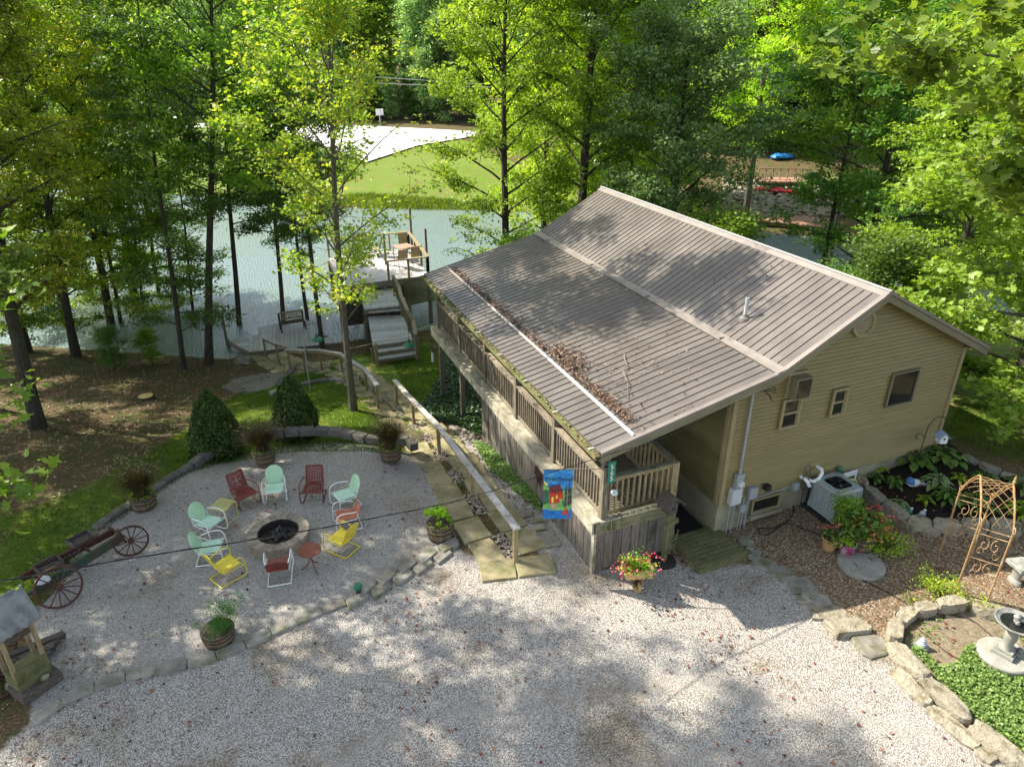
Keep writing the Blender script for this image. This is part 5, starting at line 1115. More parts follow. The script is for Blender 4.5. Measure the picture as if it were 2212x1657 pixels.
# stepping stones by the skirt, flag stones by the drive
st = thing('stepping_stones', 'flat grey stepping stones beside the porch skirt under the flag', 'stepping stones', tuple(at(*c('E', 200, 1050), 0)))
for (x, y, a, b_) in ((95, 960, .38, .24), (180, 998, .42, .22), (170, 1055, .46, .24), (230, 1110, .42, .26), (275, 1155, .38, .28)):
    q = at(*c('E', x, y), .03); part('stone', MB().prism(roundpoly(q, np.array([1, -.15]), np.array([.15, 1]), a, b_, rr, .12), -.04, .05, .02), M['flag'], st, W=True)
fs_ = thing('flagstone_edging', 'line of irregular flat rocks between the gravel drive and the mulch', 'stones', tuple(T(*c('7', 500, 420))))
for x, y, a, b_ in ((250, 270, .3, .2), (310, 340, .55, .42), (410, 390, .4, .3), (470, 380, .25, .16), (470, 430, .34, .2), (550, 480, .5, .45), (590, 540, .22, .16), (575, 575, .34, .2), (660, 560, .4, .26), (670, 600, .3, .18), (720, 650, .78, .42), (850, 755, .7, .40), (1000, 870, .55, .5), (195, 200, .34, .2), (240, 290, .22, .2), (180, 170, .2, .16), (215, 240, .18, .12)):
    q = T(*c('7', x, y)); ang = rr.uniform(-.9, -.2); ux = np.array([cos(ang), sin(ang)]); part('flat_rock', MB().prism(roundpoly(q, ux, np.array([-ux[1], ux[0]]), a, b_, rr, .25), q[2]-.05, q[2]+rr.uniform(.025, .05)+(.1 if x in (850,) else 0), .03), M['flag'] if x not in (850, 720) else M['rock'], fs_, W=True)
# lower gravel pad edging and loose wall blocks
pe = thing('pad_edging', 'dark timber-like blocks bordering the small gravel pad above the dock', 'edging', tuple(T(*c('N', 1200, 1180))))
for seq, w_, h_ in (([(60, 1430), (160, 1430), (290, 1460), (400, 1500)], .24, .10), ([(960, 1390), (1060, 1300), (1130, 1220), (1220, 1130), (1310, 1070)], .26, .14), ([(1310, 1070), (1400, 1085), (1480, 1130)], .2, .1)):
    pts = [T(*c('N', *q)) for q in seq]; row(pe, pts, w_, h_, M['block'], 'block', seed=len(seq))
lw = thing('low_wall', 'short curve of dark wall blocks on the lawn near the lamp pole', 'edging', tuple(T(*c('N', 1500, 1350))))
row(lw, [T(*c('N', *q)) for q in ((1320, 1385), (1480, 1355), (1650, 1325), (1810, 1310), (1970, 1320), (2120, 1345))], .22, .12, M['block'], 'block', seed=2)
lw2 = thing('low_wall', 'stubby pair of wall blocks behind the right cone shrub', 'edging', tuple(T(*c('N', 930, 1560))))
row(lw2, [T(*c('N', *q)) for q in ((850, 1560), (990, 1520), (1110, 1450))], .24, .22, M['flag'], 'block', seed=2)
stp = T(316, 862); sm = thing('tree_stump', 'cut tree stump flush with the lawn', 'stump', tuple(stp)); part('side', MB().lathe([(.36, -.1), (.27, .04), (.24, .13)], 12, sx=1.1), M['bark'], sm); part('cut_face', MB().lathe([(0, .137), (.235, .135)], 12, sx=1.1), M['pinewood'], sm)
# ------------------------------------------------------------ right of the drive: garden and yard things
rr = random.Random(51)
a_, b_ = T(*c('D', 560, 1050)), T(*c('D', 690, 1122)); sx_ = .80; cx, cy = b_[0]+.40, b_[1]+.40; zc = gz(cx, cy)-.02
ac = thing('air_conditioner', 'grey green air conditioner unit on a black pad against the gable wall', 'air conditioner', (cx, cy, zc))
def rsq(h, r, z, n=5):
    pts = []
    for sx, sy, a0 in ((1, -1, -90), (1, 1, 0), (-1, 1, 90), (-1, -1, 180)):
        for k in range(n):
            a = R(a0+90*k/(n-1)); pts.append((sx*(h-r)+r*cos(a), sy*(h-r)+r*sin(a), z))
    return pts
def ringstack(rings):
    n = len(rings[0]); mb = MB(); mb.v = [p for r_ in rings for p in r_]
    mb.f = [(i*n+j, i*n+(j+1) % n, (i+1)*n+(j+1) % n, (i+1)*n+j) for i in range(len(rings)-1) for j in range(n)]; return mb
part('pad', MB().box((0, 0, .03), (.92, .92, .07)), M['black'], ac)
mb = ringstack([rsq(.37, .09, z) for z in (.07, .74)]); mb.f.append(tuple(range(20))[::-1]); part('body', mb, M['hvac'], ac)
for s_ in range(4):
    for k in range(7):
        x = -.26+k*.087; M3 = np.array([[cos(s_*pi/2), -sin(s_*pi/2), 0], [sin(s_*pi/2), cos(s_*pi/2), 0], [0, 0, 1]]); mb = MB()
        mb.box((0, 0, 0), (.05, .016, .60)); me = mb.v; mb.v = [tuple(M3@np.array([p[0]+x, p[1]-.374, p[2]+.40])) for p in me]; part('louvre', mb, M['hvac'], ac)
for sx, sy in ((-1, -1), (1, -1), (1, 1), (-1, 1)): part('corner_post', MB().tube([(sx*.35, sy*.35, .07), (sx*.35, sy*.35, .78)], .035, 8), M['hvac'], ac)
n0 = rsq(.39, .12, .74); n1 = rsq(.395, .12, .78); n2 = rsq(.36, .12, .815); cir = []
for x, y, z in n2: a = math.atan2(y, x); cir.append((.29*cos(a), .29*sin(a), .82))
cir2 = [(x, y, .74) for x, y, z in cir]; part('lid', ringstack([n0, n1, n2, cir, cir2]), M['hvac'], ac)
part('fan_grille', MB().lathe([(.0, .785), (.285, .785)], 24), M['iron'], ac)
for k in range(5): part('fan_blade', MB().extr([(.05*cos(k*1.257), .05*sin(k*1.257), .79), (.25*cos(k*1.257+.2), .25*sin(k*1.257+.2), .79), (.25*cos(k*1.257+.8), .25*sin(k*1.257+.8), .795), (.06*cos(k*1.257+.9), .06*sin(k*1.257+.9), .795)], (0, 0, .004)), M['black'], ac)
for r in (.06, .12, .18, .24, .28): part('guard_ring', MB().tube([(r*cos(a), r*sin(a), .815) for a in np.linspace(0, 2*pi, 25)], .004, 4, False), M['iron'], ac)
# hose reel and black hoses
q = T(*c('D', 800, 925)); hr = thing('hose_reel', 'white frame hose reel with coiled hose behind the air conditioner', 'hose reel', (q[0], q[1]+.1, q[2]))
part('frame', MB().tube([(-.2, 0, 0), (-.2, 0, .55), (.2, 0, .55), (.2, 0, 0)], .025, 6), M['white'], hr); part('panel', MB().box((0, .02, .48), (.36, .04, .12)), M['white'], hr)
part('coiled_hose', MB().tube([(.18*cos(t)*(1+t*.01)-.02, -.12+.08*(t % 1.1), .22+.17*sin(t)) for t in np.linspace(0, 30, 130)], .014, 5), M['yellowgreen'], hr); part('drum', MB().tube([(-.12, -.1, .22), (.12, -.1, .22)], .1, 10), M['enamelgreen'], hr)
def ground_tube(pts, r=.012, k=5, lift=.012):
    P = [T(*p) for p in pts]; out = smoothp(P, k); return MB().tube([(p[0], p[1], gz(p[0], p[1])+lift+r) for p in out], r, 5)
solo('garden_hose', ground_tube([c('D', 575, 890), c('D', 470, 950), c('D', 460, 1060), c('D', 360, 1130), c('D', 250, 1140), c('D', 300, 1180), c('D', 420, 1110), c('D', 540, 1150), c('D', 640, 1185)], .013), M['black'], 'black hose looping on the mulch left of the air conditioner', 'hose', loc=tuple(T(*c('D', 460, 1060))))
solo('drip_line', ground_tube([c('D', 770, 1330), c('D', 830, 1420), c('D', 960, 1490), c('D', 1110, 1570), c('D', 1170, 1620)], .012), M['black'], 'thin dark hose running from the round lid to the rock bordered bed', 'hose', loc=tuple(T(*c('D', 960, 1490))))
solo('bed_hose', ground_tube([c('7', 1250, 715), c('7', 1350, 800), c('7', 1500, 920), c('7', 1650, 1000)], .010), M['darkrust'], 'thin brown hose crossing the bare soil of the corner bed', 'hose', loc=tuple(T(*c('7', 1400, 850))))
solo('bed_hose', ground_tube([c('7', 1260, 720), c('7', 1400, 700), c('7', 1620, 690), c('7', 1800, 820), c('7', 1990, 920)], .009), M['black'], 'thin black hose hugging the inner rim of the corner bed', 'hose', loc=tuple(T(*c('7', 1500, 700))))
# round lid
q = T(*c('D', 875, 1360)); ld = thing('round_lid', 'round pale concrete lid with two bent iron handles on the mulch', 'well lid', tuple(q))
part('slab', MB().lathe([(.46, -.03), (.47, .05), (.455, .075), (0, .08)], 30), M['conc'], ld)
for x in (-.20, .22): part('handle', MB().tube([(x, -.05, .07), (x, -.05, .11), (x+.02, .05, .11), (x+.02, .05, .07)], .008, 5), M['iron'], ld)
# potted plants
def pot(label, px, py, r, h, m, cat='planter', grp=None):
    q = T(*c('D', px, py)); t = thing('flower_pot', label, cat, (q[0], q[1], q[2]), group=grp)
    part('pot', MB().lathe([(r*.72, 0), (r*.95, h*.85), (r*1.06, h*.86), (r*1.06, h), (r*.93, h), (r*.9, h*.9)], 20), m, t); part('soil', MB().lathe([(0, h*.92), (r*.92, h*.9)], 14), M['soil'], t); return t
def bush(t, n, ce, rad, sz, m, seed, shape='quad', asp=.55, k=20, nam='foliage'):
    rs = np.random.default_rng(seed); cl = rs.normal(size=(k, 3))*np.array(rad)*.6+np.array(ce); P = cl[rs.integers(0, k, n)]+rs.normal(size=(n, 3))*np.array(rad)*.28; P[:, 2] = np.maximum(P[:, 2], .03)
    fo_ = foliage(nam, t, P, tilt(n, .8, rs), rs.uniform(sz*.6, sz*1.2, n), rs.random(n), M[m], shape, asp, seed)
    if nam == 'flowers': fo_['kind'] = 'stuff'
    st_ = MB()
    for i in range(min(k, 14)): st_.tube([(ce[0]*.3, ce[1]*.3, .05), (cl[i]+np.array([ce[0]*.3, ce[1]*.3, .05]))/2, cl[i]], [.008, .006, .004], 4)
    part('stems', st_, M['bark'], t)
p1_ = pot('tan plastic pot of reddish green leaves left of the painted bucket', 678, 1255, .18, .30, M['terracotta']); bush(p1_, 260, (0, 0, .42), (.16, .16, .14), .08, 'leaf_dark', 1); bush(p1_, 60, (0, 0, .5), (.16, .16, .1), .06, 'petal', 2, nam='flowers')
p2_ = pot('purple and white painted bucket with trailing plant beside the tan pot', 780, 1290, .17, .30, M['magenta']); bush(p2_, 300, (0, 0, .33), (.18, .2, .08), .06, 'leaf_basil', 3); bush(p2_, 26, (-.1, -.15, .2), (.1, .1, .08), .06, 'petal', 4, nam='flowers')
q = T(*c('D', 870, 1250)); p3_ = barrel('dark barrel tub of pink begonias behind the round lid', (q[0], q[1], q[2]), .26, .34, group=None); bush(p3_, 700, (.16, 0, .62), (.34, .3, .24), .12, 'leaf_dark', 5, asp=.8, k=26); bush(p3_, 320, (.14, -.08, .58), (.38, .3, .26), .055, 'petal', 6, asp=.9, k=18, nam='flowers')
q = T(*c('D', 775, 1165)); p4_ = barrel('dark barrel tub with a tall bushy shrub against the air conditioner', (q[0], q[1], q[2]), .27, .34, group=None); bush(p4_, 1500, (0, 0, .68), (.28, .28, .30), .07, 'leaf_green', 7, k=40)
def plant(label, px, py, n, rad, sz, m, seed, cr='D', shape='quad', asp=.55, cat='plant', grp=None, flowers=0, k=20, h=None, pm='petal'):
    q = T(*c(cr, px, py)); t = thing('plant', label, cat, tuple(q), group=grp); bush(t, n, (0, 0, (h or rad*.6)), (rad, rad, (h or rad*.6)*.9), sz, m, seed, shape, asp, k)
    if flowers: bush(t, flowers, (0, 0, (h or rad*.6)*1.4), (rad, rad, .05), .045, pm, seed+1, asp=1, nam='flowers')
    return t
plant('yellow green low bush on the mulch right of the begonias', 1030, 1270, 900, .34, .06, 'leaf_lime', 11, flowers=14, pm='petal_y', h=.24)
plant('sprawling low plant under the pink begonias', 940, 1265, 420, .2, .06, 'leaf_green', 12, h=.2)
plant('feathery yellow flowered clump between the arbor foot and corner bed', 1335, 1545, 1300, .36, .06, 'leaf_lime', 13, flowers=46, pm='petal_y', h=.18, asp=.3)
plant('tiny green weed at the left end of the yellow flowered clump', 1210, 1590, 160, .14, .05, 'leaf_green', 14, h=.08)
def hosta(label, px, py, n, rad, sz, m, seed, cr='D', narrow=.55):
    """rosettes of big arching leaves, each one a ribbed blade"""
    q = T(*c(cr, px, py)); t = thing('hosta_plant', label, 'plant', tuple(q), group='shade plants in the dark soil bed'); r_ = random.Random(seed)
    for k in range(n):
        a = 2*pi*k*.381966+r_.uniform(-.3, .3); lay = (k/n); L = sz*r_.uniform(.8, 1.15); r0 = rad*(.15+.75*lay); z0 = sz*(1.0-.7*lay)+.05; d = np.array([cos(a), sin(a), 0]); s_ = np.array([-sin(a), cos(a), 0]); vs = []
        for i, tt in enumerate(np.linspace(0, 1, 6)):
            wd = L*narrow*.5*math.sin(pi*min(1, tt*.93+.06))**.8; c0 = d*(r0+L*tt*.9)+np.array([0, 0, z0+L*(.22*tt-.55*tt*tt)])
            for w__, zz in ((-1, .10), (-.5, .0), (0, -.04), (.5, .0), (1, .10)): vs.append(c0+s_*wd*w__+np.array([0, 0, wd*zz*2]))
        mb = MB().add(vs, [(i*5+j, i*5+j+1, (i+1)*5+j+1, (i+1)*5+j) for i in range(5) for j in range(4)]); mb.tube([(0, 0, 0), d*r0*.6+np.array([0, 0, z0*.7]), vs[2]], .006, 4)
        me = mb.mesh('leaf', M[m]); tt_ = np.full(len(me.vertices), r_.random(), np.float32)
        if m == 'leaf_var': tt_[:30] = np.tile([1, .3, .2, .3, 1], 6)
        at_ = me.attributes.new('tint', 'FLOAT', 'POINT'); at_.data.foreach_set('value', tt_); inst('leaf', me, t)
    return t
for args in (('largest round leaved hosta clump below the birdhouse, left half', 1190, 745, 24, .42, .26, 'leaf_hosta', 1, 'D', .8), ('round leaved hosta clump at the house corner right of the birdhouse', 1370, 720, 24, .42, .24, 'leaf_hosta', 2, 'D', .8),
             ('small lime hosta at the left end of the soil bed', 970, 790, 12, .16, .16, 'leaf_lime', 3, 'D', .7), ('dull green hosta beside the hose reel', 955, 850, 14, .2, .16, 'leaf_hosta', 4, 'D', .5), ('blue green leafy plant left of the goose ornament', 1080, 880, 16, .2, .18, 'leaf_dark', 5),
             ('white edged hosta right of the goose ornament', 1330, 880, 26, .26, .24, 'leaf_var', 6, 'D', .4), ('low white edged hosta near the pale border stones', 1095, 1020, 26, .2, .18, 'leaf_var', 7, 'D', .45), ('lime green hosta in the middle of the soil bed', 1255, 985, 14, .16, .15, 'leaf_lime', 8, 'D', .5),
             ('broad grey green hosta behind the rusty arbor', 1400, 975, 28, .34, .26, 'leaf_hosta', 9, 'D', .42), ('dark hosta seen through the rusty arbor', 1560, 1010, 26, .34, .26, 'leaf_hosta', 10, 'D', .45), ('hosta at the right frame edge behind the rusty arbor', 1840, 900, 22, .3, .24, 'leaf_hosta', 11, 'D', .45),
             ('spiky hosta at the right frame edge beside the border stones', 1850, 1060, 26, .3, .26, 'leaf_lime', 12, 'D', .3), ('yellow leaved clump above the arbor lattice', 1465, 850, 14, .2, .14, 'leaf_lime', 13, 'D', .5), ('dark leafy clump between arbor and house corner', 1620, 850, 16, .25, .18, 'leaf_dark', 14, 'D', .5)): hosta(*args)
# ornaments in the soil bed
q = T(*c('D', 1190, 880)); gs = thing('goose_ornament', 'white garden goose wearing a blue bonnet, lying in the soil bed', 'ornament', tuple(q), rz=-.3)
part('body', MB().blob((0, 0, .10), (.20, .11, .10), rr, .06), M['white'], gs); part('bonnet', MB().blob((-.1, 0, .15), (.10, .12, .09), rr, .1), mat('blue_cloth', (.05, .14, .32), (.10, .22, .42), 9), gs); part('tail', MB().tube([(.15, 0, .1), (.34, -.05, .04)], [.07, .01], 8), M['white'], gs)
for (x, y), lab in (((1160, 1060), 'small teal ceramic bird on a stone at the bed edge'), ((1240, 1070), 'small blue white ceramic figure right of the teal bird')):
    q = T(*c('D', x, y)); gs = thing('ceramic_figure', lab, 'ornament', tuple(q)); part('base', MB().lathe([(.12, 0), (.11, .04), (0, .05)], 10), M['weatherconc'], gs); part('figure', MB().blob((0, 0, .11), (.08, .06, .07), rr, .15), M['signgreen'] if x < 1200 else M['lightgrey'], gs); part('head', MB().blob((.05, 0, .19), .035), M['lightgrey'], gs)
# shepherd hook and birdhouse
q = T(*c('D', 1200, 790)); sh = thing('shepherd_hook', 'black iron crook rising from the hostas', 'garden hook', tuple(q))
top = T(*c('D', 1180, 640)); hh = 1.55
part('stem', MB().tube(smoothp([(0, 0, 0), (0, 0, 1.05), (.02, -.02, 1.32), (.16, -.06, 1.5), (.36, -.1, 1.46), (.44, -.12, 1.28)]), .011, 6), M['iron'], sh)
part('side_curl', MB().tube(smoothp([(0, 0, .95), (-.14, .02, 1.08), (-.26, .04, 1.05), (-.24, .04, .95), (-.17, .03, .97)]), .009, 5), M['iron'], sh)
bh = thing('birdhouse', 'little white birdhouse with a blue ribbed roof on the iron crook', 'birdhouse', (q[0]+.44, q[1]-.12, q[2]+.80), rz=-.35)
part('house_box', MB().extr([(-.09, -.09, 0), (.09, -.09, 0), (.09, -.09, .16), (0, -.09, .27), (-.09, -.09, .16)], (0, .18, 0)), M['white'], bh, smooth=False); part('hole', MB().lathe([(0, 0), (.028, 0)], 12, (0, -.095, .13), M=np.array([[1, 0, 0], [0, 0, 1], [0, -1, 0]])), M['black'], bh)
mblue = mat('pale_blue_tin', (.20, .28, .44), (.42, .50, .62), 18, .5, .2, .004)
for s_ in (-1, 1):
    for k in range(5): part('roof_strip', MB().extr([(0, -.125+k*.05, .295), (s_*.135, -.125+k*.05, .15), (s_*.135, -.125+k*.05, .135), (0, -.125+k*.05, .28)], (0, .044, 0)), mblue, bh, smooth=False)
part('chain', MB().tube([(0, 0, .29), (0, 0, .49)], .004, 4), M['iron'], bh)
# hose hanger trellis on wall
hx = 10.95+.28; hk = thing('iron_trellis', 'narrow black scrolled iron stake against the wall near the white pipes', 'trellis', (hx, YW-.12, .2))
hz = gz(hx, YW-.2); part('stake', MB().tube([(hx, YW-.12, hz), (hx, YW-.12, 1.25)], .008, 5), M['iron'], hk, W=True)
for dx in (-.08, .08): part('loop', MB().tube(smoothp([(hx, YW-.12, .75), (hx+dx, YW-.12, .86), (hx+dx, YW-.12, 1.32), (hx, YW-.12, 1.42)]), .008, 5), M['iron'], hk, W=True)
for k in range(3): part('scroll', MB().tube([(hx+.05*cos(t), YW-.12, .95+k*.14+.05*sin(t)) for t in np.linspace(0, 6.3, 12)], .005, 4), M['iron'], hk, W=True)
# stone borders
def rockrow(parent, pts, w_, h, seed, m='rock', lo=0, gap=.03, jz=.03, Lr=(.42, .66)):
    r_ = random.Random(seed); P = np.array([T(*p)[:2] for p in pts]); sg_ = np.r_[0, np.cumsum(np.linalg.norm(np.diff(P, axis=0), axis=1))]; s_ = 0; f = lambda s: np.array([np.interp(s, sg_, P[:, 0]), np.interp(s, sg_, P[:, 1])])
    while s_ < sg_[-1]-.15:
        L = min(r_.uniform(*Lr), sg_[-1]-s_); a, b_ = f(s_), f(s_+L); d = (b_-a)/np.linalg.norm(b_-a); n_ = np.array([-d[1], d[0]]); ce = (a+b_)/2; z = gz(*ce); hh = h+r_.uniform(-jz, jz); rings = []
        m_ = 12; ang = np.linspace(0, 2*pi, m_, endpoint=False); ww = w_*r_.uniform(.85, 1.15); base = []
        for t in ang:
            k = (abs(cos(t))**5+abs(sin(t))**5)**(-1/5)*r_.uniform(.9, 1.06); base.append(ce+d*cos(t)*k*(L-gap)/2+n_*sin(t)*k*ww/2)
        base = np.array(base); vs = []
        for zz, kk in ((z+lo-.1, 1.0), (z+lo+.02, 1.02), (z+lo+hh*.55, 1.03), (z+lo+hh*.93, 1.0), (z+lo+hh, .93)):
            for q in base: qq = ce+(q-ce)*kk*(1+r_.uniform(-.045, .045)); vs.append((qq[0], qq[1], zz+(r_.uniform(-.02, .02) if kk < 1.02 else 0)))
        vs.append((ce[0], ce[1], z+lo+hh+r_.uniform(-.005, .015))); fs = [(i*m_+j, i*m_+(j+1) % m_, (i+1)*m_+(j+1) % m_, (i+1)*m_+j) for i in range(4) for j in range(m_)]+[(4*m_+j, 4*m_+(j+1) % m_, 5*m_) for j in range(m_)]
        me = MB().add(vs, fs); part('stone', me, M[m], parent, W=True); s_ += L
rb1 = thing('rock_border', 'pale limestone rim of the corner bed holding the birdbath', 'rock border', tuple(T(*c('7', 1300, 1040))))
rockrow(rb1, [c('7', 1120, 880), c('7', 1270, 1000), c('7', 1450, 1235), c('7', 1640, 1400), c('7', 1830, 1560), c('7', 2080, 1760)], .31, .19, 3, Lr=(.75, 1.05))
rockrow(rb1, [c('7', 1150, 1040), c('7', 1290, 1180), c('7', 1430, 1330), c('7', 1640, 1490), c('7', 1800, 1640)], .26, .09, 5, Lr=(.5, .9))
rockrow(rb1, [c('7', 1140, 870), c('7', 1135, 760), c('7', 1200, 690), c('7', 1310, 650), c('7', 1410, 640)], .26, .17, 6, Lr=(.42, .6)); rockrow(rb1, [c('7', 1420, 640), c('7', 1610, 615)], .30, .20, 2, Lr=(.9, 1)); rockrow(rb1, [c('7', 1640, 640), c('7', 1830, 680), c('7', 2080, 780)], .30, .20, 8, Lr=(.8, .95))
rb2 = thing('rock_border', 'stacked grey stone rim of the dark soil bed behind the arbor', 'rock border', tuple(T(*c('D', 1130, 1110))))
bp2 = [c('D', 820, 850), c('D', 930, 960), c('D', 1040, 1065), c('D', 1135, 1130), c('D', 1270, 1155), c('D', 1400, 1160), c('D', 1560, 1150), c('D', 1740, 1155), c('D', 1920, 1175)]
rockrow(rb2, bp2, .30, .15, 7, 'rock', 0); rockrow(rb2, bp2, .27, .13, 9, 'rock', .16)
rb3 = thing('rock_border', 'flat stones edging the far side of the soil bed by the lawn', 'rock border', tuple(T(*c('D', 1600, 760)))); rockrow(rb3, [c('D', 1500, 690), c('D', 1600, 765), c('D', 1700, 800), c('D', 1860, 850)], .26, .07, 4, 'flag')
# birdbath
q = T(*c('7', 1850, 960)); bb = thing('birdbath', 'pale concrete birdbath on a round plinth with frog figures', 'birdbath', tuple(q))
part('plinth', MB().lathe([(.40, -.05), (.42, .02), (.42, .13), (.40, .15), (0, .155)], 32), M['conc'], bb)
part('foot', MB().box((.03, .02, .19), (.34, .34, .08), .3), M['conc'], bb); part('foot_step', MB().box((.03, .02, .25), (.27, .27, .05), .3), M['conc'], bb)
part('pedestal', MB().lathe([(.12, .26), (.10, .32), (.085, .40), (.105, .50), (.10, .60), (.075, .68), (.09, .74), (.12, .76)], 18, (.03, .02, 0)), M['conc'], bb)
part('bowl', MB().lathe([(.08, .75), (.20, .79), (.31, .84), (.335, .88), (.32, .885), (.29, .86), (.15, .83), (0, .82)], 30, (.03, .02, 0)), M['weatherconc'], bb)
part('bowl_water', MB().lathe([(0, .848), (.27, .85)], 24, (.03, .02, 0)), M['glass'], bb)
for k, (x, y, s_) in enumerate(((.0, .0, 1), (-.06, -.05, .7), (.07, -.03, .7), (.02, .03, 1.1))): part('frog', MB().blob((.03+x, .02+y, .90+.05*(k == 3)), (.06*s_, .05*s_, .055*s_), rr, .2), M['weatherconc'], bb)
part('reclining_figure', MB().tube([(.12, -.18, .20), (.22, -.12, .24), (.30, -.02, .20), (.36, .05, .18)], [.05, .06, .05, .03], 7), M['weatherconc'], bb)
q = T(*c('7', 1325, 880)); fg = thing('frog_statue', 'small grey striped shell ornament on the bare bed soil', 'ornament', tuple(q)); part('stone', MB().lathe([(.14, 0), (.12, .06), (0, .08)], 9), M['weatherconc'], fg)
for k in range(5): part('ring', MB().lathe([(.08-.014*k, .07+k*.035), (.09-.014*k, .09+k*.035), (.06-.014*k if k < 4 else 0, .105+k*.035)], 12), M['lightgrey'] if k % 2 else M['grey'], fg)
# bench
q = T(*c('7', 1920, 455)); bn = thing('stone_bench', 'lichened concrete garden bench cut by the right frame edge', 'bench', tuple(q), rz=R(-14))
part('seat', MB().prism([(-.12, -.2), (1.0, -.2), (1.0, .2), (-.12, .2)], .38, .46, .015), M['weatherconc'], bn)
for x in (.04, .86): part('leg', MB().lathe([(.15, 0), (.14, .07), (.10, .10), (.11, .22), (.14, .33), (.15, .38)], 12, (x, 0, 0), sx=.6), M['conc'], bn)
# arbor
F1, F2 = T(*c('D', 1445, 1525)), T(*c('D', 1635, 1590)); B1 = T(*c('D', 1350, 1285)); w2 = F2-F1; w2[2] = 0; dv = B1-F1; dv[2] = 0
n_ = np.array([-w2[1], w2[0], 0]); n_ /= np.linalg.norm(n_); print('ARBOR', w2, dv)
ab = thing('garden_arbor', 'rusty iron garden arbor with scrollwork and a latticed domed top', 'arbor', tuple(F1)); LH = 1.68
lo_z = F1[2]
def AP(u, v, z): p = F1+w2*u+dv*v; return np.array([p[0], p[1], lo_z+z])
for u in (0, 1):
    for v in (0, 1): part('post', MB().tube([AP(u, v, -.12), AP(u, v, LH)], .019, 7), M['rust'], ab, W=True)
for v in (0, 1):
    for z in (.36, .92, 1.48, 1.60): part('rung', MB().tube([AP(0, v, z), AP(1, v, z)], .010, 5), M['rust'], ab, W=True)
def curl(f, cx_, cz_, r, a0, turns, dirn=1): return MB().tube([f(cx_+r*(1-.8*t)*cos(a0+dirn*t*turns*2*pi), cz_+r*(1-.8*t)*sin(a0+dirn*t*turns*2*pi)) for t in np.linspace(0, 1, 18)], .0075, 4)
for v in (0, 1):
    f = lambda h, z, v=v: AP(.5+h, v, z)
    for zb in (.58, 1.12):
        for sgn in (-1, 1):
            part('scroll', curl(f, sgn*.17, zb+.16, .16, pi/2, 1.1, sgn), M['rust'], ab, W=True); part('scroll', curl(f, sgn*.24, zb-.02, .12, 0, .9, -sgn), M['rust'], ab, W=True)
def vz(v): return LH+.62*math.sin(pi*min(1, max(0, v)))**.85+.10*math.exp(-((v-.5)/.10)**2)
for u in (0, 1):
    arch = [AP(u, v, vz(v)) for v in np.linspace(0, 1, 19)]; part('arch', MB().tube(arch, .015, 6), M['rust'], ab, W=True); part('arch', MB().tube([p+np.array([0, 0, -.06]) for p in arch[1:-1]], .009, 5), M['rust'], ab, W=True)
    for v in (0, 1): part('corner_curl', MB().tube([AP(u, v, LH)+(dv/np.linalg.norm(dv))*(.05*sin(t)*(1 if v else -1))+np.array([0, 0, .06-.06*cos(t)]) for t in np.linspace(0, 5, 12)], .011, 5), M['rust'], ab, W=True)
for k in range(-3, 9):
    for sg_ in (1, -1):
        pts = []
        for t in np.linspace(0, 1, 9):
            v = k/8+.36*(t if sg_ == 1 else 1-t)
            if 0 <= v <= 1: pts.append(AP(t, v, vz(v)-.01))
        if len(pts) > 1: part('lattice_bar', MB().tube(pts, .0048, 4), M['rust'], ab, W=True)
part('finial', MB().lathe([(.02, 0), (.028, .06), (.014, .09), (.024, .13), (0, .2)], 8, tuple(AP(1, .5, vz(.5)))), M['rust'], ab, W=True)
# ground cover
def cover(name, P_, n, sz, m, label, cat, seed, dens=None, h=(.02, .09), zadd=0, inner=.02):
    rs = np.random.default_rng(seed); lo, hi = P_.min(0), P_.max(0); X = rs.uniform(lo, hi, (n*3, 2)); sd_ = sdist(P_, X[:, 0], X[:, 1]); X = X[sd_ > inner]
    if dens is not None: X = X[rs.random(len(X)) < dens(X[:, 0], X[:, 1])]
    X = X[:n]; k = len(X); z = terrain(X[:, 0], X[:, 1])+rs.uniform(*h, k)+zadd; P = np.stack([X[:, 0], X[:, 1], z], 1); o = inst(name, leaves(P, tilt(k, .45, rs), rs.uniform(sz*.7, sz*1.3, k), rs.random(k), mt=M[m], name=name, asp=.85, rs=rs)); tag(o, label, cat, kind='stuff'); return o
P_BEDIN = poly(c('7', 1230, 880), c('7', 1330, 900), c('7', 1450, 1020), c('7', 1530, 1000), c('7', 1600, 880), c('7', 1700, 860), c('7', 1730, 1000), c('7', 1850, 1060), c('7', 2050, 1000), (2500, 1500), (2400, 1800), c('7', 1990, 1580), c('7', 1690, 1360), c('7', 1500, 1220), c('7', 1400, 1060))
cover('ground_cover', P_BEDIN, 15000, .05, 'leaf_cover', 'dense light green ground cover in the corner bed', 'ground cover', 1, h=(.02, .13))
cover('sparse_cover', P_BED, 2600, .045, 'leaf_cover', 'sparse green sprigs on the bare soil round the birdbath', 'ground cover', 2, dens=lambda x, y: ss(.05, .55, smooth_noise(x, y, 5, 8)), h=(.01, .05))
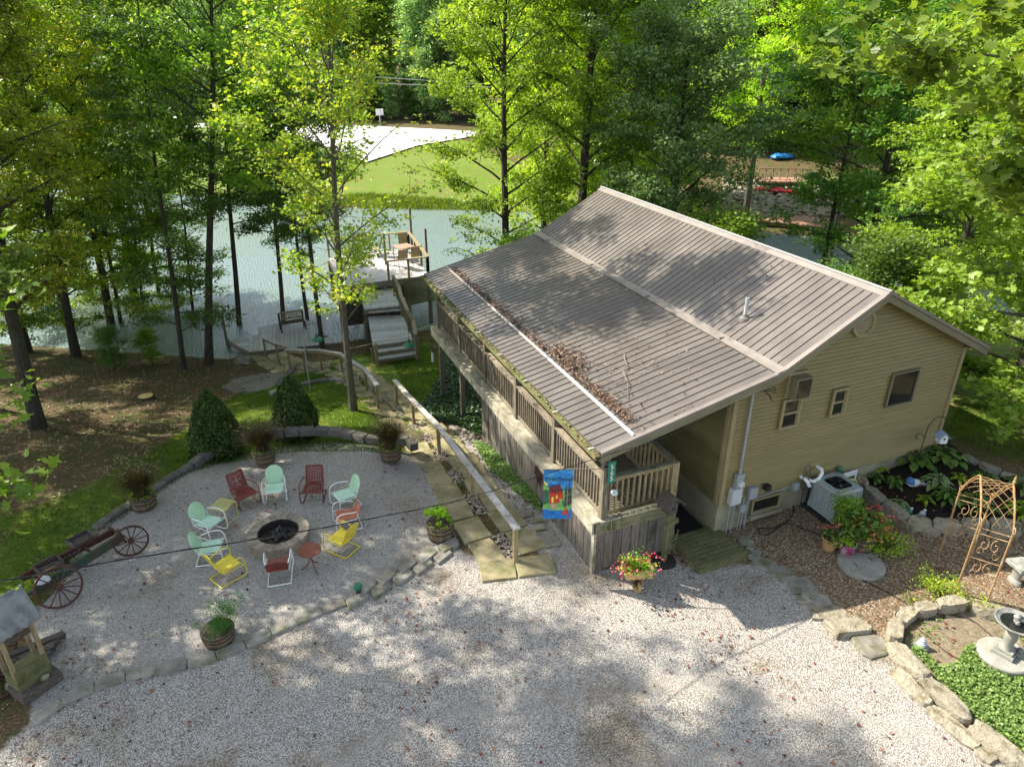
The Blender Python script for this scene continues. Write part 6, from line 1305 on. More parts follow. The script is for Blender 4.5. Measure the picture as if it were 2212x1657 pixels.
# the birdhouse post with hoop base, wheelbarrow planter
q = T(*c('E', 1050, 1288)); bp_ = thing('birdhouse_post', 'dark wooden birdhouse on a signpost with a tiny ladder by the skirt', 'birdhouse', tuple(q), rz=R(8))
part('base_ring', MB().lathe([(.27, -.01), (.27, .02), (.24, .035), (0, .04)], 24), M['iron'], bp_); part('post', MB().box((0, 0, .65), (.09, .09, 1.3)), M['mossdeck'], bp_)
part('house_box', MB().box((0, 0, 1.42), (.22, .22, .26)), M['oldwood'], bp_)
for s_ in (-1, 1): part('roof_board', MB().extr([(0, -.2, 1.72), (s_*.24, -.2, 1.52), (s_*.24, -.2, 1.495), (0, -.2, 1.695)], (0, .4, 0)), M['oldwood'], bp_, smooth=False)
part('hole', MB().lathe([(0, 0), (.03, 0)], 12, (0, -.115, 1.43), M=np.array([[1, 0, 0], [0, 0, 1], [0, -1, 0]])), M['black'], bp_); part('name_board', MB().box((.02, -.06, 1.0), (.42, .02, .14), 0, M=np.array([[.97, 0, -.24], [0, 1, 0], [.24, 0, .97]])), M['mossdeck'], bp_)
for s_ in (.04, .16): part('ladder_rail', MB().beam((s_, -.09, .25), (s_+.10, -.06, .78), .02, .02), M['mossdeck'], bp_)
for k in range(4): part('ladder_rung', MB().beam((.05+k*.022, -.085, .33+k*.11), (.17+k*.022, -.085, .37+k*.11), .018, .018), M['mossdeck'], bp_)
q = T(*c('E', 880, 1492)); wbx = thing('flower_cart', 'small pine planter box of red flowers on a carved trestle by the porch corner', 'planter', tuple(q), rz=R(-14))
for pl_ in ((0, -.19, .5, .02), (0, .19, .5, .02)): part('side_board', MB().box((pl_[0]-.05, pl_[1]+.08, .50), (.52, .025, .18)), M['pinewood'], wbx)
for x in (-.31, .21): part('end_board', MB().box((x, .08, .50), (.025, .36, .18)), M['pinewood'], wbx)
part('floor', MB().box((-.05, .08, .43), (.5, .36, .02)), M['pinewood'], wbx); part('soil', MB().box((-.05, .08, .53), (.48, .34, .04)), M['soil'], wbx)
for s_ in (-1, 1): part('trestle_leg', MB().beam((-.05+s_*.13, .06, .42), (-.03+s_*.03, .0, .0), .06, .07), M['swing'], wbx)
part('wheel', MB().lathe([(.10, -.02), (.12, -.02), (.12, .02), (.10, .02)], 14, (-.03, -.02, .12), M=np.array([[0, 0, 1], [1, 0, 0], [0, 1, 0]])), M['swing'], wbx)
bush(wbx, 700, (-.10, .06, .62), (.30, .22, .12), .06, 'leaf_basil', 21, k=26); bush(wbx, 220, (-.16, .02, .64), (.34, .24, .14), .05, 'petal', 22, asp=.9, k=30, nam='flowers')

# ------------------------------------------------------------ left: antiques and the little well house
def wheel(parent, ce, r, nrm, m, nsp=12, seed=0):
    n_ = np.array(nrm, float); n_ /= np.linalg.norm(n_); u = np.cross(n_, (0, 0, 1)); u /= np.linalg.norm(u); v = np.cross(n_, u); Mx = np.array([u, v, n_]).T
    w_ = part('wheel', MB().lathe([(r-.035, -.022), (r, -.022), (r, .022), (r-.035, .022), (r-.035, -.022)], 26, ce, M=Mx), M[m], parent, W=True)
    part('hub', MB().lathe([(.03, -.07), (.055, -.05), (.055, .05), (.03, .07), (0, .07)], 12, ce, M=Mx), M[m], w_, W=True)
    for k in range(nsp): a = 2*pi*k/nsp; part('spoke', MB().tube([np.array(ce)+(u*cos(a)+v*sin(a))*.04, np.array(ce)+(u*cos(a)+v*sin(a))*(r-.03)], .012, 5), M[m], w_, W=True)
g1, g2 = at(*c('1', 625, 668)), at(*c('1', 300, 898))
wg = thing('antique_seeder', 'old horse drawn farm implement of green beam, trays and spoked wheels', 'farm implement', ((g1[0]+g2[0])/2, (g1[1]+g2[1])/2, 0))
wheel(wg, (g1[0], g1[1], .35), .35, (.25, -1, .15), 'darkrust'); wheel(wg, (g2[0], g2[1], .42), .42, (.45, -1, .35), 'darkrust', 14)
bmA, bmB = at(*c('1', 165, 840), .3), at(*c('1', 565, 590), .45)
part('beam', MB().beam(bmA, bmB, .06, .20), M['oldgreen'], wg, W=True); dB = (bmB-bmA)/np.linalg.norm(bmB-bmA); nB_ = np.array([-dB[1], dB[0], 0])
part('beam', MB().beam(bmA+nB_*.55+[0, 0, .05], bmB+nB_*.35, .06, .16), M['darkrust'], wg, W=True)
for t in (.1, .4, .62, .95): part('crossbar', MB().beam(bmA+dB*t*1.9, bmA+dB*t*1.9+nB_*.55, .05, .05), M['darkrust'], wg, W=True)
for (x, y, z) in ((375, 600, .5), (225, 720, .45)):
    q = at(*c('1', x, y), z); ang = math.atan2(dB[1], dB[0]); t_ = part('tray', MB().box((q[0], q[1], q[2]-.05), (.44, .34, .03), ang), M['oldwood'], wg, W=True)
    for dx, dy, lx, ly in ((0, .17, .46, .03), (0, -.17, .46, .03), (.22, 0, .03, .34), (-.22, 0, .03, .34)):
        p = np.array([dx*cos(ang)-dy*sin(ang), dx*sin(ang)+dy*cos(ang)]); part('tray_side', MB().box((q[0]+p[0], q[1]+p[1], q[2]), (lx, ly, .10), ang), M['oldwood'], t_, W=True)
for k in range(5):
    q = at(*c('1', 275+k*22, 690-k*12), .5); part('slat', MB().beam(q+nB_*-.06, q+nB_*.26+np.array([.02, -.22, -.18]), .05, .025), M['oldwood'], wg, W=True)
part('lever', MB().tube([at(*c('1', 480, 600), .3), at(*c('1', 440, 590), .8), at(*c('1', 480, 530), .95)], .015, 5), M['darkrust'], wg, W=True); part('lever', MB().tube([at(*c('1', 160, 680), .5), at(*c('1', 255, 700), .35)], .012, 5), M['iron'], wg, W=True)
part('seat', MB().blob(at(*c('1', 200, 790), .5), (.16, .14, .04)), M['lightgrey'], wg, W=True); part('axle', MB().tube([(g1[0]-.1, g1[1]+.0, .35), (g1[0]-.3, g1[1]+.55, .35)], .025, 6), M['darkrust'], wg, W=True)
part('tongue', MB().beam(bmA+[.1, .3, -.1], bmA+np.array([-.5, .1, -.25]), .07, .07), M['oldwood'], wg, W=True)
# well house
qb = at(*c('8', 330, 890), 0); wh = thing('well_house', 'little mossy timber well house with a dented tin gable roof', 'well house', (-4.38, 11.12, 0), rz=R(38)); wh.scale = (.76, .76, .98)
part('base_step', MB().box((0, -.12, .10), (.86, .62, .2)), M['oldwood'], wh); part('base_box', MB().box((-.02, 0, .30), (.70, .52, .38)), M['mossdeck'], wh)
part('front_panel', MB().box((-.02, -.27, .50), (.66, .03, .30)), M['mossdeck'], wh)
for sx in (-1, 1):
    for sy in (-1, 1): part('post', MB().box((sx*.31-.02, sy*.23, .95), (.08, .08, 1.1)), M['rail'], wh)
part('eave_board', MB().box((-.02, -.27, 1.46), (.78, .04, .12)), M['mossdeck'], wh); part('eave_board', MB().box((-.02, .27, 1.46), (.78, .04, .12)), M['mossdeck'], wh)
hwx, wy = .48, .42; zr, ze = 1.98, 1.44
sl = MB(); nco = 24
for s_ in (-1, 1):
    rows_ = []
    for k in range(nco+1):
        x = -hwx+2*hwx*k/nco; dz_ = .018*abs(math.sin(k*pi/4))+.006*math.sin(k*2.3); rows_.append([(x-.02, 0, zr+dz_), (x-.02, s_*wy*.5, (zr+ze)/2+dz_+.01*math.sin(k*1.7)), (x-.02, s_*wy, ze+dz_), (x-.02, s_*wy, ze+dz_-.02)])
    fl_ = [p for r_ in rows_ for p in r_]; sl.add(fl_, [(i*4+j, (i+1)*4+j, (i+1)*4+j+1, i*4+j+1) for i in range(nco) for j in range(3)])
part('tin_roof', sl, M['tin'], wh); part('ridge', MB().tube([(-.5, 0, zr+.012), (.46, 0, zr+.012)], .022, 6), M['tin'], wh)
for s_ in (-1, 1): part('gable_board', MB().extr([(s_*.46-.02, -wy+.05, ze), (s_*.46-.02, wy-.05, ze), (s_*.46-.02, 0, zr-.03)], (.02*s_, 0, 0)), M['oldwood'], wh, smooth=False)
part('windlass', MB().tube([(-.4, 0, 1.1), (.36, 0, 1.1)], .05, 8), M['oldwood'], wh); part('rock', MB().blob((.12, -.33, .24), (.10, .08, .05), rr, .2), M['rock'], wh)
q = at(*c('8', 20, 790), .2); ow = thing('rusty_wheel', 'rusty iron wheel lying at the left frame edge by the well house', 'wheel', (q[0]-.1, q[1], 0)); wheel(ow, (q[0]-.1, q[1], .18), .42, (.1, -.35, 1), 'darkrust', 8)
q = at(*c('8', 0, 640), .5); ow2 = thing('rusty_wheel', 'thin iron hoop wheel standing behind the well house', 'wheel', (q[0], q[1], 0)); wheel(ow2, (q[0]-.12, q[1]+.1, .5), .5, (1, -.5, .1), 'darkrust', 10)
q = at(*c('8', 130, 860), 0); solo('loose_rock', MB().blob((q[0], q[1], .08), (.22, .18, .14), rr, .15), M['flag'], 'mossy boulder at the foot of the well house', 'rock', loc=(q[0], q[1], 0))
lp = thing('log_pile', 'stack of rotting planks behind the well house', 'planks', tuple(at(*c('8', 160, 700), .1)))
for k in range(7): q = at(*c('8', 90+k*22, 740-k*26), .1+.03*(k % 3)); part('plank', MB().beam(q+np.array([-.4, -.1, 0]), q+np.array([.5, .08*(k % 3), 0]), .13, .05), M['oldwood'], lp, W=True)

# ------------------------------------------------------------ docks and the lake deck
dock = thing('boat_dock', 'low silvered plank dock on the lake with a finger pier', 'dock', tuple(at(*c('N', 1000, 700), -2.92)))
zd = -2.92
Fl = [c('N', 500, 835), c('N', 1160, 772), c('N', 1990, 676)]; Bt = np.array([0, .08, .081, .33, .56, .561, .80, .801, 1]); Bp = [c('N', 500, 565), c('N', 600, 560), c('N', 620, 440), c('N', 1000, 352), c('N', 1360, 330), c('N', 1450, 140), c('N', 1620, 100), c('N', 1738, 590), c('N', 1990, 560)]
nbd = 78
Fw = [at(*p, zd) for p in Fl]; Bw = [at(*p, zd) for p in Bp]
def fl_at(t): return Fw[0]+(Fw[2]-Fw[0])*t
for k in range(nbd):
    t0, t1 = (k+.06)/nbd, (k+.94)/nbd; tm = (k+.5)/nbd; f0, f1 = fl_at(t0), fl_at(t1)
    bx_ = np.array([np.interp(tm, Bt, [b[i] for b in Bw]) for i in range(3)]); fm_ = fl_at(tm); d = bx_-fm_; d0 = (Bw[6]-fl_at(.80)); d0 = d0/np.linalg.norm(d0); L = d@d0
    part('board', MB().prism([f0, f1, f1+d0*L, f0+d0*L], zd-.04, zd+rr.uniform(-.004, .004)), M['dockwood'], dock, W=True, smooth=False)
tri = [at(*c('N', 150, 650), zd), at(*c('N', 500, 600), zd), at(*c('N', 500, 832), zd)]
for k in range(12):
    t0, t1 = (k+.05)/12, (k+.95)/12; e = lambda t: tri[0]+(tri[2]-tri[0])*t; g = lambda t: tri[1]+(tri[2]-tri[1])*t if t < .999 else tri[2]; part('board', MB().prism([e(t0), g(t0), g(t1), e(t1)], zd-.04, zd), M['dockwood'], dock, W=True, smooth=False)
part('fascia', MB().beam(Fw[0]+[0, -.02, -.12], Fw[2]+[0, -.02, -.12], .05, .22), M['wood'], dock, W=True); part('fascia', MB().beam(tri[0]+[0, 0, -.12], tri[2]+[0, 0, -.12], .05, .22), M['wood'], dock, W=True)
for p in (tri[0], Bw[3], Bw[5], Bw[6], Bw[7]): part('pile', MB().tube([(p[0], p[1], -5), (p[0], p[1], zd+.05)], .09, 8), M['wood'], dock, W=True)
q = at(*c('N', 130, 640), zd); part('mooring_post', MB().box((q[0], q[1], zd+.45), (.12, .12, 1.5)), M['wood'], dock, W=True)
q0, q1 = at(*c('N', 1005, 480), zd), at(*c('N', 1385, 420), zd); be = thing('dock_bench', 'slat backed wooden bench at the edge of the low dock', 'bench', tuple(q0), rz=math.atan2(q1[1]-q0[1], q1[0]-q0[0])); L = np.linalg.norm(q1-q0)
for x in (0, L):
    for y, h in ((0, .85), (-.45, .42)): part('leg', MB().box((x, y, h/2), (.07, .07, h)), M['oldwood'], be)
for k in range(4): part('seat_slat', MB().box((L/2, -.06-k*.12, .43), (L, .10, .03)), M['oldwood'], be)
part('top_rail', MB().box((L/2, 0, .86), (L, .05, .08)), M['rail'], be); part('low_rail', MB().box((L/2, 0, .52), (L, .05, .06)), M['rail'], be)
for k in range(14): part('back_slat', MB().box((L*(k+.5)/14, 0, .69), (.05, .025, .30)), M['rail'], be)
# walkway of three platforms up to the lake deck
zu = -.70
def platform(parent, quad_, z, n, m, nm='board', th=.04):
    a, b_, c_, d_ = [np.array(p) for p in quad_]
    for k in range(n):
        t0, t1 = (k+.05)/n, (k+.95)/n; part(nm, MB().prism([a+(d_-a)*t0, b_+(c_-b_)*t0, b_+(c_-b_)*t1, a+(d_-a)*t1], z-th, z+rr.uniform(-.003, .003)), m, parent, W=True, smooth=False)
wk = thing('lake_walkway', 'stepped silvered boardwalk climbing to the deck over the lake', 'boardwalk', tuple(at(848, 775, -2.1)))
z1, z2 = -1.62, -1.15
s0 = [at(*c('K', 1335, 1285), z1), at(*c('K', 1985, 1195), z1)]; s1 = [at(*c('K', 1260, 810), z1), at(*c('K', 1850, 790), z1)]
platform(wk, [s0[0], s0[1], s1[1], s1[0]], z1, 22, M['dockwood'])
t0_ = [at(*c('K', 1200, 700), z2), at(*c('K', 1800, 640), z2)]; t1_ = [at(*c('K', 1050, 160), z2), at(*c('K', 1560, 120), z2)]
platform(wk, [t0_[0], t0_[1], t1_[1], t1_[0]], z2, 40, M['dockwood'])
for z, f_ in ((z1, s0), (z2, t0_)): part('edge_board', MB().beam(f_[0]+[0, -.02, -.13], f_[1]+[0, -.02, -.13], .05, .22), M['wood_x'], wk, W=True)
part('tread', MB().beam((t0_[0]+s1[0])/2+[0, 0, .08], (t0_[1]+s1[1])/2+[0, 0, .08], .4, .05), M['dockwood'], wk, W=True)
for k in range(2):
    dy = -.32*(k+1); zz = z1-.19*(k+1); a, b_ = s0[0]+np.array([0, dy, zz-z1]), s0[1]+np.array([0, dy, zz-z1]); part('tread', MB().beam(a+[0, .14, -.02], b_+[0, .14, -.02], .30, .045), M['dockwood'], wk, W=True); part('riser', MB().beam(a+[0, 0, -.1], b_+[0, 0, -.1], .03, .13), M['wood_x'], wk, W=True)
for p in (s0[0]+np.array([0, -.7, 0]), s0[1]+np.array([0, -.7, 0])): part('post', MB().box((p[0], p[1], -1.75), (.12, .12, 1.0)), M['rail'], wk, W=True)
for p in (s0[0], s0[1], s1[0], s1[1], t0_[0], t0_[1], t1_[0], t1_[1]): part('pile', MB().tube([(p[0], p[1], -5), (p[0], p[1], z1-.1)], .10, 8), M['wood'], wk, W=True)
capp = [(c('K', 1660, 150), .2), (c('K', 1760, 330), -.15), (c('K', 1790, 470), -.2), (c('K', 1900, 720), -.3), (c('K', 1990, 890), -.65), (c('K', 2030, 1110), -.72)]
cp = [at(*p, z) for p, z in capp]
for i in range(5):
    part('handrail_cap', MB().beam(cp[i], cp[i+1], .15, .045), M['rail'], wk, W=True)
for i in range(6):
    p = cp[i]; part('rail_post', MB().box((p[0], p[1], p[2]-.5), (.09, .09, 1.0)), M['wood'], wk, W=True)
for i in range(5):
    for t in np.linspace(.08, .92, 6): p = cp[i]*(1-t)+cp[i+1]*t; part('baluster', MB().box((p[0], p[1], p[2]-.45), (.03, .03, .9)), M['wood'], wk, W=True)
ld_ = thing('lake_deck', 'raised pale deck with timber railing over the lake', 'deck', tuple(at(*c('U', 800, 900), zu)))
rz_ = zu+.95
cr = [at(*c('U', 380, 1010), rz_), at(*c('U', 1195, 915), rz_), at(*c('U', 800, 412), rz_), at(*c('U', -100, 500), rz_)]; cr.append(cr[0]+(cr[3]-cr[2])*.15)
e1 = (cr[0]-cr[1]); ex_ = cr[0]+e1*1.2
flr = [(ex_[0], ex_[1]), (cr[1][0], cr[1][1]), (cr[2][0], cr[2][1]), ((ex_+(cr[2]-cr[1]))[0], (ex_+(cr[2]-cr[1]))[1])]
platform(ld_, [np.array([x, y]) for x, y in flr], zu, 34, M['deckwhite'])
for i in range(4): a, b_ = np.array([*flr[i], zu-.15]), np.array([*flr[(i+1) % 4], zu-.15]); part('rim_beam', MB().beam(a, b_, .06, .26), M['wood'], ld_, W=True)
def drail(a, b_, n):
    r0 = part('railing', MB().beam(a, b_, .16, .05), M['rail'], ld_, W=True)
    for t in np.linspace(0, 1, n): p = a*(1-t)+b_*t; part('rail_post', MB().box((p[0], p[1], p[2]-.48), (.10, .10, .93)), M['rail'], r0, W=True)
    for zz in (.25, .5, .72): part('rail_wire', MB().tube([a-[0, 0, zz], b_-[0, 0, zz]], .006, 4), M['iron'], r0, W=True)
drail(cr[0], cr[1], 3); drail(cr[1], cr[2], 4); drail(cr[2], ex_+(cr[2]-cr[1]), 5)
for (px, py, ty) in ((345, 1000, 430), (1180, 1020, 350), (860, 430, -80)):
    q = at(*c('U', px, py), zu+.2 if px < 860 or px > 900 else rz_); d = ray(*c('U', px-(py-ty)*.085, ty)); 
    H_t = None
    for hz in np.linspace(0, 5, 400):
        p = np.array([q[0], q[1], zu+hz]); v = p-O; yy = H_/2-F_*(v@UP)/(v@FW)
        if yy < c('U', px, ty)[1]: break
    part('tall_post', MB().box((q[0], q[1], zu+(hz)/2-.3), (.11, .11, hz+.6)), M['wood'], ld_, W=True)
for x in np.linspace(0, 1, 5):
    for yv in (0, 1): a = np.array(flr[0])*(1-x)+np.array(flr[1])*x; b_ = np.array(flr[3])*(1-x)+np.array(flr[2])*x; p = a if yv == 0 else b_; part('pile', MB().tube([(p[0], p[1], -5), (p[0], p[1], zu-.2)], .11, 8), M['wood'], ld_, W=True)
part('lower_wall', MB().beam([*(np.array(flr[0])*.98+np.array(flr[3])*.02), -1.95], [*(np.array(flr[0])*.3+np.array(flr[1])*.7), -1.95], .08, 1.7), M['oldwood'], ld_, W=True)
# lower side platform right of the walkway
sp_ = thing('side_platform', 'dark green stained lower platform tucked between walkway and cabin', 'deck', tuple(at(940, 660, -2)))
qd = [at(*c('K', 1900, 640), -1.95), at(*c('K', 2400, 520), -1.95), at(*c('K', 2300, 190), -1.95), at(*c('K', 1740, 230), -1.95)]
platform(sp_, qd, -1.95, 18, M['mossdeck'])
for p in qd: part('pile', MB().tube([(p[0], p[1], -5), (p[0], p[1], -1.9)], .1, 8), M['wood'], sp_, W=True)
# sling chairs and table on the deck
def sling(label, p, ang, sc=1):
    t = thing('sling_chair', label, 'chair', (p[0], p[1], zu), rz=ang, group='tan sling chairs on the lake deck')
    part('seat', MB().box((0, 0, .42), (.5, .48, .02)), M['sling'], t); part('backrest', MB().beam((0, .24, .44), (0, .42, 1.02), .5, .02, up=(1, 0, 0)) if False else MB().extr([(-.25, .24, .44), (.25, .24, .44), (.25, .42, 1.02), (-.25, .42, 1.02)], (0, .02, 0)), M['sling'], t, smooth=False)
    for s_ in (-1, 1): part('arm_frame', MB().tube(smoothp([(s_*.27, -.26, 0), (s_*.27, -.22, .6), (s_*.27, .1, .66), (s_*.27, .3, .62)]), .016, 5), M['iron'], t); part('back_frame', MB().tube([(s_*.26, .4, 0), (s_*.26, .22, .42), (s_*.26, .43, 1.05)], .016, 5), M['iron'], t)
    return t
U = lambda x, y: at(*c('U', x, y), zu)
sling('tan sling chair at the left of the lake deck, seen side on', U(150, 900), R(-110)); sling('tan sling chair at the near railing, left of the pair', U(660, 1120), R(190)); sling('tan sling chair at the near railing, right of the pair', U(930, 1050), R(190))
sling('tan sling chair across the table near the deck corner planter', U(760, 830), R(10))
q = U(720, 960); dt = thing('patio_table', 'square tan table among the sling chairs on the lake deck', 'table', tuple(q), rz=R(15)); part('table_top', MB().box((0, 0, .70), (.9, .9, .03)), M['reddock'], dt)
for x, y in ((-.4, -.4), (.4, -.4), (.4, .4), (-.4, .4)): part('leg', MB().tube([(x, y, 0), (x, y, .7)], .02, 5), M['iron'], dt)
q = U(720, 740); dpn = thing('deck_planter', 'clay pot of spiky green leaves in the lake deck corner', 'planter', tuple(q)); part('pot', MB().lathe([(.14, 0), (.2, .3), (.22, .32)], 12), M['reddock'], dpn); bush(dpn, 120, (0, 0, .6), (.25, .25, .25), .22, 'leaf_green', 3, asp=.2, k=10)
# lamp pole, hanging green domes, feeder
pq = T(*c('N', 1490, 1480)); lpz = 0
for hz in np.linspace(0, 5, 500):
    v = np.array([pq[0], pq[1], pq[2]+hz])-O
    if H_/2-F_*(v@UP)/(v@FW) < c('N', 1375, 550)[1]: break
pl = thing('metal_pole', 'slim grey metal pole on the lawn behind the right cone shrub', 'pole', tuple(pq)); part('shaft', MB().tube([(0, 0, -.1), (0, 0, hz)], .022, 8), M['grey'], pl); part('arm', MB().tube(smoothp([(0, 0, hz*.97), (.1, .05, hz+.28), (.42, .1, hz+.3), (.5, .1, hz+.12)]), .008, 5), M['iron'], pl)
def domeL(label, p, r=.20):
    t = thing('green_dome', label, 'bird feeder', tuple(p), group='green enamel domes'); part('dome', MB().lathe([(r, 0), (r*.97, .03), (r*.7, .09), (r*.25, .13), (.05, .16), (.045, .26), (.0, .28)], 20), M['enamelgreen'], t); part('hook', MB().tube([(0, 0, .27), (0, 0, .5)], .006, 4), M['iron'], t); return t
domeL('green enamel dome hanging from the slim metal pole', (pq[0]+.5, pq[1]+.1, pq[2]+hz-.36), .22)
q = atX(*c('K', 1925, 1290), 5.3); domeL('green enamel dome hanging near the porch posts over the lawn', q, .21)
solo('rope_line', MB().tube(smoothp([(PX, 21.4, 1.5), (5.3, q[1], q[2]+.5), (4.2, 22.2, q[2]+.55), (3.0, 21.2, q[2]+.9)], 6), .006, 4), M['ledge'], 'thin pale cord from the porch to the maple trunk', 'cord', loc=(PX, 21.4, 1.5))
q = atX(*c('3', 1580, 1160), 5.8); fd = thing('tube_feeder', 'clear tube bird feeder beside the last porch post', 'bird feeder', tuple(q)); part('tube', MB().lathe([(.05, -.25), (.05, .12), (0, .13)], 10), M['lightgrey'], fd); part('cap', MB().lathe([(.07, .12), (.05, .17), (0, .18)], 10), M['darkrust'], fd); part('hook', MB().tube([(0, 0, .15), (0, 0, .6), (.25, 0, .75)], .006, 4), M['iron'], fd)
# rocks at the shore by the dock
sr = MB(); 
for k in range(120): q = T(*c('N', rr.uniform(260, 560), rr.uniform(800, 1040))); sr.blob((q[0], q[1], q[2]+.03), (rr.uniform(.06, .2), rr.uniform(.05, .15), rr.uniform(.03, .08)), rr, .25, 6, 4)
tag(solo('shore_rocks', sr, M['flag'], 'heap of small pale rocks on the bank by the low dock', 'rocks', loc=tuple(T(*c('N', 400, 900)))), kind='stuff')
# ------------------------------------------------------------ across the lake
q = T(822, 274); sn = thing('road_sign', 'small white square sign on a post across the lake', 'sign', tuple(q)); part('post', MB().box((0, 0, .9), (.12, .12, 1.8)), M['grey'], sn); part('plate', MB().box((0, -.08, 2.0), (1.1, .05, .9)), M['white'], sn)
pw = thing('power_lines', 'pair of thin power lines across the dark woods beyond the lake', 'cable', tuple(atD(900, 180, 100)))
for dy in (0, 14): part('wire', MB().tube([atD(560, 150+dy, 105), atD(760, 164+dy, 104), atD(1010, 180+dy*.6, 103), atD(1250, 190, 102)], .035, 4), M['grey'], pw, W=True)
gb = MB(); rk2 = random.Random(8)
for k in range(1500):
    px, py = rk2.uniform(1560, 2010), rk2.uniform(392, 470)
    q = T(px, py)
    if 33 < math.hypot(q[0], q[1]) < 90: s_ = rk2.uniform(.15, .45); gb.blob((q[0], q[1], q[2]+s_*.2), (s_, s_*.8, s_*.6), rk2, .25, 6, 3)
tag(solo('riprap', gb, M['rock'], 'grey white boulder bank on the far shore right of the cabin', 'rocks', loc=tuple(T(1750, 430))), kind='stuff')
fd_ = thing('far_dock', 'red brown plank dock on the far shore behind the cabin roof', 'dock', tuple(T(1680, 470)))
qd = [at(1560, 470, -2.6), at(1790, 492, -2.6), at(1800, 470, -2.6), at(1590, 448, -2.6)]; platform(fd_, qd, -2.6, 7, M['reddock'], th=.12)
for p in qd: part('pile', MB().tube([(p[0], p[1], -5), (p[0], p[1], -2.6)], .15, 6), M['wood'], fd_, W=True)
fst = thing('far_staircase', 'red brown timber landing with railing above the far boulders', 'stairs', tuple(T(1690, 400))); q = T(1690, 402); part('landing', MB().box((q[0], q[1], q[2]+.5), (5, 2.2, .15), R(-25)), M['reddock'], fst, W=True)
for k in range(8): part('rail_post', MB().box((q[0]-2.3*cos(R(25))+k*.65*cos(R(25)), q[1]+2.3*sin(R(25))-k*.65*sin(R(25)), q[2]+1.0), (.08, .08, 1.0)), M['wood'], fst, W=True)
part('rail', MB().beam((q[0]-2.3*cos(R(25)), q[1]+2.3*sin(R(25)), q[2]+1.5), (q[0]+2.3*cos(R(25)), q[1]-2.3*sin(R(25)), q[2]+1.5), .1, .08), M['reddock'], fst, W=True)
for px, py, lab in ((1705, 422, 'red kayak on the far boulders, right one'), (1668, 418, 'red kayak on the far boulders, left one')):
    q = T(px, py); t = thing('kayak', lab, 'kayak', (q[0], q[1], q[2]+.35), rz=R(-30), group='red kayaks across the cove'); part('hull', MB().lathe([(0, -1.7), (.16, -1.3), (.33, -.5), (.36, 0), (.33, .5), (.16, 1.3), (0, 1.7)], 10, M=np.array([[0, 0, 1], [1, 0, 0], [0, 1, 0]]), sy=.6), M['kayak'], t); part('cockpit', MB().lathe([(.22, .17), (.2, .24), (.0, .2)], 12, sx=1.8), M['black'], t)
q = T(1742, 430); solo('concrete_pillar', MB().lathe([(.45, -.2), (.42, 2.2), (0, 2.25)], 12, tuple(q)), M['conc'], 'stout pale pillar among the far boulders by the kayaks', 'pillar', loc=tuple(q))
for px, py, s_, lab in ((1690, 345, 1.6, 'blue tarp glimpsed through leaves above the far landing'), (1895, 640, 1.4, 'blue tarp low behind the cabin ridge'), (1462, 385, .7, 'small blue bucket glimpsed left of the far boulders')):
    q = T(px, py); solo('blue_tarp', MB().blob((q[0], q[1], q[2]+.3), (s_, s_*.5, .35), rr, .2, 10, 6), M['tarp'], lab, 'tarp', loc=tuple(q))
q = T(2040, 190); rfh = thing('distant_house', 'distant house with a pinkish roof behind the right trees', 'house', tuple(q)); part('wall', MB().box((0, 0, 1.4), (14, 9, 3)), M['concrete'], rfh)
for s_ in (-1, 1): part('roof', MB().extr([(-8, 0, 5.2), (8, 0, 5.2), (8, s_*5.4, 2.8), (-8, s_*5.4, 2.8)], (0, 0, -.15)), M['asphalt_red'], rfh, smooth=False)
# fallen leaves on gravel, path, patio
rs = np.random.default_rng(77); n = 26000
X = np.stack([rs.uniform(-7, 15, n), rs.uniform(3.5, 20, n)], 1); wgt = .10+.9*ss(.1, .9, smooth_noise(X[:, 0], X[:, 1], 1.3, 4)+.5*smooth_noise(X[:, 0], X[:, 1], 4, 9)); wgt *= np.where(X[:, 0] > 5.8, 1.0, .7)
X = X[rs.random(n) < wgt]; k = len(X); inside = (X[:, 0] > 5.7) & (X[:, 0] < 15.6) & (X[:, 1] > 10); X = X[~inside]; k = len(X)
P = np.stack([X[:, 0], X[:, 1], terrain(X[:, 0], X[:, 1])+.02], 1); tag(inst('fallen_leaves', leaves(P, tilt(k, .35, rs), rs.uniform(.02, .085, k)*rs.uniform(.7, 1.1, k), rs.random(k), 'quad', .8, mt=M['leaf_fallen'], name='fallen', rs=rs)), 'scattered red brown fallen leaves on the gravel and paths', 'fallen leaves', kind='stuff')
X = np.stack([rs.uniform(-7.5, 3, 16000), rs.uniform(5, 14.5, 16000)], 1); dd_ = np.hypot(X[:, 0]+5.2, (X[:, 1]-9.2)*.8); X = X[rs.random(len(X)) < 1.1*np.exp(-(dd_/2.3)**2)*(.3+.7*ss(-.2, .8, smooth_noise(X[:, 0], X[:, 1], 2.5, 12)))]; k = len(X)
tag(inst('drifted_litter', leaves(np.stack([X[:, 0], X[:, 1], terrain(X[:, 0], X[:, 1])+.02], 1), tilt(k, .35, rs), rs.uniform(.025, .065, k), rs.random(k), 'quad', .8, mt=M['leaf_roof'], name='drifted', rs=rs)), 'brown leaf crumbs drifted over the gravel round the well house', 'leaf litter', kind='stuff')
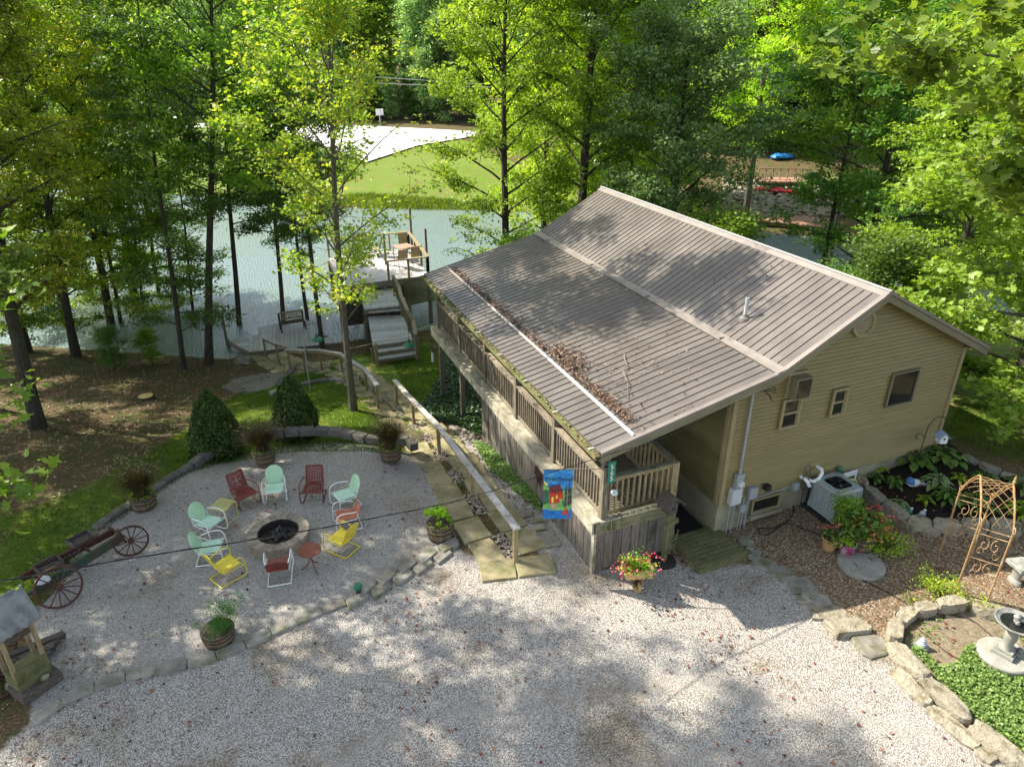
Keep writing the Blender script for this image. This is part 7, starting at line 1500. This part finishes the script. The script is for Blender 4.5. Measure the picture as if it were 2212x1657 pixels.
# ------------------------------------------------------------ trees
def gen_tree(seed, H, cb, Rr, tr, nprim, nleaf, ls, leafm, barkm='bark', shape='quad', asp=.6, lean=(0, 0), flat=.45, prof='oval', rise=.35, spread=.30, upper=.35, nsec=6, clus=1.0):
    r_ = random.Random(seed); rs = np.random.default_rng(seed); tb = MB()
    K = 12; tp = []; wx = r_.uniform(0, 6); 
    for i in range(K):
        t = i/(K-1); tp.append(np.array([lean[0]*H*t**1.3+.12*sin(wx+t*7)*t*(H/15), lean[1]*H*t**1.3+.12*cos(wx*1.7+t*6)*t*(H/15), -.3+(H+.3)*t]))
    trr = [tr*(1.35 if i == 0 else 1)*(1-.86*(i/(K-1))**1.1) for i in range(K)]
    tb.tube(tp, trr, 9)
    tpa = np.array(tp)
    def tpos(z): return np.array([np.interp(z, tpa[:, 2], tpa[:, 0]), np.interp(z, tpa[:, 2], tpa[:, 1]), z])
    segs = []; az = r_.uniform(0, 6)
    for i in range(nprim):
        t = (i+r_.random()*.8)/nprim; z = cb+(H-cb)*t**.9*.97; az += 2.4+r_.uniform(-.5, .5)
        if prof == 'oval': k = math.sin(pi*(.15+.74*t))**.6
        elif prof == 'umb': k = .35+.65*min(1, t*1.8) if t < .75 else 1-(t-.75)*2.4
        else: k = 1-.8*t
        L = Rr*k*r_.uniform(.65, 1.12); ri = rise*(1+1.6*t)+r_.uniform(-.12, .15); p = tpos(z); pts = [p]; d = np.array([cos(az), sin(az), ri]); d /= np.linalg.norm(d)
        br = max(.012, tr*.34*(1-.75*t)*(.5+.5*k))
        for j in range(5):
            d = d+np.array([r_.uniform(-.13, .13), r_.uniform(-.13, .13), r_.uniform(-.10, .07)-(.05 if t < .4 else 0)]); d /= np.linalg.norm(d); p = p+d*L/5; pts.append(p)
        tb.tube(pts, [br*(1-.8*j/5) for j in range(6)], 5, False)
        for j in range(nsec):
            q = r_.uniform(.25, 1); i0 = min(4, int(q*5)); f = q*5-i0; a = pts[i0]*(1-f)+pts[i0+1]*f; dd = pts[i0+1]-pts[i0]; dd /= np.linalg.norm(dd)
            sd = np.array([r_.gauss(0, 1), r_.gauss(0, 1), r_.gauss(0, .45)]); sd = sd-dd*(sd@dd)*.4; sd /= np.linalg.norm(sd); d2 = dd*.55+sd*.8; l2 = L*r_.uniform(.22, .42)*(1.15-.4*q); m_ = a+d2*l2*.5+np.array([0, 0, r_.uniform(-.05, .05)]); e = a+d2*l2+np.array([0, 0, r_.uniform(-.14, .05)*l2])
            tb.tube([a, m_, e], [br*.32, br*.22, .004], 3, False); segs.append((a, m_, e, l2))
        segs.append((pts[3], pts[4], pts[5], L*.4))
    A = np.array([s_[0] for s_ in segs]); B = np.array([s_[1] for s_ in segs]); E = np.array([s_[2] for s_ in segs]); Lw = np.array([s_[3] for s_ in segs]); w_ = Lw*rs.uniform(.25, 1.6, len(Lw)); w_ /= w_.sum()
    ncl = max(60, nleaf//14); si = rs.choice(len(segs), ncl, p=w_); t = rs.uniform(.15, 1.08, ncl)[:, None]; CC = A[si]*(1-t)**2+2*B[si]*t*(1-t)+E[si]*t*t+rs.normal(size=(ncl, 3))*np.array([spread, spread, spread*flat])*.75
    ci = rs.integers(0, ncl, nleaf); P = CC[ci]+rs.normal(size=(nleaf, 3))*np.array([spread, spread, spread*flat])*.62*clus
    ctint = rs.beta(2, 2, ncl); tint = np.clip(ctint[ci]*.65+rs.random(nleaf)*.45-.06, 0, 1)
    Nn = tilt(nleaf, .55, rs, (0, 0, 1))
    crown = leaves(P, Nn, rs.uniform(ls*.6, ls*1.25, nleaf), tint, shape, asp, fold=.3, name='crown', mt=M[leafm], rs=rs)
    return tb.mesh('trunk', M[barkm]), crown
def az_pos(px, py, D): p = atD(px, py, D); return p[0], p[1]
TREE = {}
def tree(kind, x, y, rz, label, group, sc=1, leafm=None, name='tree', z=None, cat='tree', lean=0):
    tm, cm = TREE[kind]
    t = thing(name, label, cat, (x, y, gz(x, y) if z is None else z), rz, group); t.scale = (sc,)*3 if not hasattr(sc, '__len__') else sc
    if lean: t.rotation_euler = (Matrix.Rotation(R(lean), 3, Vector((sin(_y), cos(_y), 0))) @ Matrix.Rotation(rz, 3, 'Z')).to_euler()
    inst('trunk', tm, t); o = inst('crown', cm, t)
    if leafm: o.material_slots[0].link = 'OBJECT'; o.material_slots[0].material = M[leafm]
    return t
TREE['tall_a'] = gen_tree(1, 19, 4.5, 4.6, .26, 46, 36000, .17, 'leaf_mixed', rise=.6, nsec=8)
TREE['tall_b'] = gen_tree(2, 17.5, 3.0, 4.2, .20, 44, 32000, .17, 'leaf_green', rise=.5, nsec=8)
TREE['slim'] = gen_tree(3, 14.5, 1.5, 2.6, .11, 38, 18000, .14, 'leaf_green', prof='oval', rise=.3, flat=.3, nsec=8)
TREE['oak'] = gen_tree(4, 14.5, 1.8, 4.9, .24, 54, 62000, .18, 'leaf_oak', rise=.45, nsec=9, flat=.6)
TREE['dark'] = gen_tree(5, 14.5, 1.0, 4.5, .2, 50, 42000, .17, 'leaf_dark', rise=.3, flat=.35, nsec=9)
TREE['lime'] = gen_tree(6, 17, 3.5, 4.6, .2, 46, 32000, .17, 'leaf_lime', rise=.6, nsec=8)
TREE['thin'] = gen_tree(21, 14, 5.5, 2.9, .13, 36, 21000, .15, 'leaf_dark', rise=.4, flat=.4, nsec=7)
TREE['limehigh'] = gen_tree(22, 19, 7.0, 4.8, .22, 44, 34000, .18, 'leaf_lime', rise=.6, nsec=8)
TREE['far'] = gen_tree(7, 18, .4, 5.8, .28, 50, 26000, .40, 'leaf_oak', spread=.55, rise=.6, flat=.7, nsec=8)
TREE['far2'] = gen_tree(8, 20, .6, 5.2, .28, 50, 26000, .40, 'leaf_dark', spread=.55, rise=.7, flat=.7, nsec=8)
TREE['shrub'] = gen_tree(9, 4.2, .3, 1.7, .06, 26, 11000, .13, 'leaf_green', nsec=6, rise=.6)
TREE['maple'] = gen_tree(12, 16, 2.9, 3.6, .125, 46, 21000, .125, 'leaf_maple', 'barklight', 'maple', lean=(.03, -.01), rise=.95, flat=.55, spread=.26, nsec=8)
TREE['yardmaple'] = gen_tree(13, 14, .5, 4.3, .2, 60, 42000, .20, 'leaf_bright', 'barklight', 'maple', rise=.3, flat=.5, spread=.3, nsec=8)
def leaner(seed, B, Ct, H, R_, nl, ls, lm):
    v = (np.array(Ct)-np.array(B))/H; return gen_tree(seed, H, H*.52, R_, .13, 26, nl, ls, lm, 'barklight', 'maple', lean=(v[0], v[1]), rise=.3, spread=.28, flat=.6)
NB1, NC1 = az_pos(2480, 1500, 11.5), az_pos(2300, 250, 14.5); TREE['near_r'] = leaner(14, NB1, NC1, 13, 3.4, 16000, .21, 'leaf_bright')
NB2, NC2 = az_pos(-330, 1500, 8.6), az_pos(-110, 630, 10.0); TREE['near_l'] = leaner(15, NB2, NC2, 8.2, .95, 1500, .17, 'leaf_green')
q = T(763, 887); tree('maple', q[0], q[1], 0.4, 'slender yellow green maple leaning beside the handrail, in front of the lake', None, name='maple_tree')
# left woods: trunk seen at (px, py), standing where that pixel meets the ground or at distance D
WOODS = [
 ('tall_a', 82, 925, None, .80, None, 'large dark trunk leaning at the left edge of the lawn'),
 ('tall_b', 247, 745, None, 1.08, None, 'thick dark trunk of the left woods, left of the close trunk pair'),
 ('tall_a', 302, 715, None, .98, 'leaf_green', 'thick dark trunk by the water, third from the straight tree'),
 ('slim', 352, 700, None, 1.1, None, 'thin trunk by the water with low leafy sprays'),
 ('slim', 397, 800, None, 1.05, 'leaf_dark', 'thin dark trunk just left of the tall straight tree'),
 ('thin', 451, 787, None, 1.35, 'leaf_green', 'tall straight tree whose bare trunk crosses the lake view'),
 ('tall_b', 165, 770, None, .95, 'leaf_mixed', 'shaded tree in the left woods with reddish tinged leaves'),
 ('slim', 268, 745, None, 1.0, 'leaf_mixed', 'thin tree hidden between two thick trunks of the left woods'),
 ('dark', 60, 760, None, .9, 'leaf_green', 'dense dark tree at the far left by the shore'),
 ('tall_b', -40, 880, None, 1.0, None, 'leafy tree cut by the left frame edge above the lawn'),
 ('dark', -120, 760, None, 1.0, None, 'dark crown at the left frame edge near the water'),
 ('slim', 205, 690, None, 1.15, None, 'thin bending tree on the left shore'),
 ('slim', 425, 735, None, .8, None, 'sapling at the water left of the dock tip'),
 ('thin', 520, 752, None, 1.15, 'leaf_dark', 'dark leafy tree between the tall straight tree and the dock trees'),
 ('slim', 145, 735, None, 1.0, 'leaf_lime', 'light leafy tree by the shore at the left of the woods'),
 ('slim', 320, 728, None, .75, 'leaf_lime', 'short light green tree by the water between the thin trunks'),
 ('slim', 20, 720, None, 1.1, 'leaf_mixed', 'yellowing tree by the shore at the left frame edge'),
 ('thin', 616, 752, None, 1.0, 'leaf_dark', 'tree rising through the path end by the low dock'),
 ('thin', 697, 752, None, .92, 'leaf_dark', 'right one of two thin trunks standing at the low dock'),
 ('thin', 672, 745, None, .85, 'leaf_oak', 'left one of two thin trunks standing at the low dock'),
]
for i, (k, px, py, D, sc, lm, lab) in enumerate(WOODS):
    q = T(px, py); tree(k, q[0], q[1], i*1.9, lab, 'trees of the left woods', sc, lm, lean={451: 11, 616: 4, 520: 6}.get(px, 5 if px < 440 else 0))
BEHIND = [
 ('tall_b', 1092, 300, 31, 1.0, 'leaf_green', 'tall thin trunked tree left of the cabin roof by the lake'),
 ('tall_a', 1267, 250, 32, 1.05, 'leaf_green', 'thick dark trunked tree rising behind the far roof corner'),
 ('shrub', 1140, 520, 27, 1.1, None, 'leafy bush just behind the far eave of the cabin'),
 ('oak', 1462, 400, 30, .86, None, 'broad blue green oak behind the middle of the cabin roof'),
 ('slim', 1360, 380, 33, .95, 'leaf_lime', 'light green understory tree left of the broad oak'),
 ('limehigh', 1640, 250, 44, 1.05, None, 'bright lime green tree behind and right of the broad oak'),
 ('dark', 1890, 480, 31, .95, None, 'dark spreading tree behind the right half of the roof'),
 ('thin', 1800, 470, 31, .95, 'leaf_green', 'small dark tree in front of the far boulders'),
 ('shrub', 1560, 500, 27, 1.2, 'leaf_green', 'green bush peeking over the middle of the roof ridge'),
 ('shrub', 1790, 590, 25, .8, 'leaf_dark', 'dark bush peeking over the right part of the roof ridge'),
 ('dark', 2070, 560, 26, .74, 'leaf_green', 'dark green tree between the roof peak and the yard maple'),
 ('limehigh', 1870, 150, 46, 1.1, 'leaf_lime', 'lime green crown at the top right behind the dark tree'),
 ('tall_b', 1180, 250, 38, 1.0, 'leaf_lime', 'light crown between the two tall trunks left of the roof'),
 ('shrub', 1905, 640, 23, 1.0, 'leaf_dark', 'shaded bush directly behind the roof peak'),
]
for i, (k, px, py, D, sc, lm, lab) in enumerate(BEHIND):
    x, y = az_pos(px, py, D); tree(k, x, y, i*2.3+1, lab, 'trees behind the cabin', sc, lm, z=max(gz(x, y), LAKE_Z+.1), name='tree' if k != 'shrub' else 'bush', cat='tree' if k != 'shrub' else 'bush')
tree('tall_b', -13.2, 26.5, 1.0, 'leafy tree of the left woods beyond the overhanging crown', 'trees of the left woods', .95, 'leaf_mixed')  # out of view, added for its shade on the left lawn
tree('tall_a', -13.5, 21.0, 3.0, 'leafy crown at the far left edge over the shaded lawn', 'trees of the left woods', .85, 'leaf_green')  # also out of view, put here to darken the left lawn
x, y = az_pos(2175, 890, 21.5); tree('yardmaple', x, y, 1.0, 'bright leafy maple to the ground at the right frame edge beside the cabin', None, .92, name='maple_tree')
tree('near_r', NB1[0], NB1[1], 0, 'nearest large leaved branches hanging into the top right corner', None, 1, name='maple_tree')
tree('near_l', NB2[0], NB2[1], 0, 'blurred near leaves poking in at the left frame edge', None, 1, name='maple_tree')
tree('tall_b', -7.0, 17.0, 2.0, 'overhanging crown at the upper left whose shade falls on the patio', 'trees of the left woods', .93, 'leaf_green')
# far shore woods
rf = random.Random(99); n = 0; FAR = []
for row_, (d0, num) in enumerate(((64, 19), (72, 18), (84, 18), (102, 18))):
    for k in range(num):
        px = -250+2100*(k+rf.uniform(.1, .9))/num if row_ else -250+1500*(k+rf.uniform(.1, .9))/num
        d = ray(px, 250); d = d/math.hypot(d[0], d[1])
        for D in np.arange(40, 230, 1.5):
            p = d*D
            if p[1]-np.interp(p[0], *_YF) > d0: break
        FAR.append((p[0], p[1], row_))
for k in range(16):
    px = 1250+1150*(k+rf.uniform(.1, .9))/16; D = rf.choice((52, 62, 74))+rf.uniform(-3, 3); p = atD(px, 250, D)
    if 1500 < px < 1950: D = max(D, 84+rf.uniform(0, 12)); p = atD(px, 250, D)
    FAR.append((p[0], p[1], 5))
for i, (x, y, row_) in enumerate(FAR):
    lm = rf.choice((None, 'leaf_oak', 'leaf_dark', 'leaf_green', 'leaf_oak')); sc = rf.uniform(.95, 1.3)*(1.0 if row_ else .75)
    pxx = W_/2+F_*((np.array([x, y, 5])-O)@RT)/((np.array([x, y, 5])-O)@FW)
    tone = {None: 'mid green', 'leaf_oak': 'blue green', 'leaf_dark': 'deep green', 'leaf_green': 'fresh green', 'leaf_lime': 'lime green'}[lm]
    zone = 'at the far left, behind the left woods' if pxx < 250 else 'behind the tall straight tree' if pxx < 520 else 'behind the yellow maple' if pxx < 760 else 'above the road and its sign' if pxx < 1010 else 'behind the trunks left of the roof' if pxx < 1300 else 'behind the broad oak' if pxx < 1650 else 'at the top right'
    if row_ == 5: lab = 'one of the trees closing the view beyond the cove on the right'; lm = rf.choice(('leaf_green', 'leaf_lime', 'leaf_dark')); lab = '%s tree beyond the cove, %s' % ({'leaf_green': 'fresh green', 'leaf_lime': 'lime green', 'leaf_dark': 'deep green'}[lm], zone)
    elif row_ == 0: lab = '%s front row tree across the lake, %s' % (tone, zone)
    else: lab = '%s tree on the rise, %s row, %s' % (tone, ('', 'lower', 'middle', 'top')[row_], zone)
    tree('far' if i % 2 else 'far2', x, y, rf.uniform(0, 6), lab, 'woods beyond the right cove' if row_ == 5 else 'woods across the lake', sc, lm)
for k in range(14):
    px = 520+560*(k+.5)/14 if k < 11 else 380+k*8; q = T(px, 268-2); x, y = q[0], q[1]+4
    tree('far2', x, y, k, 'one of the low bushy trees at the foot of the woods along the road', 'bushes along the far road', (.42, .42, .30), 'leaf_dark' if k % 2 else 'leaf_oak', name='bush', cat='bush')
# ------------------------------------------------------------ ivy and grass
P_IVY = poly(c('4', 245, 690), c('4', 360, 800), c('4', 510, 940), c('4', 545, 1300), c('4', 500, 1260), c('4', 330, 1180), c('4', 130, 1130), c('4', 60, 1060), c('4', 150, 960), c('4', 235, 800))
P_IVY = np.vstack([P_IVY, ]); cover('ivy', P_IVY, 14000, .085, 'leaf_ivy', 'dark ivy covering the bank under the porch posts', 'ivy', 4, h=(.0, .16))
P_IVY2 = poly(c('4', 430, 1290), c('4', 545, 1320), c('4', 700, 1440), c('4', 800, 1530), c('4', 900, 1640), c('E', 200, 900), c('E', 190, 950), c('E', 110, 880), c('E', 0, 800), c('4', 700, 1590), c('4', 560, 1500))
cover('ivy_strip', P_IVY2, 4200, .06, 'leaf_cover', 'narrow strip of green creeper at the foot of the board skirt', 'creeper', 5, h=(.0, .10), inner=.0)
P_IVY3 = np.array([(6.2, 16.9), (9, 16.9), (9, 23), (6.1, 23)]); cover('ivy', P_IVY3, 8000, .09, 'leaf_ivy', 'ivy in the shade beneath the porch floor', 'ivy', 6, h=(0, .14))
def grass(P_, n, label, seed, H=(.03, .07), w_=.006, dmask=None, name='grass', mt='leaf_grass'):
    rs = np.random.default_rng(seed); lo, hi = P_.min(0), P_.max(0); X = rs.uniform(lo, hi, (n*2, 2)); X = X[sdist(P_, X[:, 0], X[:, 1]) > -.05]
    if dmask is not None: X = X[rs.random(len(X)) < dmask(X[:, 0], X[:, 1])]
    for Q in (P_PAD, P_WALK): X = X[sdist(Q, X[:, 0], X[:, 1]) < 0]
    X = X[:n]; k = len(X); z = terrain(X[:, 0], X[:, 1]); a = rs.uniform(0, 2*pi, k); h = rs.uniform(*H, k); ln = rs.normal(size=(k, 2))*.5
    b0 = np.stack([X[:, 0], X[:, 1], z-.005], 1); sd_ = np.stack([np.cos(a), np.sin(a), 0*a], 1)*w_; tip = b0+np.stack([ln[:, 0]*h, ln[:, 1]*h, h], 1)
    vs = np.stack([b0-sd_, b0+sd_, tip], 1).reshape(-1, 3); me = bpy.data.meshes.new(name); me.vertices.add(3*k); me.vertices.foreach_set('co', vs.ravel().astype(np.float32)); me.loops.add(3*k); me.loops.foreach_set('vertex_index', np.arange(3*k, dtype=np.int32))
    me.polygons.add(k); me.polygons.foreach_set('loop_start', np.arange(0, 3*k, 3, dtype=np.int32)); me.polygons.foreach_set('loop_total', np.full(k, 3, np.int32)); ti = np.clip(.5*smooth_noise(X[:, 0], X[:, 1], 2.2, 3)+.45+rs.normal(size=k)*.2, 0, 1)
    at_ = me.attributes.new('tint', 'FLOAT', 'POINT'); at_.data.foreach_set('value', np.repeat(ti, 3).astype(np.float32)); me.update(); me.materials.append(M[mt]); tag(inst(name, me), label, 'grass', kind='stuff')
grass(P_LAWN, 150000, 'short green lawn grass round the cone shrubs and patio wall', 3, (.03, .075), .010)
P_SH = poly((560, 445), (800, 420), (1045, 440), (1050, 470), (900, 462), (780, 475), (560, 470)); grass(P_SH, 14000, 'tall reedy grass along the far bank of the lake', 5, (.15, .45), .04, name='bank_grass')
P_YARD = poly((2050, 930), (2080, 870), (2212, 900), (2400, 900), (2400, 1060), (2212, 1010), (2100, 960)); grass(P_YARD, 14000, 'thin dry lawn grass in the side yard right of the cabin', 6, (.03, .07), .010)
# leaf litter over the woodland floor and lawn
rs = np.random.default_rng(70); Xl = np.stack([rs.uniform(-13, 6, 26000), rs.uniform(12, 33, 26000)], 1); keep = (sdist(P_PATIO, Xl[:, 0], Xl[:, 1]) < -.3); wl = np.where(sdist(P_LAWN, Xl[:, 0], Xl[:, 1]) > -.1, .06, .6); Xl = Xl[keep & (rs.random(len(Xl)) < wl)]; zz = terrain(Xl[:, 0], Xl[:, 1]); Xl = Xl[zz > LAKE_Z]; zz = zz[zz > LAKE_Z]
k = len(Xl); tag(inst('leaf_litter', leaves(np.stack([Xl[:, 0], Xl[:, 1], zz+.02], 1), tilt(k, .3, rs), rs.uniform(.05, .11, k), rs.random(k), 'quad', .75, mt=M['leaf_roof'], name='leaf_litter', rs=rs)), 'dry leaves lying over the woodland floor left of the lawn', 'leaf litter', kind='stuff')
# weeds and undergrowth in the left woods
for i, (px, py, s_, lab) in enumerate(((575, 0, 0, ''), (250, 800, .42, 'low leafy sapling on the shaded bank in the left woods, left one'), (330, 790, .36, 'low leafy sapling on the shaded bank in the left woods, right one'), (120, 720, .7, 'bushy undergrowth at the far left shore'), (40, 700, .8, 'bushy undergrowth at the left frame edge by the water'), (430, 740, .38, 'small bush at the water edge below the tall straight tree'))):
    if not s_: continue
    q = T(px, py); tree('shrub', q[0], q[1], i, lab, 'undergrowth of the left woods', s_, 'leaf_dark' if i % 2 else 'leaf_green', name='bush', cat='bush')
# dead lichen-pale twigs round the maple
mt_ = T(763, 887)
tw = MB(); r_ = random.Random(6)
for k in range(12):
    z = 4.2+r_.uniform(-1.2, 3.0); a = r_.uniform(-1.0, 1.2) if k % 3 else r_.uniform(2, 4); p = np.array([mt_[0]+.15, mt_[1], mt_[2]+z]); L = r_.uniform(.7, 1.7); d = np.array([cos(a), sin(a)*.5, r_.uniform(-.2, .4)]); pts = [p]
    for j in range(6): d = d+np.array([r_.uniform(-.25, .25), r_.uniform(-.25, .25), r_.uniform(-.2, .3)]); d /= np.linalg.norm(d); p = p+d*L/6; pts.append(p)
    tw.tube(pts, [.012*(1-.13*j) for j in range(7)], 4)
    for j in (2, 3, 4, 5): e = pts[j]+np.array([r_.gauss(0, .16), r_.gauss(0, .16), r_.gauss(.05, .12)]); tw.tube([pts[j], e], [.006, .003], 3)
solo('dead_branches', tw, M['twig'], 'pale leafless dead twigs sticking out of the maple trunk', 'branch', loc=tuple(mt_))
